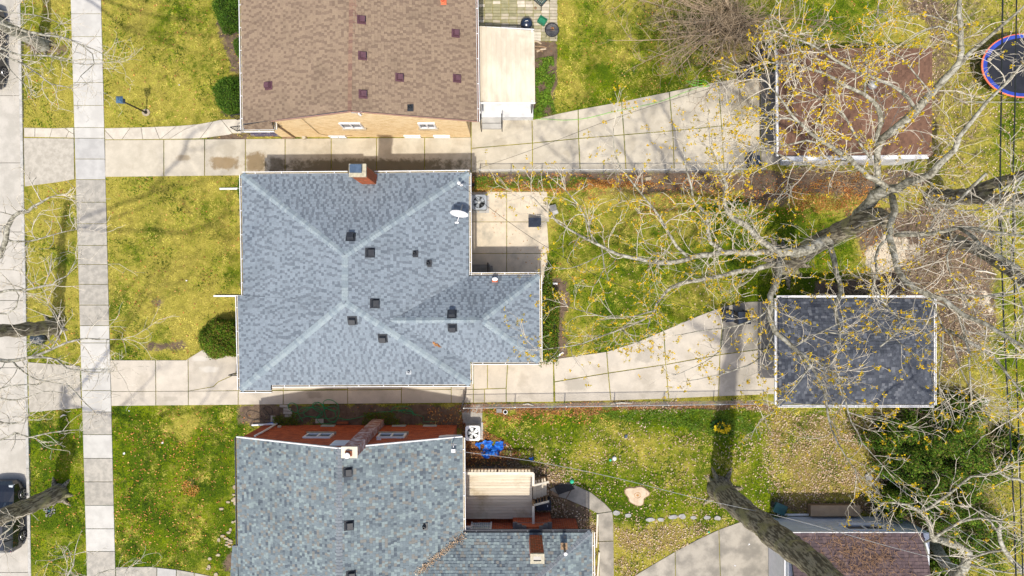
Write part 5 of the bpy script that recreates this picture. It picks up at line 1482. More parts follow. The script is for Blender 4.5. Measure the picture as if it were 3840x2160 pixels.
P_([(3125, 888, 4.9, .34), (3020, 935, 5.1, .34), (2960, 948, 5.4, .28), (2912, 952, 5.6, .24)], False, .3, 1.2, .5)
P_([(2930, 948, 5.5, .22), (2862, 905, 6.0, .19), (2800, 850, 6.4, .17), (2745, 818, 6.8, .15), (2717, 762, 7.2, .12), (2722, 700, 7.6, .10), (2702, 640, 8.0, .07), (2668, 560, 8.4, .045)], False, 1, 1.8, .75)
P_([(2912, 950, 5.6, .19), (2800, 943, 6.0, .18), (2720, 945, 6.3, .17), (2640, 958, 6.6, .155), (2580, 972, 6.9, .14), (2510, 986, 7.1, .13), (2430, 976, 7.4, .115), (2345, 962, 7.7, .10), (2285, 938, 8.0, .09), (2215, 905, 8.3, .07), (2130, 860, 8.6, .055), (2060, 805, 8.8, .04), (2000, 740, 9.0, .02)], False, 1, 1.8, .75)
P_([(2920, 980, 5.5, .17), (2850, 1003, 6.0, .15), (2750, 1025, 6.3, .135), (2650, 1045, 6.6, .12), (2560, 1062, 6.9, .11), (2500, 1090, 7.1, .09), (2465, 1135, 7.2, .08), (2448, 1178, 7.3, .065), (2400, 1208, 7.4, .055), (2300, 1243, 7.6, .045), (2180, 1288, 7.8, .032), (2030, 1312, 8.0, .018)], False, 1, 1.7, .8)
P_([(2918, 972, 5.6, .22), (2914, 1050, 6.0, .19), (2892, 1110, 6.4, .17), (2884, 1190, 6.8, .15), (2905, 1245, 7.1, .14), (2965, 1290, 7.4, .12), (3020, 1340, 7.7, .10), (3060, 1400, 8.0, .08), (3095, 1480, 8.3, .07), (3105, 1560, 8.6, .055), (3140, 1660, 8.9, .04), (3205, 1760, 9.2, .02)], False, 1, 1.8, .7)
P_([(2225, 908, 8.3, .05), (2205, 840, 8.6, .045), (2170, 770, 8.8, .04), (2120, 712, 9.0, .025)], False, 1, 1.3, .6)
P_([(2715, 945, 6.3, .13), (2665, 905, 6.7, .12), (2655, 850, 7.1, .105), (2650, 800, 7.4, .09), (2605, 765, 7.7, .07), (2592, 700, 8.0, .06), (2575, 640, 8.3, .04), (2560, 540, 8.6, .02)], False, 1, 1.7, .8)
P_([(2575, 960, 6.9, .09), (2540, 925, 7.2, .085), (2490, 845, 7.6, .07), (2450, 780, 8.0, .06), (2405, 725, 8.3, .05), (2350, 660, 8.7, .045), (2310, 590, 9.0, .035), (2300, 480, 9.4, .018)], False, 1, 1.5, .7)
P_([(2290, 940, 8.0, .03), (2200, 985, 8.1, .025), (2130, 1008, 8.2, .018), (2070, 1002, 8.3, .012)], False, 1, .9, .7)
P_([(2255, 925, 8.1, .03), (2265, 1010, 8.2, .028), (2225, 1075, 8.3, .015)], False, 1, .9, .7)
P_([(2460, 1165, 7.2, .05), (2340, 1192, 7.5, .04), (2240, 1182, 7.8, .03), (2130, 1150, 8.0, .015)], False, 1.2, 1.3, .9)
P_([(2440, 1182, 7.3, .04), (2425, 1245, 7.5, .03), (2395, 1285, 7.7, .015)], False, 1, 1.0, .9)
P_([(2330, 1235, 7.5, .035), (2370, 1270, 7.7, .025), (2395, 1285, 7.8, .015)], False, 1, .9, .8)
P_([(2895, 1110, 6.4, .07), (2870, 1170, 6.8, .06), (2800, 1210, 7.2, .05), (2710, 1232, 7.6, .04), (2610, 1243, 7.9, .03), (2530, 1258, 8.2, .015)], False, .8, 1.1, .7)
P_([(2712, 1232, 7.6, .035), (2708, 1292, 7.8, .03), (2665, 1345, 8.1, .022), (2540, 1405, 8.4, .012)], False, .8, 1.1, .9)
P_([(2900, 1250, 7.1, .05), (2860, 1330, 7.5, .04), (2800, 1372, 7.9, .035), (2700, 1405, 8.2, .025), (2560, 1432, 8.5, .012)], False, .9, 1.2, .9)
P_([(3040, 1365, 7.8, .06), (3000, 1425, 8.2, .05), (2940, 1500, 8.6, .04), (2870, 1565, 9.0, .02)], False, .9, 1.3, .8)
P_([(3020, 1340, 7.7, .06), (3100, 1370, 8.1, .05), (3160, 1450, 8.5, .05), (3180, 1545, 8.8, .045), (3235, 1660, 9.1, .03), (3310, 1745, 9.4, .015)], False, 1, 1.6, .7)
P_([(3185, 1550, 8.8, .03), (3290, 1565, 9.1, .025), (3400, 1600, 9.4, .012)], False, 1, 1.2, .8)
P_([(3112, 890, 4.4, .19), (3122, 955, 5.2, .17), (3140, 1030, 5.8, .15), (3152, 1090, 6.2, .13), (3132, 1160, 6.7, .10), (3155, 1240, 7.0, .07), (3140, 1320, 7.4, .04)], False, .7, 1.4, .8)
P_([(3300, 1300, 8.5, .05), (3380, 1220, 8.9, .05), (3320, 1140, 9.1, .045), (3280, 1070, 9.5, .05)], False, 1, 1.4, .9)
P_([(3100, 1245, 7.4, .045), (3200, 1250, 7.7, .045), (3290, 1195, 8.0, .04), (3330, 1110, 8.4, .03)], False, 1, 1.3, .9)
P_([(2980, 1300, 7.5, .04), (3100, 1235, 7.9, .035), (3250, 1185, 8.2, .03), (3380, 1290, 8.6, .025), (3450, 1340, 9.0, .012)], False, 1, 1.3, .9)
# upper limbs
P_([(3300, 720, 8.0, .20), (3288, 650, 8.5, .17), (3292, 570, 9.0, .17), (3308, 522, 9.4, .20), (3350, 490, 9.8, .22), (3400, 448, 10.2, .21), (3440, 410, 10.6, .19), (3500, 340, 11.2, .17), (3568, 272, 11.8, .15), (3592, 235, 12.0, .13), (3606, 185, 12.2, .12), (3606, 100, 12.7, .10), (3600, 0, 13.3, .08), (3590, -80, 13.8, .05)], False, .9, 1.7, .4)
P_([(3560, 280, 11.7, .11), (3640, 198, 12.2, .09), (3740, 112, 12.8, .07), (3850, 15, 13.5, .04)], False, .6, 1.4, .3)
P_([(3292, 560, 9.0, .13), (3292, 500, 9.4, .12), (3300, 430, 9.8, .12), (3278, 380, 10.2, .10), (3240, 350, 10.5, .09), (3170, 318, 10.8, .08), (3080, 272, 11.2, .065), (2980, 242, 11.6, .05), (2890, 235, 12, .025)], False, 1, 1.7, .8)
P_([(3432, 405, 10.6, .09), (3400, 358, 10.9, .08), (3330, 312, 11.3, .07), (3240, 280, 11.7, .065), (3160, 240, 12.1, .06), (3090, 198, 12.5, .05), (3040, 165, 12.9, .04), (2950, 135, 13.3, .02)], False, 1, 1.6, .8)
P_([(3242, 350, 10.5, .06), (3245, 300, 10.8, .055), (3250, 200, 11.3, .05), (3272, 125, 11.8, .04), (3290, 50, 12.3, .02)], False, 1, 1.5, .7)
P_([(3606, 100, 12.7, .03), (3540, 75, 12.8, .03), (3440, 52, 12.9, .025), (3350, 72, 13, .012)], False, 1, 1.3, .6)
P_([(3606, 140, 12.5, .03), (3520, 100, 12.7, .03), (3440, 130, 12.9, .025), (3380, 170, 13, .012)], False, 1, 1.3, .6)
P_([(3495, 345, 11.2, .04), (3440, 290, 11.5, .035), (3380, 215, 11.9, .03), (3300, 180, 12.3, .015)], False, 1, 1.3, .7)
P_([(3345, 712, 8.6, .15), (3275, 672, 9.0, .14), (3235, 640, 9.3, .13), (3190, 602, 9.7, .12), (3100, 540, 10.2, .10), (3020, 480, 10.7, .08), (2968, 430, 11.1, .06), (2930, 370, 11.5, .045), (2890, 330, 11.9, .025)], False, 1, 1.7, .85)
P_([(3270, 600, 9.4, .07), (3200, 500, 9.9, .06), (3160, 425, 10.3, .05), (3080, 370, 10.8, .04), (2985, 330, 11.2, .02)], False, 1, 1.6, .85)
P_([(3100, 540, 10.2, .06), (3020, 530, 10.5, .05), (2940, 545, 10.8, .04), (2830, 555, 11.2, .02)], False, 1, 1.6, .8)
P_([(3020, 480, 10.7, .04), (2960, 445, 11.0, .035), (2860, 440, 11.4, .03), (2740, 430, 11.8, .015)], False, 1, 1.5, .8)
P_([(3190, 602, 9.7, .06), (3080, 620, 10.0, .05), (2980, 605, 10.3, .045), (2900, 570, 10.6, .035), (2800, 560, 11, .018)], False, 1, 1.6, .7)
P_([(3345, 735, 8.7, .18), (3352, 790, 9.0, .18), (3338, 855, 9.2, .17), (3345, 925, 9.6, .16), (3370, 1008, 9.9, .15), (3400, 1060, 10.2, .13), (3455, 1092, 10.5, .12), (3540, 1125, 10.9, .11), (3620, 1180, 11.3, .105), (3700, 1216, 11.7, .10), (3780, 1262, 12.1, .09), (3860, 1315, 12.6, .06)], False, 1, 1.8, .35)
P_([(3340, 885, 9.3, .075), (3298, 925, 9.6, .07), (3285, 970, 9.8, .065), (3287, 1020, 10, .06), (3272, 1075, 10.2, .04)], False, .8, 1.3, .3)
P_([(3355, 880, 9.0, .13), (3430, 882, 9.4, .12), (3520, 872, 9.8, .11), (3600, 852, 10.2, .10), (3700, 868, 10.7, .08), (3850, 885, 11.3, .05)], False, 1, 1.8, .12)
P_([(3600, 855, 10.2, .09), (3680, 918, 10.8, .09), (3742, 960, 11.3, .10), (3850, 1020, 12.0, .08)], False, .9, 1.7, .2)
P_([(3420, 690, 9.4, .06), (3500, 745, 9.8, .05), (3600, 790, 10.2, .045), (3720, 780, 10.6, .04), (3850, 800, 11, .03)], False, 1, 1.7, .08)
P_([(3700, 650, 10.6, .08), (3640, 705, 10.3, .08), (3590, 760, 10.1, .075), (3545, 780, 10.0, .05)], False, .7, 1.3, .08)
P_([(3850, 640, 9.0, .05), (3815, 695, 9.0, .06), (3800, 760, 9.2, .06), (3806, 860, 9.5, .055), (3792, 980, 9.8, .05), (3815, 1080, 10, .045), (3840, 1170, 10.2, .04)], False, 1, 1.7, .2)
P_([(3745, 690, 9.2, .035), (3750, 800, 9.5, .035), (3775, 900, 9.8, .03), (3860, 985, 10.2, .015)], False, 1, 1.5, .1)
P_([(3420, 1070, 10.3, .06), (3500, 1130, 10.6, .055), (3585, 1160, 10.8, .06), (3612, 1235, 11, .06), (3632, 1320, 11.2, .05), (3640, 1450, 11.5, .03)], False, 1, 1.7, .3)
P_([(3500, 1140, 10.6, .05), (3535, 1230, 10.8, .045), (3530, 1340, 11, .04), (3522, 1450, 11.3, .02)], False, 1, 1.5, .3)
P_([(3530, 1220, 10.8, .045), (3565, 1260, 11, .04), (3600, 1380, 11.2, .035), (3650, 1480, 11.5, .02)], False, 1, 1.5, .3)
P_([(3560, 1240, 10.6, .08), (3650, 1290, 11, .08), (3730, 1345, 11.4, .07), (3790, 1420, 11.8, .05), (3860, 1500, 12.2, .03)], False, 1, 1.8, .4)
P_([(3530, 1105, 10.6, .05), (3640, 1108, 10.9, .045), (3760, 1108, 11.2, .04), (3860, 1090, 11.5, .02)], False, 1, 1.5, .2)
P_([(3590, 880, 10.2, .04), (3550, 960, 10.4, .045), (3570, 1040, 10.6, .04), (3600, 1100, 10.8, .03)], False, 1, 1.4, .35)
t.finish(); MAPLE = t
print('maple', len(t.tw.f), len(t.bl))

t = Tree('leaning_tree', G(3500, 742), 'thick dark leaning trunk that forks at the right edge, north of the pale sandy patch', M['bark_dark'], M['bark_twig'], 'bare trees on the eastern boundary')
t.path([(3488, 745, -1, .6), (3495, 745, 0, .5), (3540, 742, .8, .42), (3620, 738, 2.4, .37), (3700, 742, 4.2, .34), (3850, 742, 6.3, .30), (3960, 735, 8, .25)], True, 0)
t.path([(3600, 735, 2.3, .30), (3720, 690, 4.5, .25), (3850, 655, 6.6, .20), (3950, 620, 8, .15)], True, 0)
t.path([(3850, 655, 6.6, .06), (3790, 690, 7, .05), (3720, 740, 7.5, .04), (3650, 800, 8, .02)], False, 1, 1.6, .05)
t.path([(3850, 742, 6.8, .06), (3770, 800, 7.2, .05), (3700, 830, 7.6, .04), (3620, 900, 8, .02)], False, 1, 1.6, .1); t.finish()
t = Tree('leaning_tree', G(3570, 900), 'dark trunk leaning out to the right edge beside the brown leaf patch', M['bark_dark'], M['bark_twig'], 'bare trees on the eastern boundary')
t.path([(3550, 895, -1, .45), (3555, 896, 0, .38), (3600, 912, .9, .30), (3680, 945, 2.4, .27), (3770, 1005, 4.0, .25), (3860, 1070, 5.5, .22), (3950, 1130, 6.8, .18)], True, 0)
t.path([(3850, 1060, 6.2, .05), (3780, 1100, 6.7, .045), (3700, 1110, 7.2, .04), (3620, 1150, 7.6, .02)], False, 1, 1.5, .3); t.finish()

t = Tree('leaning_tree', G(2690, 1835), 'thick furrowed trunk leaning across the white-sided garage, lower right', M['bark_dark'], M['bark_twig'])
t.path([(2692, 1830, -.8, .80), (2696, 1833, -.05, .72), (2702, 1838, .35, .62), (2725, 1862, 1.2, .56), (2790, 1915, 3.6, .54), (2880, 1985, 6.5, .52), (2965, 2052, 8.7, .50), (3050, 2122, 10.7, .48), (3140, 2202, 12.4, .46), (3330, 2370, 15, .38)], True, 0); t.finish()

t = Tree('pale_barked_tree', G(3500, 2010), 'pale-limbed budding tree rising out of the thicket at the lower right corner', M['bark_grey'], M['bark_twig'])
q = t.path
q([(3480, 2010, 0, .28), (3540, 2100, 3, .24), (3585, 2155, 5, .21), (3618, 2108, 5.8, .20), (3630, 2075, 6.1, .19), (3608, 2055, 6.3, .17), (3548, 2031, 6.8, .15), (3496, 2021, 7.2, .13)], True, 0)
q([(3496, 2021, 7.2, .10), (3480, 1962, 7.5, .09), (3455, 1922, 7.8, .075), (3400, 1892, 8.2, .05), (3325, 1884, 8.6, .025)], False, 1.2, 1.2, .1)
q([(3455, 1922, 7.8, .06), (3560, 1850, 8.2, .055), (3640, 1788, 8.6, .045), (3735, 1775, 9, .02)], False, .9, 1.2, .15)
q([(3496, 2021, 7.2, .07), (3540, 1990, 7.5, .06), (3600, 1955, 7.9, .055), (3680, 1945, 8.2, .045), (3775, 1958, 8.6, .02)], False, 1.1, 1.1, .2)
q([(3860, 2170, 7, .12), (3800, 2105, 7.3, .10), (3762, 2062, 7.6, .09), (3745, 1995, 7.9, .08), (3755, 1950, 8.2, .04)], False, 1.2, 1.2, .15)
q([(3762, 2062, 7.6, .05), (3680, 2075, 7.9, .045), (3600, 2120, 8.2, .03), (3500, 2155, 8.5, .015)], False, 1.3, 1.1, .1)
q([(3496, 2021, 7.2, .05), (3465, 2035, 7.4, .045), (3478, 2080, 7.6, .035), (3560, 2085, 7.9, .02)], False, 1.3, 1.0, .1)
q([(3860, 1820, 8, .07), (3815, 1800, 8.2, .06), (3770, 1790, 8.5, .045), (3740, 1760, 8.8, .02)], False, 1.3, 1.0, .3)
q([(3745, 2000, 7.9, .045), (3700, 1940, 8.2, .035), (3640, 1900, 8.5, .02)], False, 1, 1.1, .2)
q([(3615, 2110, 5.8, .06), (3680, 2130, 6.4, .05), (3800, 2150, 7, .03)], False, 1, 1.2, .1); t.finish()

# street trees on the left
t = Tree('street_tree', G(205, 1222), 'street tree with a dark horizontal-looking trunk on the verge, beside the black bin bag', M['bark_dark'], M['bark_twig'], 'bare street trees on the verge')
q = t.path
q([(212, 1223, -.8, .52), (209, 1223, -.05, .46), (201, 1224, .35, .40), (150, 1230, 1.3, .35), (60, 1238, 2.9, .31), (-40, 1245, 4.6, .27), (-200, 1250, 6.9, .24), (-400, 1240, 9.3, .2), (-660, 1200, 12, .12)], True, 0)
t.zs = 1.42; t.rs = .8
q([(-500, 1240, 7.2, .08), (-330, 1180, 7.6, .08), (-140, 1130, 8, .08)], False, 0, 1, 0)
q([(-500, 1240, 7.2, .07), (-300, 1290, 7.6, .07), (-120, 1320, 8, .07)], False, 0, 1, 0)
q([(-400, 1230, 6.6, .08), (-200, 1190, 7.4, .06), (-60, 1150, 8, .05)], False, 0, 1, 0)
q([(-140, 1130, 8, .08), (-60, 1015, 8.2, .10), (0, 958, 8.3, .11), (20, 905, 8.4, .11), (28, 850, 8.5, .10), (52, 812, 8.6, .085), (100, 790, 8.8, .07), (155, 755, 9, .045), (215, 732, 9.2, .02)], False, 1.1, 1.4, 0)
q([(-120, 1110, 8, .07), (0, 1094, 8.2, .055), (95, 1085, 8.4, .05), (198, 1067, 8.6, .045), (212, 1052, 8.7, .035), (252, 1035, 8.8, .025), (286, 970, 9, .012)], False, 1.2, 1.3, 0)
q([(28, 900, 8.4, .05), (110, 905, 8.7, .035), (200, 880, 9, .025), (290, 860, 9.3, .012)], False, 1.2, 1.3, 0)
q([(-120, 1320, 8, .11), (20, 1352, 8.2, .08), (110, 1342, 8.4, .07), (190, 1312, 8.6, .055), (288, 1275, 8.8, .04), (400, 1272, 9, .025), (460, 1272, 9.1, .012)], False, 1.1, 1.3, 0)
q([(115, 1342, 8.4, .05), (210, 1345, 8.6, .04), (252, 1382, 8.7, .035), (300, 1388, 8.9, .03), (372, 1398, 9.1, .02), (440, 1392, 9.3, .01)], False, 1.2, 1.2, 0)
q([(45, 1352, 8.3, .04), (92, 1400, 8.5, .035), (142, 1425, 8.7, .025), (240, 1440, 8.9, .012)], False, 1.2, 1.2, 0)
q([(190, 1312, 8.6, .035), (232, 1240, 8.8, .03), (205, 1190, 9, .025), (180, 1140, 9.2, .012)], False, 1.4, 1.1, 0)
q([(-60, 1150, 8, .05), (30, 1180, 8.3, .03), (70, 1110, 8.6, .02), (10, 1030, 8.8, .012)], False, 1.2, 1.1, 0)
t.finish()
t = Tree('street_tree', G(150, 165), 'street tree whose pale branches reach over the sidewalk at the upper left corner', M['bark_grey'], M['bark_twig'], 'bare street trees on the verge')
q = t.path
q([(170, 172, -1.0, .50), (165, 170, -.05, .42), (150, 163, .3, .34), (95, 138, 1.3, .30), (20, 96, 2.7, .27), (-60, 52, 4.0, .24), (-200, -20, 6, .2), (-330, -90, 7.8, .14)], True, 0)
t.rs = .8; t.zs = 1.25
q([(-200, -20, 6, .1), (-130, 20, 6.6, .09), (-60, 60, 7, .08)], False, 0, 1, 0)
q([(-200, -20, 6, .1), (-130, 60, 6.6, .08), (-60, 160, 7, .06)], False, 0, 1, 0)
for pp in ([(-60, 60, 7, .08), (0, 86, 7.2, .07), (75, 110, 7.4, .06), (160, 130, 7.7, .055), (240, 142, 8, .045), (290, 162, 8.2, .035), (350, 185, 8.4, .025), (390, 205, 8.6, .012)],
           [(-60, 150, 7, .06), (0, 180, 7.2, .05), (70, 204, 7.5, .045), (190, 210, 7.9, .035), (275, 225, 8.2, .015)],
           [(-60, 170, 7, .06), (20, 207, 7.3, .045), (100, 250, 7.6, .04), (150, 280, 7.9, .035), (190, 314, 8.1, .03), (270, 330, 8.4, .015)],
           [(-40, 180, 7, .04), (0, 206, 7.2, .035), (40, 264, 7.5, .025), (110, 330, 7.8, .012)],
           [(-60, 30, 7.5, .04), (60, 50, 7.8, .03), (150, 60, 8.1, .025), (230, 90, 8.4, .012)],
           [(300, 165, 8.2, .03), (345, 200, 8.4, .025), (355, 240, 8.6, .02), (300, 285, 8.8, .015), (330, 320, 9, .008)],
           [(180, 210, 7.9, .02), (300, 240, 8.4, .015), (440, 230, 8.9, .008)]):
    q(pp, False, 1.5, 1.1, 0)
t.finish()
t = Tree('street_tree', G(225, 1850), 'street tree leaning over the parked black car, its trunk crossing the kerb', M['bark_dark'], M['bark_twig'], 'bare street trees on the verge')
q = t.path
q([(226, 1846, -.8, .62), (223, 1848, -.05, .54), (216, 1852, .35, .46), (150, 1880, 1.5, .42), (60, 1915, 3.3, .38), (0, 1942, 4.6, .36), (-80, 1978, 5.4, .32), (-300, 2070, 8.3, .27), (-560, 2160, 11, .2)], True, 0)
t.zs = 1.3; t.rs = .85
q([(-400, 2110, 7.3, .1), (-200, 1850, 7.6, .08), (-60, 1620, 8, .05)], False, 0, 1, 0)
q([(-400, 2110, 7.3, .09), (-100, 2230, 7.7, .07), (200, 2230, 8, .05)], False, 0, 1, 0)
q([(-300, 2000, 7.4, .06), (-180, 1780, 7.8, .05), (-60, 1560, 8, .04)], False, 0, 1, 0)
q([(-250, 1700, 7.8, .05), (-60, 1480, 8, .035), (150, 1440, 8.4, .03)], False, 0, 1, 0)
for pp in ([(-60, 1620, 8, .05), (0, 1650, 8.2, .04), (60, 1625, 8.4, .035), (110, 1640, 8.6, .03), (200, 1620, 8.8, .025), (300, 1612, 9, .01)],
           [(-60, 1560, 8, .04), (40, 1590, 8.4, .03), (110, 1560, 8.8, .015)], [(-60, 2060, 6.5, .05), (0, 2010, 6.8, .04), (45, 1975, 7.1, .035), (60, 1940, 7.4, .02)],
           [(-60, 1480, 8, .035), (60, 1500, 8.3, .03), (160, 1470, 8.6, .02), (250, 1475, 8.9, .01)], [(250, 1440, 8.8, .03), (300, 1490, 9, .025), (350, 1540, 9.2, .015)],
           [(200, 2230, 8, .05), (250, 2170, 8.2, .04), (275, 2120, 8.4, .03), (280, 2080, 8.6, .015)], [(300, 2220, 8.2, .03), (370, 2150, 8.5, .02), (480, 2130, 8.8, .01)]):
    q(pp, False, 1.3, 1.1, 0)
t.finish()
# brown multi-stemmed bush at the top
t = Tree('bare_shrub_tree', G(2740, 60), 'wide bare brown many-stemmed shrub on the upper lawn, left of the rust-brown garage', M['bark_brown'], M['bark_brown'])
random.seed(5)
for i in range(40):
    a = math.radians(random.uniform(80, 360)); Lp = random.uniform(180, 420); cx_, cy_ = 2760, 70
    ex, ey = cx_+math.cos(a)*Lp*1.05, cy_-math.sin(a)*Lp*.78
    mx_, my_ = cx_+(ex-cx_)*.5+random.uniform(-30, 30), cy_+(ey-cy_)*.5+random.uniform(-30, 30)
    t.path([(cx_+random.uniform(-90, 50), cy_+random.uniform(-40, 60), 0, .035), (cx_+(ex-cx_)*.2, cy_+(ey-cy_)*.2, 1.3, .045), (mx_, my_, 2.5, .032), (ex, ey, 3.4, .014)], False, 1.1, 1.3, 0, tw=.85)
t.finish()
# dry brush thickets: bare brown scrub along the boundary
def scrub(label, px, py, rx, ry, n, seed, h=1.6):
    random.seed(seed)
    t = Tree('bare_scrub', G(px, py), label, M['bark_brown'], M['bark_brown'], 'bare scrub along the boundaries')
    t.root['category'] = 'scrub'
    for i in range(n):
        x = px+random.gauss(0, rx*.5); y = py+random.gauss(0, ry*.5); a = random.uniform(0, 6.28)
        t.branch(G(x, y, 0), Vector((math.cos(a)*.6, math.sin(a)*.6, .8)).normalized(), h*random.uniform(.6, 1.1), .012, 2, 0, 1.0)
    t.finish()
scrub('bare brown scrub in the dark strip south of the rust-brown garage', 3150, 665, 200, 45, 26, 1)
scrub('bare reddish scrub against the north side of the charcoal garage', 3260, 1075, 180, 30, 34, 2, 1.8)
scrub('bare brown scrub between the trampoline and the rust-brown garage', 3600, 420, 60, 200, 26, 3)
scrub('bare brown scrub east of the charcoal garage', 3590, 1230, 70, 220, 30, 4)
scrub('bare brown scrub at the upper right corner beside the cables', 3560, 90, 130, 90, 24, 6)
scrub('bare brown scrub beside the pale sandy patch', 3500, 1010, 110, 90, 24, 7)
scrub('bare brown scrub growing through the evergreen thicket', 3560, 1750, 180, 220, 40, 8, 2.6)
scrub('bare brown scrub below the south-east corner of the charcoal garage', 3380, 1600, 90, 60, 20, 9)

def roots(tree, px, py, r0, n, seed, reach=.9):
    random.seed(seed)
    for i in range(n):
        a = 6.283*i/n + random.uniform(-.3, .3); c = G(px, py, .12); d = Vector((math.cos(a), math.sin(a), 0)); L = reach*random.uniform(.6, 1.2)
        mb = MB(); mb.tube([c + d*r0*.3 + Vector((0, 0, .25)), c + d*(r0*.8) + Vector((0, 0, .02)), c + d*(r0+L*.5) - Vector((0, 0, .10)), c + d*(r0+L) - Vector((0, 0, .17))], [r0*.45, r0*.34, r0*.2, .03], 6)
        o = mb.build('root', M['bark_dark'], tree.root, smooth=True)

# ------------------------------------------------------------------ vehicles
def car(cx, cy, L, Wd, label, group, hatch=True, roof_len=.55):
    """black car seen from above, nose to the north; cx, cy ground px of its centre"""
    c = G(cx, cy, -.11); t = empty('parked_car', c, label, 'car', group)
    hw = Wd/2; hl = L/2
    # stations along the length: y, sill half-width, belt half-width, belt z, roof half-width, roof z
    st_ = [(-hl, .60, .62, .62, .45, .70), (-hl*.93, .84, .84, .86, .62, .98), (-hl*.80, .96, .96, .94, .70, 1.30), (-hl*.55, 1, 1, .95, .76, 1.46), (-hl*.10, 1, 1, .95, .78, 1.50), (hl*.20, 1, 1, .93, .76, 1.42), (hl*.48, 1, .99, .90, .70, .98), (hl*.75, .98, .95, .84, .62, .88), (hl*.92, .86, .82, .72, .5, .76), (hl, .6, .58, .55, .4, .60)]
    mb = MB(); rings = []
    for y, s0, s1, zb, r_, zr_ in st_:
        ring = [(-hw*s0, .22), (-hw*s0*1.0, .45), (-hw*s1, .70 if zb > .7 else zb*.8), (-hw*s1*.97, zb), (-hw*r_, zr_-.03), (-hw*r_*.6, zr_), (hw*r_*.6, zr_), (hw*r_, zr_-.03), (hw*s1*.97, zb), (hw*s1, .70 if zb > .7 else zb*.8), (hw*s0, .45), (hw*s0, .22)]
        rings.append([(c.x+a, c.y+y, c.z+b) for a, b in ring])
    k = 12
    for r_ in rings: mb.v += r_
    for i in range(len(rings)-1):
        for j in range(k):
            j2 = (j+1) % k; glass = j in (3, 7) and 2 <= i <= 5 or (j in (4, 5, 6) and i in (1, 5)) 
            mb.f.append((i*k+j, (i+1)*k+j, (i+1)*k+j2, i*k+j2)); mb.m.append(0)
    mb.f.append(tuple(range(k))); mb.m.append(0); mb.f.append(tuple(range((len(rings)-1)*k+k-1, (len(rings)-1)*k-1, -1))); mb.m.append(0)
    body = mb.build('body', M['carpaint'], t, smooth=False)
    def glass(name, i0, i1, js_, shrink=.12):
        a = rings[i0]; b = rings[i1]; mbg = MB()
        q = [Vector(a[js_[0]]), Vector(b[js_[0]]), Vector(b[js_[1]]), Vector(a[js_[1]])]
        cc = sum(q, Vector())/4; n_ = (q[1]-q[0]).cross(q[3]-q[0]).normalized()
        if n_.z < 0: n_ = -n_
        q = [cc + (p-cc)*(1-shrink) + n_*.006 for p in q]; q2 = [p + n_*.012 for p in q]
        mbg.hexa(q+q2); mbg.build(name, M['darkglass'], t)
    glass('windscreen', 5, 6, (4, 7)); glass('rear_window', 1, 2, (4, 7))
    for a_, b_ in ((2, 3), (3, 4), (4, 5)): glass('side_window', a_, b_, (3, 4)); glass('side_window', a_, b_, (8, 7))
    for sx_ in (-1, 1):
        for wy in (-hl*.58, hl*.60):
            w = MB(); Rw = Matrix.Rotation(math.pi/2, 3, 'Y'); ctr = c + Vector((sx_*(hw-.06), wy, .31))
            w.lathe(ctr - Vector((.10, 0, 0)), [(.22, 0), (.30, .01), (.315, .05), (.315, .15), (.30, .19), (.22, .20)], 20, R=Rw); wo = w.build('wheel', M['rubber'], t, smooth=False)
            rm_ = MB(); f = ctr + Vector((sx_*.105, 0, 0))
            for q in range(5):
                a = 6.283*q/5; rm_.bar(f, f + Vector((0, math.cos(a)*.2, math.sin(a)*.2)), .05, .02, up=Vector((1, 0, 0)))
            rm_.tube([f + Vector((0, math.cos(6.283*q/18)*.205, math.sin(6.283*q/18)*.205)) for q in range(19)], .015, 5)
            rm_.build('rim', M['rim'], wo)
        h = MB(); h.box(c + Vector((sx_*hw*.66, hl*.86, .72)), (.28, .26, .10), taper=.7); h.build('headlight', M['clearlamp'], t)
        h = MB(); h.box(c + Vector((sx_*hw*.66, -hl*.90, .80)), (.26, .16, .16), taper=.8); h.build('tail_light', M['redlamp'], t)
        h = MB(); h.box(c + Vector((sx_*(hw+.07), hl*.36, .92)), (.18, .10, .12), taper=.8); h.build('mirror', M['carpaint'], t)
    return t
car(36, 1926, 3.65, 1.66, 'small black hatchback at the kerb with a tree trunk leaning over it', 'cars parked along the kerb')
car(-38, 186, 4.3, 1.78, 'black car at the upper left corner, its right side just in the picture', 'cars parked along the kerb')

# ------------------------------------------------------------------ overhead cables
def cable(name, label, pts, r, cat='cable', mat=None, group=None, n=6):
    w = smooth_path([(P(a, b, c), r) for a, b, c in pts], .8, 0)
    mb = MB(); mb.tube([p for p, _ in w], r, n)
    return mb.build(name, mat or M['cable'], None, label=label, cat=cat, group=group)
cable('power_cable', 'left of the two thick black cables crossing the whole right side', [(3764, -60, 7.4), (3760, 0, 7.3), (3756, 300, 7.1), (3751, 700, 7), (3762, 1150, 7), (3776, 1440, 7.1), (3797, 1800, 7.3), (3812, 2220, 7.6)], .030, group='power cables over the eastern boundary')
cable('power_cable', 'right of the two thick black cables crossing the whole right side', [(3813, -60, 7.5), (3812, 0, 7.4), (3806, 400, 7.2), (3798, 720, 7.1), (3804, 1100, 7.1), (3816, 1500, 7.2), (3836, 2160, 7.6)], .026, group='power cables over the eastern boundary')
cable('cable_sleeve', 'thick black splice on the left cable, level with the dark leaning trunks', [(3746, 760, 7.0), (3750, 820, 7.0), (3752, 858, 7.0)], .07)
cable('service_wire', 'thin wire running from the grey-roofed house corner across the rear patio', [(1727, 692, 3.9), (1830, 775, 3.9), (1940, 855, 4.2), (2060, 932, 4.7), (2300, 1060, 5.6), (2700, 1180, 6.6), (3300, 1280, 7.1), (3780, 1330, 7.2)], .010)
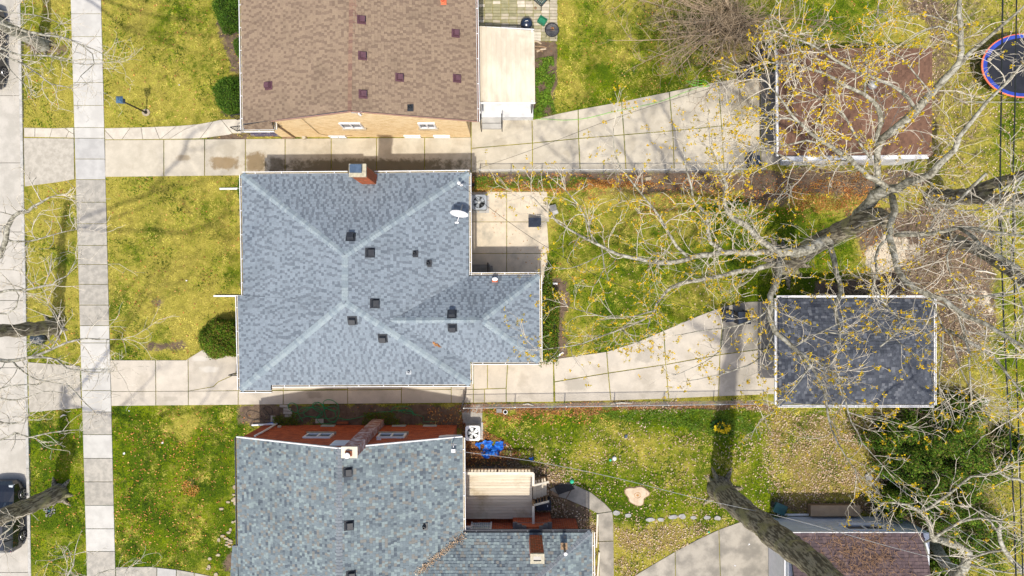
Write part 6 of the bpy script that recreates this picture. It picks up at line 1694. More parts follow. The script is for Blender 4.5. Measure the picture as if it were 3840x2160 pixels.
cable('service_wire', 'thin pale wire running from the red brick house past the leaning trunk', [(1700, 1690, 3.9), (1990, 1728, 4), (2300, 1790, 4.4), (2600, 1865, 5), (2960, 1945, 5.8), (3300, 2040, 6.4), (3560, 2110, 6.9), (3800, 2190, 7.3)], .011, mat=M['galv'])
cable('service_wire', 'thin wire crossing from the evergreen thicket to the lower right corner', [(3310, 1780, 6.5), (3480, 1910, 6.8), (3650, 2020, 7), (3840, 2160, 7.4)], .009, mat=M['galv'])
cable('service_wire', 'thin dark wire slanting over the upper driveway', [(1735, 652, 4.2), (2000, 560, 4.6), (2300, 445, 5.2), (2600, 350, 5.8), (2860, 280, 6.4), (3300, 190, 7), (3760, 60, 7.3)], .008)

# ------------------------------------------------------------------ fences
def chain_fence(label, a, b, posts, h=1.15, cell=.12, group='chain-link fences along the driveways'):
    """a, b ground px; posts: fractions along"""
    A, B = G(*a), G(*b); t = empty('chain_link_fence', (A+B)/2, label, 'fence', group)
    for f in posts:
        p = A + (B-A)*f; mb = MB(); mb.tube([p, p+Vector((0, 0, h+.03))], .028, 8); mb.build('post', M['galv'], t)
    mb = MB(); mb.tube([A+Vector((0, 0, h)), B+Vector((0, 0, h))], .021, 8); mb.build('top_rail', M['galv'], t)
    d = (B-A); L = d.length; d.normalize(); mb = MB(); n = int(L/cell)
    for i in range(n):
        p = A + d*i*cell; dz = min(h, h)
        for sg in (1, -1):
            e = p + d*sg*h
            if 0 <= (e-A).dot(d) <= L: mb.bar(p, e+Vector((0, 0, h)), .004)
    mb.build('wire_mesh', M['galv'], t, kind='stuff')
    return t
chain_fence('long chain-link fence between the upper driveway and the middle back garden', (1800, 652), (2840, 648), [i/9 for i in range(10)])
chain_fence('long chain-link fence along the south edge of the middle driveway', (1745, 1516), (2860, 1500), [i/6 for i in range(7)])
gt_ = empty('fence_gate', G(1770, 1480), 'black iron gate standing across the middle driveway beside the red brick house', 'gate')
mb = MB(); A, B = G(1748, 1470), G(1738, 1515)
mb.tube([A, A+Vector((0, 0, 1.3)), B+Vector((0, 0, 1.3)), B], .025, 6); mb.tube([A+Vector((0, 0, .2)), B+Vector((0, 0, .2))], .02, 6); mb.build('frame', M['iron'], gt_)
mb = MB()
for i in range(1, 7): q = A+(B-A)*i/7; mb.tube([q+Vector((0, 0, .2)), q+Vector((0, 0, 1.3))], .012, 5)
mb.build('bars', M['iron'], gt_, kind='stuff')
for (x, y, h) in ((1754, 1398, 1.4), (1735, 1518, 1.7)):
    mb = MB(); mb.tube([G(x, y), G(x, y, h)], .035, 8); mb.build('gate_post', M['iron'], gt_)
fr = empty('side_fence', G(1640, 672), 'low blue-grey metal fence tucked under the north eave near the grey-roofed house corner', 'fence')
mb = MB(); A, B = G(1572, 676), G(1742, 678)
mb.tube([A+Vector((0, 0, 1.2)), B+Vector((0, 0, 1.2))], .03, 6); mb.build('top_rail', M['grey_metal'], fr)
for i in range(5): q = A+(B-A)*i/4; mb = MB(); mb.tube([q, q+Vector((0, 0, 1.2))], .025, 6); mb.build('post', M['grey_metal'], fr)

# ------------------------------------------------------------------ garden and yard objects
def ac_unit(cx, cy, label, top, dark=False, z=.75, s_=.76):
    c = G(cx, cy); t = empty('air_conditioner', c, label, 'air conditioner', 'air conditioners beside the houses')
    mb = MB(); mb.box(c+Vector((.04, -.03, .03)), (s_+.14, s_+.12, .08)); mb.build('base_slab', M['walk_mid'], t)
    mb = MB()
    o_ = [(-1, -1), (1, -1), (1, 1), (-1, 1)]; h = s_/2; ch = .07
    poly = []
    for (a, b) in o_:
        if a*b > 0: poly += [(c.x+a*h, c.y+b*(h-ch)), (c.x+a*(h-ch), c.y+b*h)]
        else: poly += [(c.x+a*(h-ch), c.y+b*h), (c.x+a*h, c.y+b*(h-ch))]
    mb.prism(poly, .07, z-.04, 0)
    mb.build('casing', M['grey_metal'], t)
    # rim of the top with the round opening
    mb = MB(); n = 28; ro = h*.80
    for k in range(n):
        a0, a1 = 6.2832*k/n, 6.2832*(k+1)/n
        def sq(a):
            x, y = math.cos(a), math.sin(a); m_ = max(abs(x), abs(y)); r_ = min(h/m_, h*1.27); return (c.x+x*r_, c.y+y*r_)
        i0, i1 = (c.x+ro*math.cos(a0), c.y+ro*math.sin(a0)), (c.x+ro*math.cos(a1), c.y+ro*math.sin(a1)); o0, o1 = sq(a0), sq(a1)
        mb.quad((*i0, z), (*o0, z), (*o1, z), (*i1, z)); mb.quad((*o0, z-.06), (*o1, z-.06), (*o1, z), (*o0, z)); mb.quad((*i1, z-.06), (*i0, z-.06), (*i0, z), (*i1, z))
    mb.build('top_rim', top, t)
    mb = MB(); mb.lathe(c+Vector((0, 0, z-.035)), [(.001, 0), (ro*.98, 0)], 24); mb.build('fan_well', M['black'], t)
    for k in range(5 if not dark else 4):
        a = 6.2832*k/5+.4; d = Vector((math.cos(a), math.sin(a), 0)); s__ = Vector((-d.y, d.x, 0)); cc = c+Vector((0, 0, z-.015))
        mb = MB(); mb.quad(cc+d*.05-s__*.03, cc+d*ro*.9-s__*.05, cc+d*ro*.86+s__*.15+Vector((0, 0, .012)), cc+d*.07+s__*.06+Vector((0, 0, .008))); mb.build('fan_blade', M['galv'] if not dark else M['grey_metal'], t)
    mb = MB(); mb.lathe(c+Vector((0, 0, z-.01)), [(.08, 0), (.07, .03), (.001, .035)], 14); mb.build('hub', M['galv'], t)
    mb = MB()
    for q in (.3, .5, .7, .88): mb.tube([c+Vector((math.cos(6.2832*k/20)*ro*q, math.sin(6.2832*k/20)*ro*q, z+.012)) for k in range(21)], .0035, 3)
    for k in range(8): a = 6.2832*k/8; mb.tube([c+Vector((0, 0, z+.012)), c+Vector((math.cos(a)*ro, math.sin(a)*ro, z+.008))], .004, 3)
    mb.build('guard', M['grey_metal'], t, kind='stuff'); return t
ac_unit(1799, 765, 'blue-grey air conditioner on the rear patio of the grey-roofed house', M['grey_metal'], True)
ac_unit(1776, 1613, 'white-topped air conditioner beside the red brick house, next to the blue tarp', M['white'])
# satellite dish
ds = empty('satellite_dish', RC.at(1731, 815)[0], 'white satellite dish on the east eave of the grey-roofed house', 'satellite dish')
b0 = RC.at(1735, 770)[0]; dc = P(1722, 801, 3.95)
mb = MB(); mb.tube([b0, b0+Vector((0, 0, .25)), dc+Vector((.05, .1, -.05))], .025, 6); mb.build('mast', M['galv'], ds)
nrm = Vector((-.14, -.93, .27)).normalized(); Rd = nrm.to_track_quat('Z', 'Y').to_matrix()
mb = MB(); mb.lathe(dc, [(.001, -.05), (.2, -.04), (.36, -.015), (.43, .012), (.425, .02), (.36, -.003), (.2, -.028), (.001, -.038)], 28, R=Rd); mb.build('reflector', M['white'], ds, smooth=True)
mb = MB(); e_ = dc + nrm*.42 + Vector((-.05, -.02, -.14)); mb.tube([dc - Vector((0, .05, .18)), e_], .02, 6); mb.build('feed_arm', M['white'], ds)
mb = MB(); mb.box(e_, (.17, .07, .08)); mb.build('receiver', M['white'], ds)
m2 = RC.at(1724, 694)[0]
an = empty('service_mast', m2, 'small white electric service mast on the north-east corner of the grey-roofed house', 'mast')
mb = MB(); mb.tube([m2, m2+Vector((0, 0, .55))], .03, 8); mb.build('pipe', M['galv'], an); mb = MB(); mb.lathe(m2+Vector((0, 0, .55)), [(.07, 0), (.08, .05), (.02, .1)], 12); mb.box(m2+Vector((.12, -.08, .45)), (.12, .08, .08)); mb.build('weatherhead', M['white'], an)
# lamp post in the front garden
lp = empty('lamp_post', G(548, 422), 'black garden lamp post with a blue-grey lantern on the lawn of the tan brick house', 'lamp post')
b_ = G(548, 422); mb = MB(); mb.lathe(b_, [(.09, 0), (.08, .1), (.045, .16), (.038, 2.0), (.05, 2.05), (.03, 2.1)], 12); mb.build('post', M['black'], lp)
mb = MB(); mb.prism([(b_.x+.12*x, b_.y+.12*y) for x, y in ((-1, -1), (1, -1), (1, 1), (-1, 1))], 2.1, 2.14); mb.box(b_+Vector((0, 0, 2.27)), (.18, .18, .26), taper=1.25); ln_ = mb.build('lantern', M['paneglass'], lp)
mb = MB()
for sx_ in (-1, 1):
    for sy_ in (-1, 1): mb.bar(b_+Vector((sx_*.09, sy_*.09, 2.14)), b_+Vector((sx_*.115, sy_*.115, 2.40)), .018)
mb.build('lantern_frame', M['black'], lp)
mb = MB(); mb.box(b_+Vector((0, 0, 2.44)), (.34, .34, .10), taper=.45); mb.box(b_+Vector((0, 0, 2.51)), (.08, .08, .05)); mb.build('lantern_cap', mk('blue_cap', (.07,.14,.22), (.05,.10,.17), 5, .35), lp)
mb = MB(); mb.prism([(b_.x+.22*math.cos(a*.785), b_.y+.2*math.sin(a*.785)) for a in range(8)], 0, .03, .01); mb.build('footing', M['stone'], lp)
# trampoline
tc = P(3838, 246, .9); tr = empty('trampoline', Vector((tc.x, tc.y, 0)), 'round trampoline with a blue pad and orange edge, cut by the right side', 'trampoline')
rx_, ry_ = 158/S*.974, 121/S*.974
def ring(r0, r1, z0_, z1_, mat, name):
    mb = MB(); n = 48
    for k in range(n):
        a0, a1 = 6.2832*k/n, 6.2832*(k+1)/n
        f = lambda r, a, z: (tc.x+math.cos(a)*rx_*r, tc.y+math.sin(a)*ry_*r, z)
        mb.quad(f(r0, a0, z0_), f(r1, a0, z1_), f(r1, a1, z1_), f(r0, a1, z0_)); mb.quad(f(r1, a0, z1_), f(r1, a0, z1_-.04), f(r1, a1, z1_-.04), f(r1, a1, z1_))
    return mb.build(name, mat, tr)
ring(.86, .965, .90, .92, M['blue_pad'], 'pad'); ring(.962, 1.0, .915, .90, M['orange_rim'], 'edge_band'); ring(.02, .865, .86, .885, M['mat_black'], 'jumping_mat')
for k in range(6):
    a = 6.2832*k/6+.3; p = Vector((tc.x+math.cos(a)*rx_*.96, tc.y+math.sin(a)*ry_*.96, 0)); mb = MB(); mb.tube([p, p+Vector((0, 0, .88))], .025, 6); mb.build('leg', M['galv'], tr)
bl_ = MB(); bl_.lathe(P(3709, 222, 1.0), [(.001, -.09), (.07, -.06), (.1, 0), (.07, .07), (.001, .1)], 14); bl_.build('ball', M['stone'], None, smooth=True, label='small tan ball resting on the blue edge of the trampoline', cat='ball')
mb = MB(); mb.tube([P(3600, 382, .5), P(3840, 383, .5)], .02, 6); mb.build('metal_pole', M['galv'], None, label='thin grey pole lying on the grass below the trampoline', cat='pole')
# fire pit, crate, kettle barbecue, bench on the paver terrace
fp = empty('fire_pit', G(2068, 118), 'round black fire bowl on legs at the corner of the paver terrace', 'fire pit'); c = P(2070, 113, .42)
mb = MB(); mb.lathe(c, [(.001, -.14), (.2, -.11), (.30, -.02), (.35, .02), (.35, .035), (.30, .02), (.2, -.06), (.001, -.10)], 28); mb.build('bowl', mk('sooty_metal', (.10,.10,.105), (.05,.05,.055), 7, .6, .1), fp, smooth=True)
mb = MB(); mb.tube([c+Vector((math.cos(6.2832*k/28)*.35, math.sin(6.2832*k/28)*.35, .03)) for k in range(29)], .022, 6); mb.tube([c+Vector((-.33, 0, .04)), c+Vector((.33, .0, .04))], .01, 4); mb.tube([c+Vector((0.05, .33, .04)), c+Vector((-.03, -.33, .04))], .01, 4); mb.build('rim', M['black'], fp)
for k in range(4):
    a = .6+1.5708*k; mb = MB(); mb.tube([c+Vector((math.cos(a)*.30, math.sin(a)*.30, -.02)), Vector((c.x+math.cos(a)*.33, c.y+math.sin(a)*.33, .05)), Vector((c.x+math.cos(a)*.38, c.y+math.sin(a)*.38, .05))], .014, 5); mb.build('leg', M['black'], fp)
debris(2064, 116, 2076, 118, 26, 3, None, 'burnt orange leaves lying in the fire bowl', 'ash_leaves'); bpy.context.scene.objects[-1] if False else None
for o in list(COL.objects):
    if o.name.startswith('ash_leaves'): o.location.z = .40
cr = empty('crate', G(2032, 82), 'open green plastic crate on the paver terrace', 'crate'); c = G(2033, 83); Rz = Matrix.Rotation(-.55, 3, 'Z')
mb = MB(); mb.box(c+Vector((0, 0, .07)), (.40, .32, .03), Rz)
mb.build('bottom', M['green_plastic'], cr)
for (a, b, sx_, sy_) in ((0, .165, .42, .025), (0, -.165, .42, .025), (.20, 0, .025, .30), (-.20, 0, .025, .30)):
    mb = MB(); mb.box(c+Rz@Vector((a, b, 0))+Vector((0, 0, .17)), (sx_, sy_, .22), Rz); mb.build('side', M['green_plastic'], cr)
kb_ = empty('kettle_barbecue', G(1972, 118), 'black kettle barbecue half hidden by the cream awning', 'barbecue'); c = G(1973, 112)
mb = MB(); mb.lathe(c, [(.001, .55), (.2, .58), (.30, .75), (.31, .82)], 24); mb.build('bowl', M['black'], kb_, smooth=True)
mb = MB(); mb.lathe(c, [(.315, .82), (.30, .90), (.2, 1.0), (.001, 1.04)], 24); mb.build('lid', mk('navy_enamel', (.015,.03,.06), (.012,.02,.045), 4, .2, 0, spec=.8), kb_, smooth=True)
mb = MB(); mb.tube([c+Vector((-.08, .03, 1.03)), c+Vector((-.06, .03, 1.09)), c+Vector((.06, .05, 1.09)), c+Vector((.08, .05, 1.03))], .014, 6); mb.build('handle', M['white'], kb_)
for k in range(3): a = k*2.094; mb = MB(); mb.tube([c+Vector((math.cos(a)*.2, math.sin(a)*.2, .58)), Vector((c.x+math.cos(a)*.32, c.y+math.sin(a)*.32, .04))], .014, 5); mb.build('leg', M['galv'], kb_)
bn = empty('garden_chair', G(2022, 2), 'dark metal slatted garden chair at the top edge of the paver terrace', 'chair')
c = G(2024, 4); Rz = Matrix.Rotation(-.72, 3, 'Z'); W_ = lambda x, y, z: c + Rz@Vector((x, y, 0)) + Vector((0, 0, z))
for i in range(7):
    mb = MB(); mb.bar(W_(-.28+i*.095, -.28, .43), W_(-.28+i*.095, .26, .43), .045, .015); mb.build('seat_slat', M['teal'], bn)
mb = MB(); mb.bar(W_(-.33, -.30, .42), W_(.35, -.30, .42), .04, .03); mb.bar(W_(-.33, .28, .42), W_(.35, .28, .42), .04, .03); mb.bar(W_(-.33, -.3, .42), W_(-.33, .28, .42), .04, .03); mb.bar(W_(.35, -.3, .42), W_(.35, .28, .42), .04, .03); mb.build('seat_frame', M['iron'], bn)
for (x, y) in ((-.33, -.30), (.35, -.30), (-.33, .28), (.35, .28)): mb = MB(); mb.tube([W_(x, y, .42), W_(x*1.15, y*1.15, .04)], .02, 5); mb.build('leg', M['iron'], bn)
for y in (-.3, .28): mb = MB(); mb.tube([W_(-.33, y, .42), W_(-.33, y, .66), W_(.35, y, .66), W_(.35, y, .42)], .018, 5); mb.build('armrest', M['iron'], bn)
mb = MB()
for i in range(7): mb.bar(W_(-.34, -.26+i*.085, .45), W_(-.44, -.26+i*.085, .9), .03, .012)
mb.bar(W_(-.44, -.3, .9), W_(-.44, .28, .9), .04, .03); mb.build('backrest', M['iron'], bn, kind='stuff')
mb = MB(); mb.lathe(G(2008, 33, .04), [(.06, 0), (.07, .08), (.05, .09), (.045, .02), (.001, .02)], 12); mb.build('small_bowl', M['wood_brown'], None, label='tiny brown bowl on the pavers below the garden chair', cat='bowl')
# logs in the bed
random.seed(4)
for i, (x0_, y0_, x1_, y1_, lb) in enumerate(((2004, 155, 2030, 168, 'short pale stick, highest of the wood in the bed beside the pavers'), (2006, 186, 2035, 196, 'brown log lying against the awning side, middle of the wood pile'), (2012, 196, 2047, 186, 'pale split log, lowest of the wood in the bed'), (2006, 176, 2050, 182, 'thin brown branch lying over the wood in the bed'))):
    mb = MB(); a, b = G(x0_, y0_, .09), G(x1_, y1_, .12); mb.tube([a, (a+b)/2+Vector((0, .03, .02)), b], [.05, .055, .04], 7); mb.build('log', M['wood_brown'] if i in (1, 3) else M['stump'], None, label=lb, cat='log', group='wood lying in the bed')

# rear patio furniture
bb = empty('storage_bench', G(1810, 1008), 'grey plastic storage bench in the shaded corner of the rear patio', 'bench'); c = G(1803, 1010)
mb = MB(); mb.box(c+Vector((0, 0, .2)), (.92, .42, .36)); mb.build('box', M['grey_plastic'], bb)
mb = MB(); mb.box(c+Vector((0, .12, .40)), (.96, .24, .05)); mb.build('lid', M['grey_plastic'], bb); mb = MB(); mb.box(c+Vector((0, -.125, .40)), (.96, .235, .045)); mb.build('lid', M['grey_plastic'], bb)
mb = MB(); mb.box(c+Vector((.56, 0, .30)), (.10, .34, .46)); mb.build('end_panel', M['grey_plastic'], bb)
mb = MB(); mb.tube([G(1831, 990, .05), G(1831, 988, .75), G(1831, 1026, .75)], .03, 6); mb.build('upright', M['black'], bb)
cc_ = empty('utility_cart', G(2005, 835), 'black slatted side table on the rear patio', 'table'); c = G(2004, 838)
for i in range(7): mb = MB(); mb.box(c+Vector((0, -.21+i*.07, .55)), (.66, .055, .025)); mb.build('slat', M['navy_plastic'], cc_)
mb = MB(); mb.box(c+Vector((0, 0, .52)), (.62, .44, .03)); mb.build('tray', M['black'], cc_)
for sx_ in (-.28, .28):
    for sy_ in (-.19, .19): mb = MB(); mb.box(c+Vector((sx_, sy_, .27)), (.04, .04, .5)); mb.build('leg', M['black'], cc_)
mb = MB(); mb.box(G(2072, 781, .12), (.42, .32, .24), Matrix.Rotation(.25, 3, 'Z'), taper=.9); mb.build('stone_block', M['grey_plastic'], None, label='grey square block standing on the lawn edge beside the patio', cat='block')
mb = MB(); mb.box(G(2080, 794, .05), (.3, .3, .1), Matrix.Rotation(.4, 3, 'Z')); mb.build('paving_slab', M['walk_mid'], None, label='flat grey slab leaning beside the square block at the patio edge', cat='slab')
mb = MB(); mb.box(G(1762, 695, .15), (.5, .12, .3)); mb.build('rubber_mat', M['rubber'], None, label='black rolled mat against the house corner north of the air conditioner', cat='mat')
def downpipe(px0, py0, px1, py1, label, z=.10, w=.09):
    mb = MB(); a, b = G(px0, py0, z), G(px1, py1, z-.04); mb.bar(a, b, w, .07); mb.build('splash_pipe', M['white'], None, label=label, cat='downpipe', group='white downpipe extensions')
downpipe(980, 1110, 805, 1110, 'long white downpipe extension on the front lawn of the grey-roofed house', 2.9, .08)
for o in list(COL.objects):
    if o.name == 'splash_pipe': bpy.data.objects.remove(o, do_unlink=True)
downpipe(985, 1110, 804, 1110, 'longest white downpipe extension, on the front lawn at the roof step', .12, .08)
downpipe(985, 708, 826, 709, 'white downpipe extension by the north-west corner of the grey-roofed house')
downpipe(2020, 1062, 2090, 1064, 'white downpipe extension poking out of the hedge'); downpipe(2070, 1346, 2112, 1322, 'slanted white downpipe extension at the hedge end beside the driveway')
downpipe(2888, 1928, 2828, 1926, 'short white pipe beside the green lawn cart'); downpipe(2912, 1928, 3030, 1928, 'white pipe lying along the white-sided garage')

# yard objects of the red brick house
random.seed(9)
def crumple(name, px, py, rx, ry, h, mat, label, cat, n=22, holes=.0, seed=3):
    random.seed(seed); mb = MB(); c = G(px, py); g = {}
    for i in range(n+1):
        for j in range(n+1):
            u, v = i/n*2-1, j/n*2-1
            z = .04 + h*abs(mnoise.noise(Vector((u*2.6+seed, v*2.6, 0))))*1.6 + .3*h*abs(mnoise.noise(Vector((u*7, v*7, seed))))
            g[i, j] = len(mb.v); mb.v.append((c.x+u*rx/S+.05*mnoise.noise(Vector((v*4, seed, 0))), c.y+v*ry/S+.05*mnoise.noise(Vector((u*4, 1, seed))), z))
    for i in range(n):
        for j in range(n):
            u, v = (i+.5)/n*2-1, (j+.5)/n*2-1; a = math.atan2(v, u)
            if math.hypot(u, v) > .78 + .42*mnoise.noise(Vector((math.cos(a)*1.7+seed, math.sin(a)*1.7, 2))): continue
            if mnoise.noise(Vector((u*3+seed, v*3, 9))) > .42-holes: continue
            mb.f.append((g[i, j], g[i+1, j], g[i+1, j+1], g[i, j+1])); mb.m.append(0)
    return mb.build(name, mat, None, label=label, cat=cat)
crumple('tarpaulin', 1840, 1678, 62, 42, .22, M['tarp'], 'crumpled bright blue tarpaulin on the dead leaves beside the deck', 'tarpaulin', 26, .12)
mb = MB(); mb.prism([tuple(G(x, y)[:2]) for x, y in ((2077, 1822), (2136, 1808), (2156, 1832), (2092, 1854))], .06, .085, .005); mb.build('rubber_mat', M['rubber'], None, label='black rubber mat at the start of the curved garden path', cat='mat')
mb = MB(); mb.prism([tuple(G(x, y)[:2]) for x, y in ((2070, 1838), (2096, 1856), (2090, 1863), (2066, 1850))], .05, .09, .005); mb.build('board', M['wood_brown'], None, label='brown board under the black mat at the garden path', cat='board')
def ball(px, py, r, mat, label, cat='ball'):
    mb = MB(); mb.lathe(G(px, py, r), [(.001, -r), (r*.7, -r*.7), (r, 0), (r*.7, r*.7), (.001, r)], 16); mb.build('ball', mat, None, smooth=True, label=label, cat=cat)
ball(2144, 1803, .12, M['mint'], 'mint-green ball at the tip of the curved garden path')
ball(2288, 1724, .07, M['mint'], 'small mint-green ball beside the upturned white bowl on the lawn')
mb = MB(); mb.lathe(G(2303, 1718, .03), [(.12, 0), (.10, .12), (.05, .15), (.001, .15)], 18); mb.build('bowl', M['white_dirty'], None, label='upturned white bowl on the lower right lawn', cat='bowl')
crumple('litter_scrap', 2347, 1636, 7, 10, .1, M['paneglass'], 'blue and white wrapper on the lower right lawn', 'litter', 6, .0, 5)
crumple('litter_scrap', 1993, 1720, 10, 7, .1, M['tarp'], 'small blue scrap beside the deck corner', 'litter', 6, .0, 6)
crumple('litter_scrap', 1010+12, 1440+640, 0.1, 0.1, .01, M['white'], 'x', 'litter', 6) if False else None
for x, y, s__, lb in ((701, 1052, 6, 'white scrap in the middle of the grey-roofed house front lawn'), (674, 320, 5, 'white scrap on the lawn of the tan brick house'), (467, 1700, 9, 'pale pink scrap on the lower left lawn near the sidewalk'), (610, 1659, 8, 'grey scrap on the lower left lawn'), (486, 1540, 5, 'pale scrap just below the middle driveway, lower left lawn'), (2243, 1831, 4, 'tiny pale scrap beside the curved path'), (2755, 2120, 7, 'pale blue scrap on the lower right driveway'), (2808, 2040, 7, 'torn white scrap on the lower right driveway'), (2658, 1995, 6, 'mint scrap at the edge of the lower right driveway')):
    crumple('litter_scrap', x, y, s__*.6, s__*.5, .04, M['white'] if 'mint' not in lb else M['mint'], lb, 'litter', 6, 0, int(x) % 17)
# bin under the steps
def wheelie(cx, cy, w, d, h, mat, label, rot=0, lidmat=None):
    c = G(cx, cy); t = empty('rubbish_bin', c, label, 'bin', 'rubbish bins'); Rz = Matrix.Rotation(rot, 3, 'Z')
    mb = MB(); mb.box(c+Vector((0, 0, h*.47)), (w*.86, d*.86, h*.9), Rz, taper=1.14); mb.build('body', mat, t)
    mb = MB(); mb.box(c+Vector((0, 0, h*.96)), (w*1.06, d*1.08, .07), Rz, taper=.93); mb.build('lid', lidmat or mat, t)
    mb = MB(); a = c+Rz@Vector((-w*.4, d*.56, 0)); b = c+Rz@Vector((w*.4, d*.56, 0)); mb.tube([a+Vector((0, 0, h*.92)), b+Vector((0, 0, h*.92))], .025, 6); mb.build('handle', M['black'], t)
    for sg in (-1, 1):
        p = c+Rz@Vector((sg*w*.42, d*.42, .12)); mb = MB(); mb.lathe(p-Rz@Vector((.03, 0, 0)), [(.001, 0), (.12, 0), (.12, .06), (.001, .06)], 12, R=Rz@Matrix.Rotation(math.pi/2, 3, 'Y')); mb.build('wheel', M['rubber'], t)
    mb = MB(); mb.box(c+Rz@Vector((w*.28, -.02, 0))+Vector((0, 0, h*.96+.04)), (.03, .10, .008), Rz); mb.build('sticker', M['white'], t)
    return t
wheelie(2036, 1882, .75, .50, .6, M['navy_plastic'], 'dark navy bin tucked beside the deck steps')
wheelie(2768, 1189, .62, .62, 1.0, M['navy_plastic'], 'dark navy bin on the middle driveway in front of the charcoal garage', .05)
wheelie(2716, 1183, .42, .55, .9, M['navy_plastic'], 'narrow black bin left of the navy bin by the charcoal garage', .1)
wheelie(2785, 292, .6, .7, 1.05, M['black'], 'black bin on the driveway corner of the rust-brown garage', .3)
wheelie(2826, 232, .6, .65, 1.05, M['black'], 'black bin beside the north-west corner of the rust-brown garage', .1)
wheelie(2812, 617, .5, .5, .9, M['navy_plastic'], 'dark bin below the rust-brown garage door', .2)
# black bag and mulch ring on the verge
bg_ = MB(); c = G(151, 1268)
for i in range(9):
    a = i/8; bg_.lathe if False else None
bg_.lathe(c, [(.36, 0), (.42, .1), (.40, .24), (.28, .36), (.1, .40), (.001, .38)], 16, sx=1.0, sy=.82); bg_.build('bin_bag', mk('black_plastic_bag', (.012,.02,.026), (.03,.045,.06), 7, .25, .9, 12, .05, .1, spec=.7), None, smooth=True, label='shiny black bag on the verge under the street tree trunk', cat='bag')
mb = MB()
for i in range(40):
    a = random.uniform(0, 6.28); r_ = random.uniform(0, .30)**1; x, y = math.cos(a)*r_, math.sin(a)*r_; mb.box(G(186, 1918, .03)+Vector((x, y, 0)), (random.uniform(.05, .1), random.uniform(.04, .08), .06), Matrix.Rotation(random.uniform(0, 3), 3, 'Z'))
mb.build('gravel_patch', M['grey_plastic'], None, kind='stuff', label='small round gravel patch on the verge below the leaning trunk', cat='gravel')
mb = MB(); mb.lathe(G(188, 1914, .05), [(.001, .05), (.06, .05), (.07, .03), (.07, 0)], 12); mb.build('valve_cover', M['teal'], None, label='small teal valve cover in the round gravel patch', cat='cover')
# stump
sp = empty('tree_stump', G(2388, 1856), 'pale freshly cut tree stump on the lower right lawn', 'stump')
mb = MB(); n = 30; c = G(2388, 1856); random.seed(2); rr_ = [.52+.09*math.sin(3*6.28*k/n)+.05*math.sin(5*6.28*k/n+1)+random.uniform(-.02, .02) for k in range(n)]
pl = [(c.x+math.cos(6.2832*k/n)*rr_[k]*1.05, c.y+math.sin(6.2832*k/n)*rr_[k]*.9) for k in range(n)]
mb.prism(offset(pl, .05), -.05, .05, .03); mb.build('bark', M['wood_brown'], sp); mb = MB(); mb.prism(pl, .0, .075, .006); mb.build('cut_face', M['stump'], sp)
mb = MB(); mb.tube([c+Vector((math.cos(6.2832*k/16)*.17+.03, math.sin(6.2832*k/16)*.14, .08)) for k in range(17)], .012, 4); mb.prism([(c.x+.03+.08*math.cos(k), c.y+.06*math.sin(k)) for k in (0, 1.2, 2.4, 3.6, 4.9)], .07, .083); mb.build('heart', mk('orange_wood', (.50,.27,.10), (.38,.2,.08), 8, .9), sp, kind='stuff')
# stepping stones
def irregular(px, py, rx, ry, z, mat, label=None, cat=None, name='stepping_stone', group=None, seed=0, th=.06, parent=None):
    random.seed(seed); n = 9
    pl = [tuple(G(px+math.cos(6.2832*k/n+.3)*rx*random.uniform(.8, 1.15), py+math.sin(6.2832*k/n+.3)*ry*random.uniform(.8, 1.15))[:2]) for k in range(n)]
    mb = MB(); mb.prism(pl, z-th, z, .01); return mb.build(name, mat, parent, label=label, cat=cat, group=group)
for i, (x, y, a, b, lb) in enumerate(((2311, 1923, 13, 10, 'pale stepping stone touching the curved path, first of the row'), (2355, 1932, 14, 8, 'second stepping stone from the curved path, half under leaves'), (2437, 1948, 17, 8, 'third stepping stone from the curved path, covered with leaves'), (2478, 1948, 14, 8, 'fourth stepping stone from the curved path, covered with leaves'),
     (2524, 1938, 18, 9, 'fifth stepping stone from the curved path, pale and clear'), (2558, 1935, 14, 10, 'sixth stepping stone from the curved path, squarish'), (2600, 1940, 13, 7, 'seventh stepping stone from the curved path, partly under grass'), (2650, 1940, 15, 8, 'second last stepping stone before the lower right driveway'), (2691, 1942, 14, 9, 'last stepping stone before the lower right driveway'))):
    irregular(x, y, a, b, .055, M['stone_pale'], lb, 'stepping stone', group='stepping stones across the lower right lawn', seed=i)
# loose stones by the west wall of the red brick house
ls = [(881, 1826, 7, 9), (878, 1854, 6, 4), (882, 1868, 9, 5), (876, 1876, 10, 5), (857, 1882, 9, 5), (882, 1886, 6, 9), (831, 1907, 9, 5), (874, 1957, 6, 5), (886, 1954, 7, 5), (866, 1985, 6, 7), (859, 1996, 9, 5), (836, 2009, 8, 6), (850, 2018, 9, 5), (822, 2023, 6, 8), (862, 2024, 9, 3), (868, 2028, 8, 3), (854, 2032, 8, 3), (866, 2036, 9, 4), (852, 2042, 8, 4), (863, 2049, 7, 4), (820, 2080, 9, 5), (788, 2094, 8, 6), (785, 2125, 7, 9), (781, 2132, 9, 4), (812, 2153, 8, 7), (916, 1550-52, 7, 5), (2048-1120, 1546, 8, 7)]
for i, (x, y, a, b) in enumerate(ls[:25]):
    o = irregular(x, y, a, b, .07, M['stone'], None, 'stone', name='loose_stone', group='tan stones scattered by the west eave of the red brick house', seed=i+40)
    w_ = 'the clipped edge of the lawn level with the upper wall' if False else None
    o['label'] = ('tan flat stone of the upper scatter under the west eave of the red brick house' if y < 1930 else 'tan flat stone of the small middle pair under the west eave' if y < 1970 else 'tan flat stone of the dense heap where the west eave steps out' if y < 2060 else 'tan flat stone of the lower scatter above the curved front path')
    o['group'] = o['label'].replace('stone', 'stones', 1)
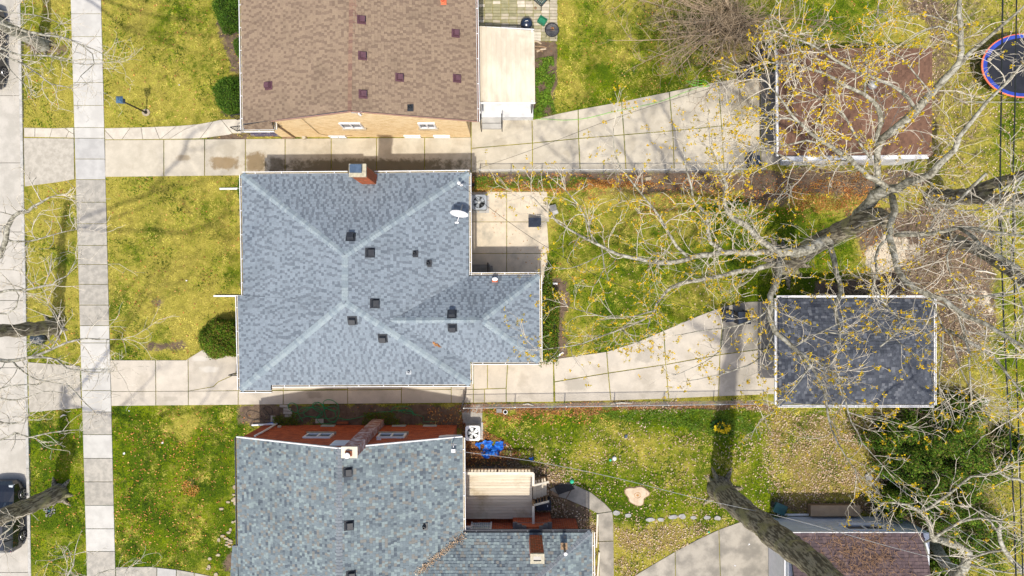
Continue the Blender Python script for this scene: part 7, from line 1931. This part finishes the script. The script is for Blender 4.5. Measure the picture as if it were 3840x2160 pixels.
# paving bits in the bed beside the hose
for i, (x, y, a, b, lb) in enumerate(((1066, 1522, 16, 5, 'top grey paver of the column beside the green hose'), (1078, 1535, 14, 5, 'second grey paver down beside the green hose'), (1080, 1547, 16, 5, 'third grey paver down beside the green hose'), (1082, 1559, 13, 5, 'lowest grey paver of the column beside the green hose'), (1199, 1578, 15, 8, 'square grey paver under the right end of the green hose'), (1024, 1570, 8, 12, 'upright grey paver by the white downspout'))):
    mb = MB(); mb.box(G(x, y, .03), (2*a/S, 2*b/S, .06), Matrix.Rotation(random.uniform(-.05, .05), 3, 'Z')); mb.build('paver', M['walk_old'], None, label=lb, cat='paver', group='loose pavers in the bed')
mb = MB(); mb.box(G(1286, 1585, .05), (.6, .12, .1)); mb.build('terracotta_edging', M['brick_or'], None, label='scalloped terracotta edging piece at the foot of the red brick wall', cat='edging')
# hoses
def coil(pts, r, mat, name, label, cat='hose', z=.05):
    w = smooth_path([(G(a, b, z+(i % 3)*.015), r) for i, (a, b) in enumerate(pts)], .12, .004); mb = MB(); mb.tube([p for p, _ in w], r, 6); return mb.build(name, mat, None, smooth=True, label=label, cat=cat)
random.seed(31)
hp = [(1137, 1580), (1125, 1560), (1118, 1545), (1128, 1533), (1150, 1526), (1180, 1528), (1205, 1540), (1212, 1553), (1195, 1562), (1165, 1563), (1142, 1555), (1140, 1540), (1155, 1530), (1190, 1524), (1215, 1530), (1240, 1535), (1258, 1545), (1262, 1560), (1240, 1570), (1205, 1566), (1160, 1560), (1138, 1565), (1110, 1575), (1102, 1570), (1112, 1552), (1118, 1530), (1108, 1513), (1090, 1511), (1080, 1520), (1085, 1532), (1105, 1545), (1135, 1548), (1165, 1530), (1185, 1512), (1205, 1512), (1220, 1530), (1205, 1548), (1190, 1540), (1172, 1525), (1175, 1512), (1195, 1507), (1212, 1520), (1218, 1540), (1222, 1560), (1240, 1580), (1262, 1575), (1272, 1550), (1270, 1520), (1250, 1502), (1228, 1498), (1213, 1508), (1215, 1522), (1235, 1535), (1262, 1540), (1268, 1530), (1255, 1522), (1230, 1525), (1210, 1545), (1190, 1565), (1200, 1585), (1230, 1588), (1258, 1582), (1268, 1566), (1300, 1573), (1340, 1566), (1380, 1555), (1420, 1545), (1460, 1543), (1480, 1538), (1520, 1540), (1548, 1545), (1560, 1560)]
coil(hp, .017, M['hose'], 'garden_hose', 'green garden hose tangled in the bed north of the red brick wall')
coil([(1490, 1575), (1478, 1558), (1468, 1542), (1475, 1528), (1500, 1522), (1530, 1525), (1548, 1540), (1550, 1560), (1545, 1542), (1520, 1535), (1495, 1545), (1500, 1538), (1515, 1532), (1505, 1545), (1560, 1553), (1590, 1565), (1588, 1580), (1640, 1579)], .013, M['hose'], 'garden_hose', 'smaller coil of green hose right of the red chimney')
coil([(975, 1548), (940, 1538), (925, 1550), (932, 1568), (960, 1572), (985, 1565), (975, 1545), (1000, 1525), (1020, 1530), (1022, 1550), (1000, 1555), (988, 1540), (990, 1530), (1015, 1570), (950, 1575), (945, 1600), (970, 1612)], .010, M['rubber'], 'black_cable_coil', 'thin black cable coiled on the grass by the white downspout')
mb = MB(); mb.bar(G(988, 1590, .1), G(1026, 1584, .1), .05, .04); mb.bar(G(990, 1594, .1), G(1022, 1588, .12), .04, .03); mb.build('blue_tool', M['tarp'], None, label='small blue tool beside the white downspout', cat='tool')
coil([(1995, 445), (2050, 448), (2120, 452), (2200, 444), (2300, 420), (2400, 400), (2480, 380), (2560, 350), (2620, 330), (2660, 322), (2600, 310), (2570, 305), (2600, 318), (2640, 312), (2655, 325), (2620, 325), (2580, 312), (2610, 303), (2650, 310), (2635, 325), (2595, 322)], .012, M['hose_bright'], 'green_cord', 'bright green cord stretched along the upper driveway edge into a tangle', 'cord', .06)
# lower garden bits
wb = empty('timber_planter', G(3120, 1912), 'long tan plywood box against the white-sided garage', 'box'); c = G(3118, 1905)
mb = MB(); mb.box(c+Vector((0, 0, .22)), (2.5, .5, .4)); mb.build('box', M['wood_brown'], wb); mb = MB(); mb.box(c+Vector((0, 0, .44)), (2.55, .56, .03)); mb.build('top_board', mk('plywood', (.42,.31,.20), (.36,.26,.17), 3, .85, .2, 30, .004, .1), wb)
irregular(3257, 1787, 17, 15, .09, M['grey_plastic'], 'dark square slab on the leaves beside the evergreen thicket', 'slab', name='paving_slab', seed=3)
crumple('plastic_bag', 3290, 1920, 26, 16, .2, M['white_dirty'], 'crumpled pale plastic bag against the white-sided garage', 'bag', 12, .05, 8)
crumple('plastic_bag', 3690, 1508, 18, 14, .2, M['white_dirty'], 'pale plastic bag on the grass east of the charcoal garage', 'bag', 10, .05, 12)
crumple('plastic_sheet', 3480, 1530, 28, 9, .12, M['stone_pale'], 'grey sheet lying at the south-east corner of the charcoal garage', 'sheet', 10, .0, 13)
lc = empty('lawn_cart', G(2914, 1897), 'dark green wheeled lawn cart at the white-sided garage corner', 'cart'); c = G(2912, 1897)
mb = MB(); mb.box(c+Vector((0, 0, .35)), (.5, .42, .34), Matrix.Rotation(-.4, 3, 'Z'), taper=1.25); mb.build('tub', M['teal'], lc)
for dx_, dy_ in ((-.28, .14), (.36, -.18)): mb = MB(); mb.lathe(c+Vector((dx_, dy_, .16)), [(.001, -.04), (.15, -.04), (.15, .04), (.001, .04)], 14, R=Matrix.Rotation(math.pi/2, 3, 'Y')); mb.build('wheel', M['rubber'], lc)
mb = MB(); mb.tube([c+Vector((-.2, .2, .45)), c+Vector((-.45, .38, .8)), c+Vector((-.35, .5, .8))], .02, 6); mb.build('handle', M['black'], lc)
fl = shrub('flower_clump', 2700, 1598, 26, 20, .45, 700, .10, [(.04, .12, .03), (.06, .15, .03)], 'clump of dark leaves with bright yellow flowers in the ground ivy', 'flowers', clipped=False, rough_=.2)
a_ = RNG.uniform(0, 6.28, 160); b_r = RNG.uniform(.35, 1.15, 160); c3 = np.stack([(2700+np.cos(a_)*27*b_r-1920)/S, -(1598+np.sin(a_)*18*b_r-1080)/S, RNG.uniform(.3, .5, 160)], 1)
fast_mesh('blooms', quads_at(c3, .10, .8, .8, .1), 160, MT_LEAF, fl, np.repeat(rnd_cols(160, [(.8, .6, .02), (.75, .55, .02)], .1), 4, 0), 4, kind='stuff')
mb = MB(); mb.bar(G(2240, 1926, .08), G(2235, 2050, .08), .08, .12); mb.bar(G(2246, 2068, .08), G(2240, 2160, .08), .08, .12); mb.build('edging_board', M['wood_pale'], None, label='pale timber edging along the curved path beside the red brick wing', cat='edging')
for (x0_, y0_, x1_, y1_, lb) in ((2290, 1515, 2370, 1512, 'long pale branch on the leaves below the middle driveway'), (1960, 1516, 2000, 1520, 'short pale branch at the west end of the fence line'), (229, 1563, 252, 1556, 'pale stick on the verge below the middle apron'), (3735, 1277, 3780, 1290, 'orange-brown stick between the cables, east of the charcoal garage'), (3650, 1015, 3735, 1030, 'split orange branch on the brown leaf patch')):
    mb = MB(); a, b = G(x0_, y0_, .06), G(x1_, y1_, .07); m_ = (a+b)/2+Vector((0, .06, .02)); mb.tube([a, m_, b], [.03, .045, .02], 6); mb.build('fallen_branch', M['wood_pale'], None, smooth=True, label=lb, cat='branch', group='fallen branches')
mb = MB(); mb.lathe(G(1895, 1544, .05), [(.08, .03), (.08, 0), (.12, .01), (.12, .05), (.085, .06), (.078, .03)], 20); mb.build('ring', M['white_dirty'], None, label='small pale ring on the leaves beside the driveway strip', cat='ring')
mb = MB(); mb.box(G(1872, 1538, .1), (.28, .2, .2)); mb.build('stone_block', M['grey_plastic'], None, label='small grey block beside the pale ring', cat='block')
mb = MB(); mb.box(G(1990+440, 671, .06), (.3, .16, .12), Matrix.Rotation(.2, 3, 'Z')); mb.build('stone_block', M['stone'], None, label='pale stone in the leaf strip north of the middle lawn', cat='stone')
roots(MAPLE, 2940, 984, .62, 8, 3, 1.0)
for tt, x, y, r0, n_, sd_ in ((bpy.data.objects['leaning_tree.002'], 2702, 1836, .55, 7, 5), ):
    class _T: root = tt
    roots(_T, x, y, r0, n_, sd_, .7)
for nm, x, y, r0 in (('street_tree', 206, 1224, .38), ('street_tree.002', 221, 1850, .45), ('street_tree.001', 163, 169, .34)):
    class _T: root = bpy.data.objects[nm]
    roots(_T, x, y, r0, 6, int(x), .5)
ORL = [(.62,.26,.05), (.50,.18,.04), (.70,.36,.08), (.38,.15,.05), (.60,.42,.12)]
def leaf_drift(poly, n, label, pal=ORL):
    o = weeds('leaf_drift', poly, n, .095, pal, label, 'leaves', .07)
    return o
leaf_drift([(1790, 676), (2300, 674), (2480, 690), (2300, 706), (2080, 716), (1900, 714), (1790, 712)], 3800, 'bright orange leaves drifted along the strip north of the rear patio')
leaf_drift([(1730, 1516), (2860, 1503), (2860, 1522), (2300, 1540), (2180, 1566), (2040, 1550), (1960, 1575), (1820, 1548), (1730, 1545)], 5200, 'orange-brown leaves drifted along the fence south of the middle driveway', [(.50,.22,.07), (.38,.15,.06), (.55,.33,.15), (.30,.13,.06)])
leaf_drift([(1725, 1560), (1760, 1600), (1880, 1640), (1985, 1725), (1735, 1732)], 2600, 'red-brown leaves drifted between the blue tarpaulin and the deck', [(.46,.18,.06), (.32,.11,.05), (.50,.28,.13), (.24,.09,.05)])
leaf_drift([(2960, 700), (3240, 640), (3260, 760), (3080, 800), (2980, 790)], 2200, 'orange leaves scattered under the great tree north of its trunk')
leaf_drift([(698, 1800), (735, 1805), (752, 1840), (730, 1865), (690, 1850), (680, 1820)], 320, 'small heap of orange leaves in the middle of the lower left lawn')
# the leaning tree keeps its crown above the picture's corner
t = Tree('x', G(0, 0), 'x', M['bark_dark'], M['bark_twig'])
bpy.data.objects.remove(t.root, do_unlink=True); t.root = bpy.data.objects['leaning_tree.002']
random.seed(17)
for pp in ([(3325, 2365, 14.8, .30), (3450, 2500, 17, .22), (3520, 2650, 19, .14), (3480, 2760, 21, .06)], [(3325, 2365, 14.8, .24), (3520, 2420, 17, .18), (3800, 2460, 19.5, .11), (4050, 2520, 21.5, .05)],
           [(3325, 2365, 14.8, .2), (3350, 2560, 17, .14), (3200, 2700, 19, .09), (3000, 2850, 20.5, .04)]):
    t.path(pp, False, .8, 1.8, 0)
t.limb.build('limbs', M['bark_grey'], t.root, smooth=True, kind='stuff'); t.tw.build('twigs', M['bark_twig'], t.root, kind='stuff')
# south gable end of the red brick house
mb = MB(); y_ = G(0, 2300).y; a, b = G(990, 0), G(1713, 0); zr_ = lambda X: 5.0-.385*abs(X-gr2)-.17
mb.v = [(a.x, y_, 2.85), (b.x, y_, 2.85), (b.x, y_, zr_(b.x)), (gr2, y_, zr_(gr2)), (a.x, y_, zr_(a.x))]; mb.v += [(x, y+.2, z) for x, y, z in mb.v]
mb.f = [(0,1,2,3,4), (9,8,7,6,5), (0,5,6,1), (1,6,7,2), (2,7,8,3), (3,8,9,4), (4,9,5,0)]; mb.m = [0]*7; mb.build('gable', M['brick_red'], hr)
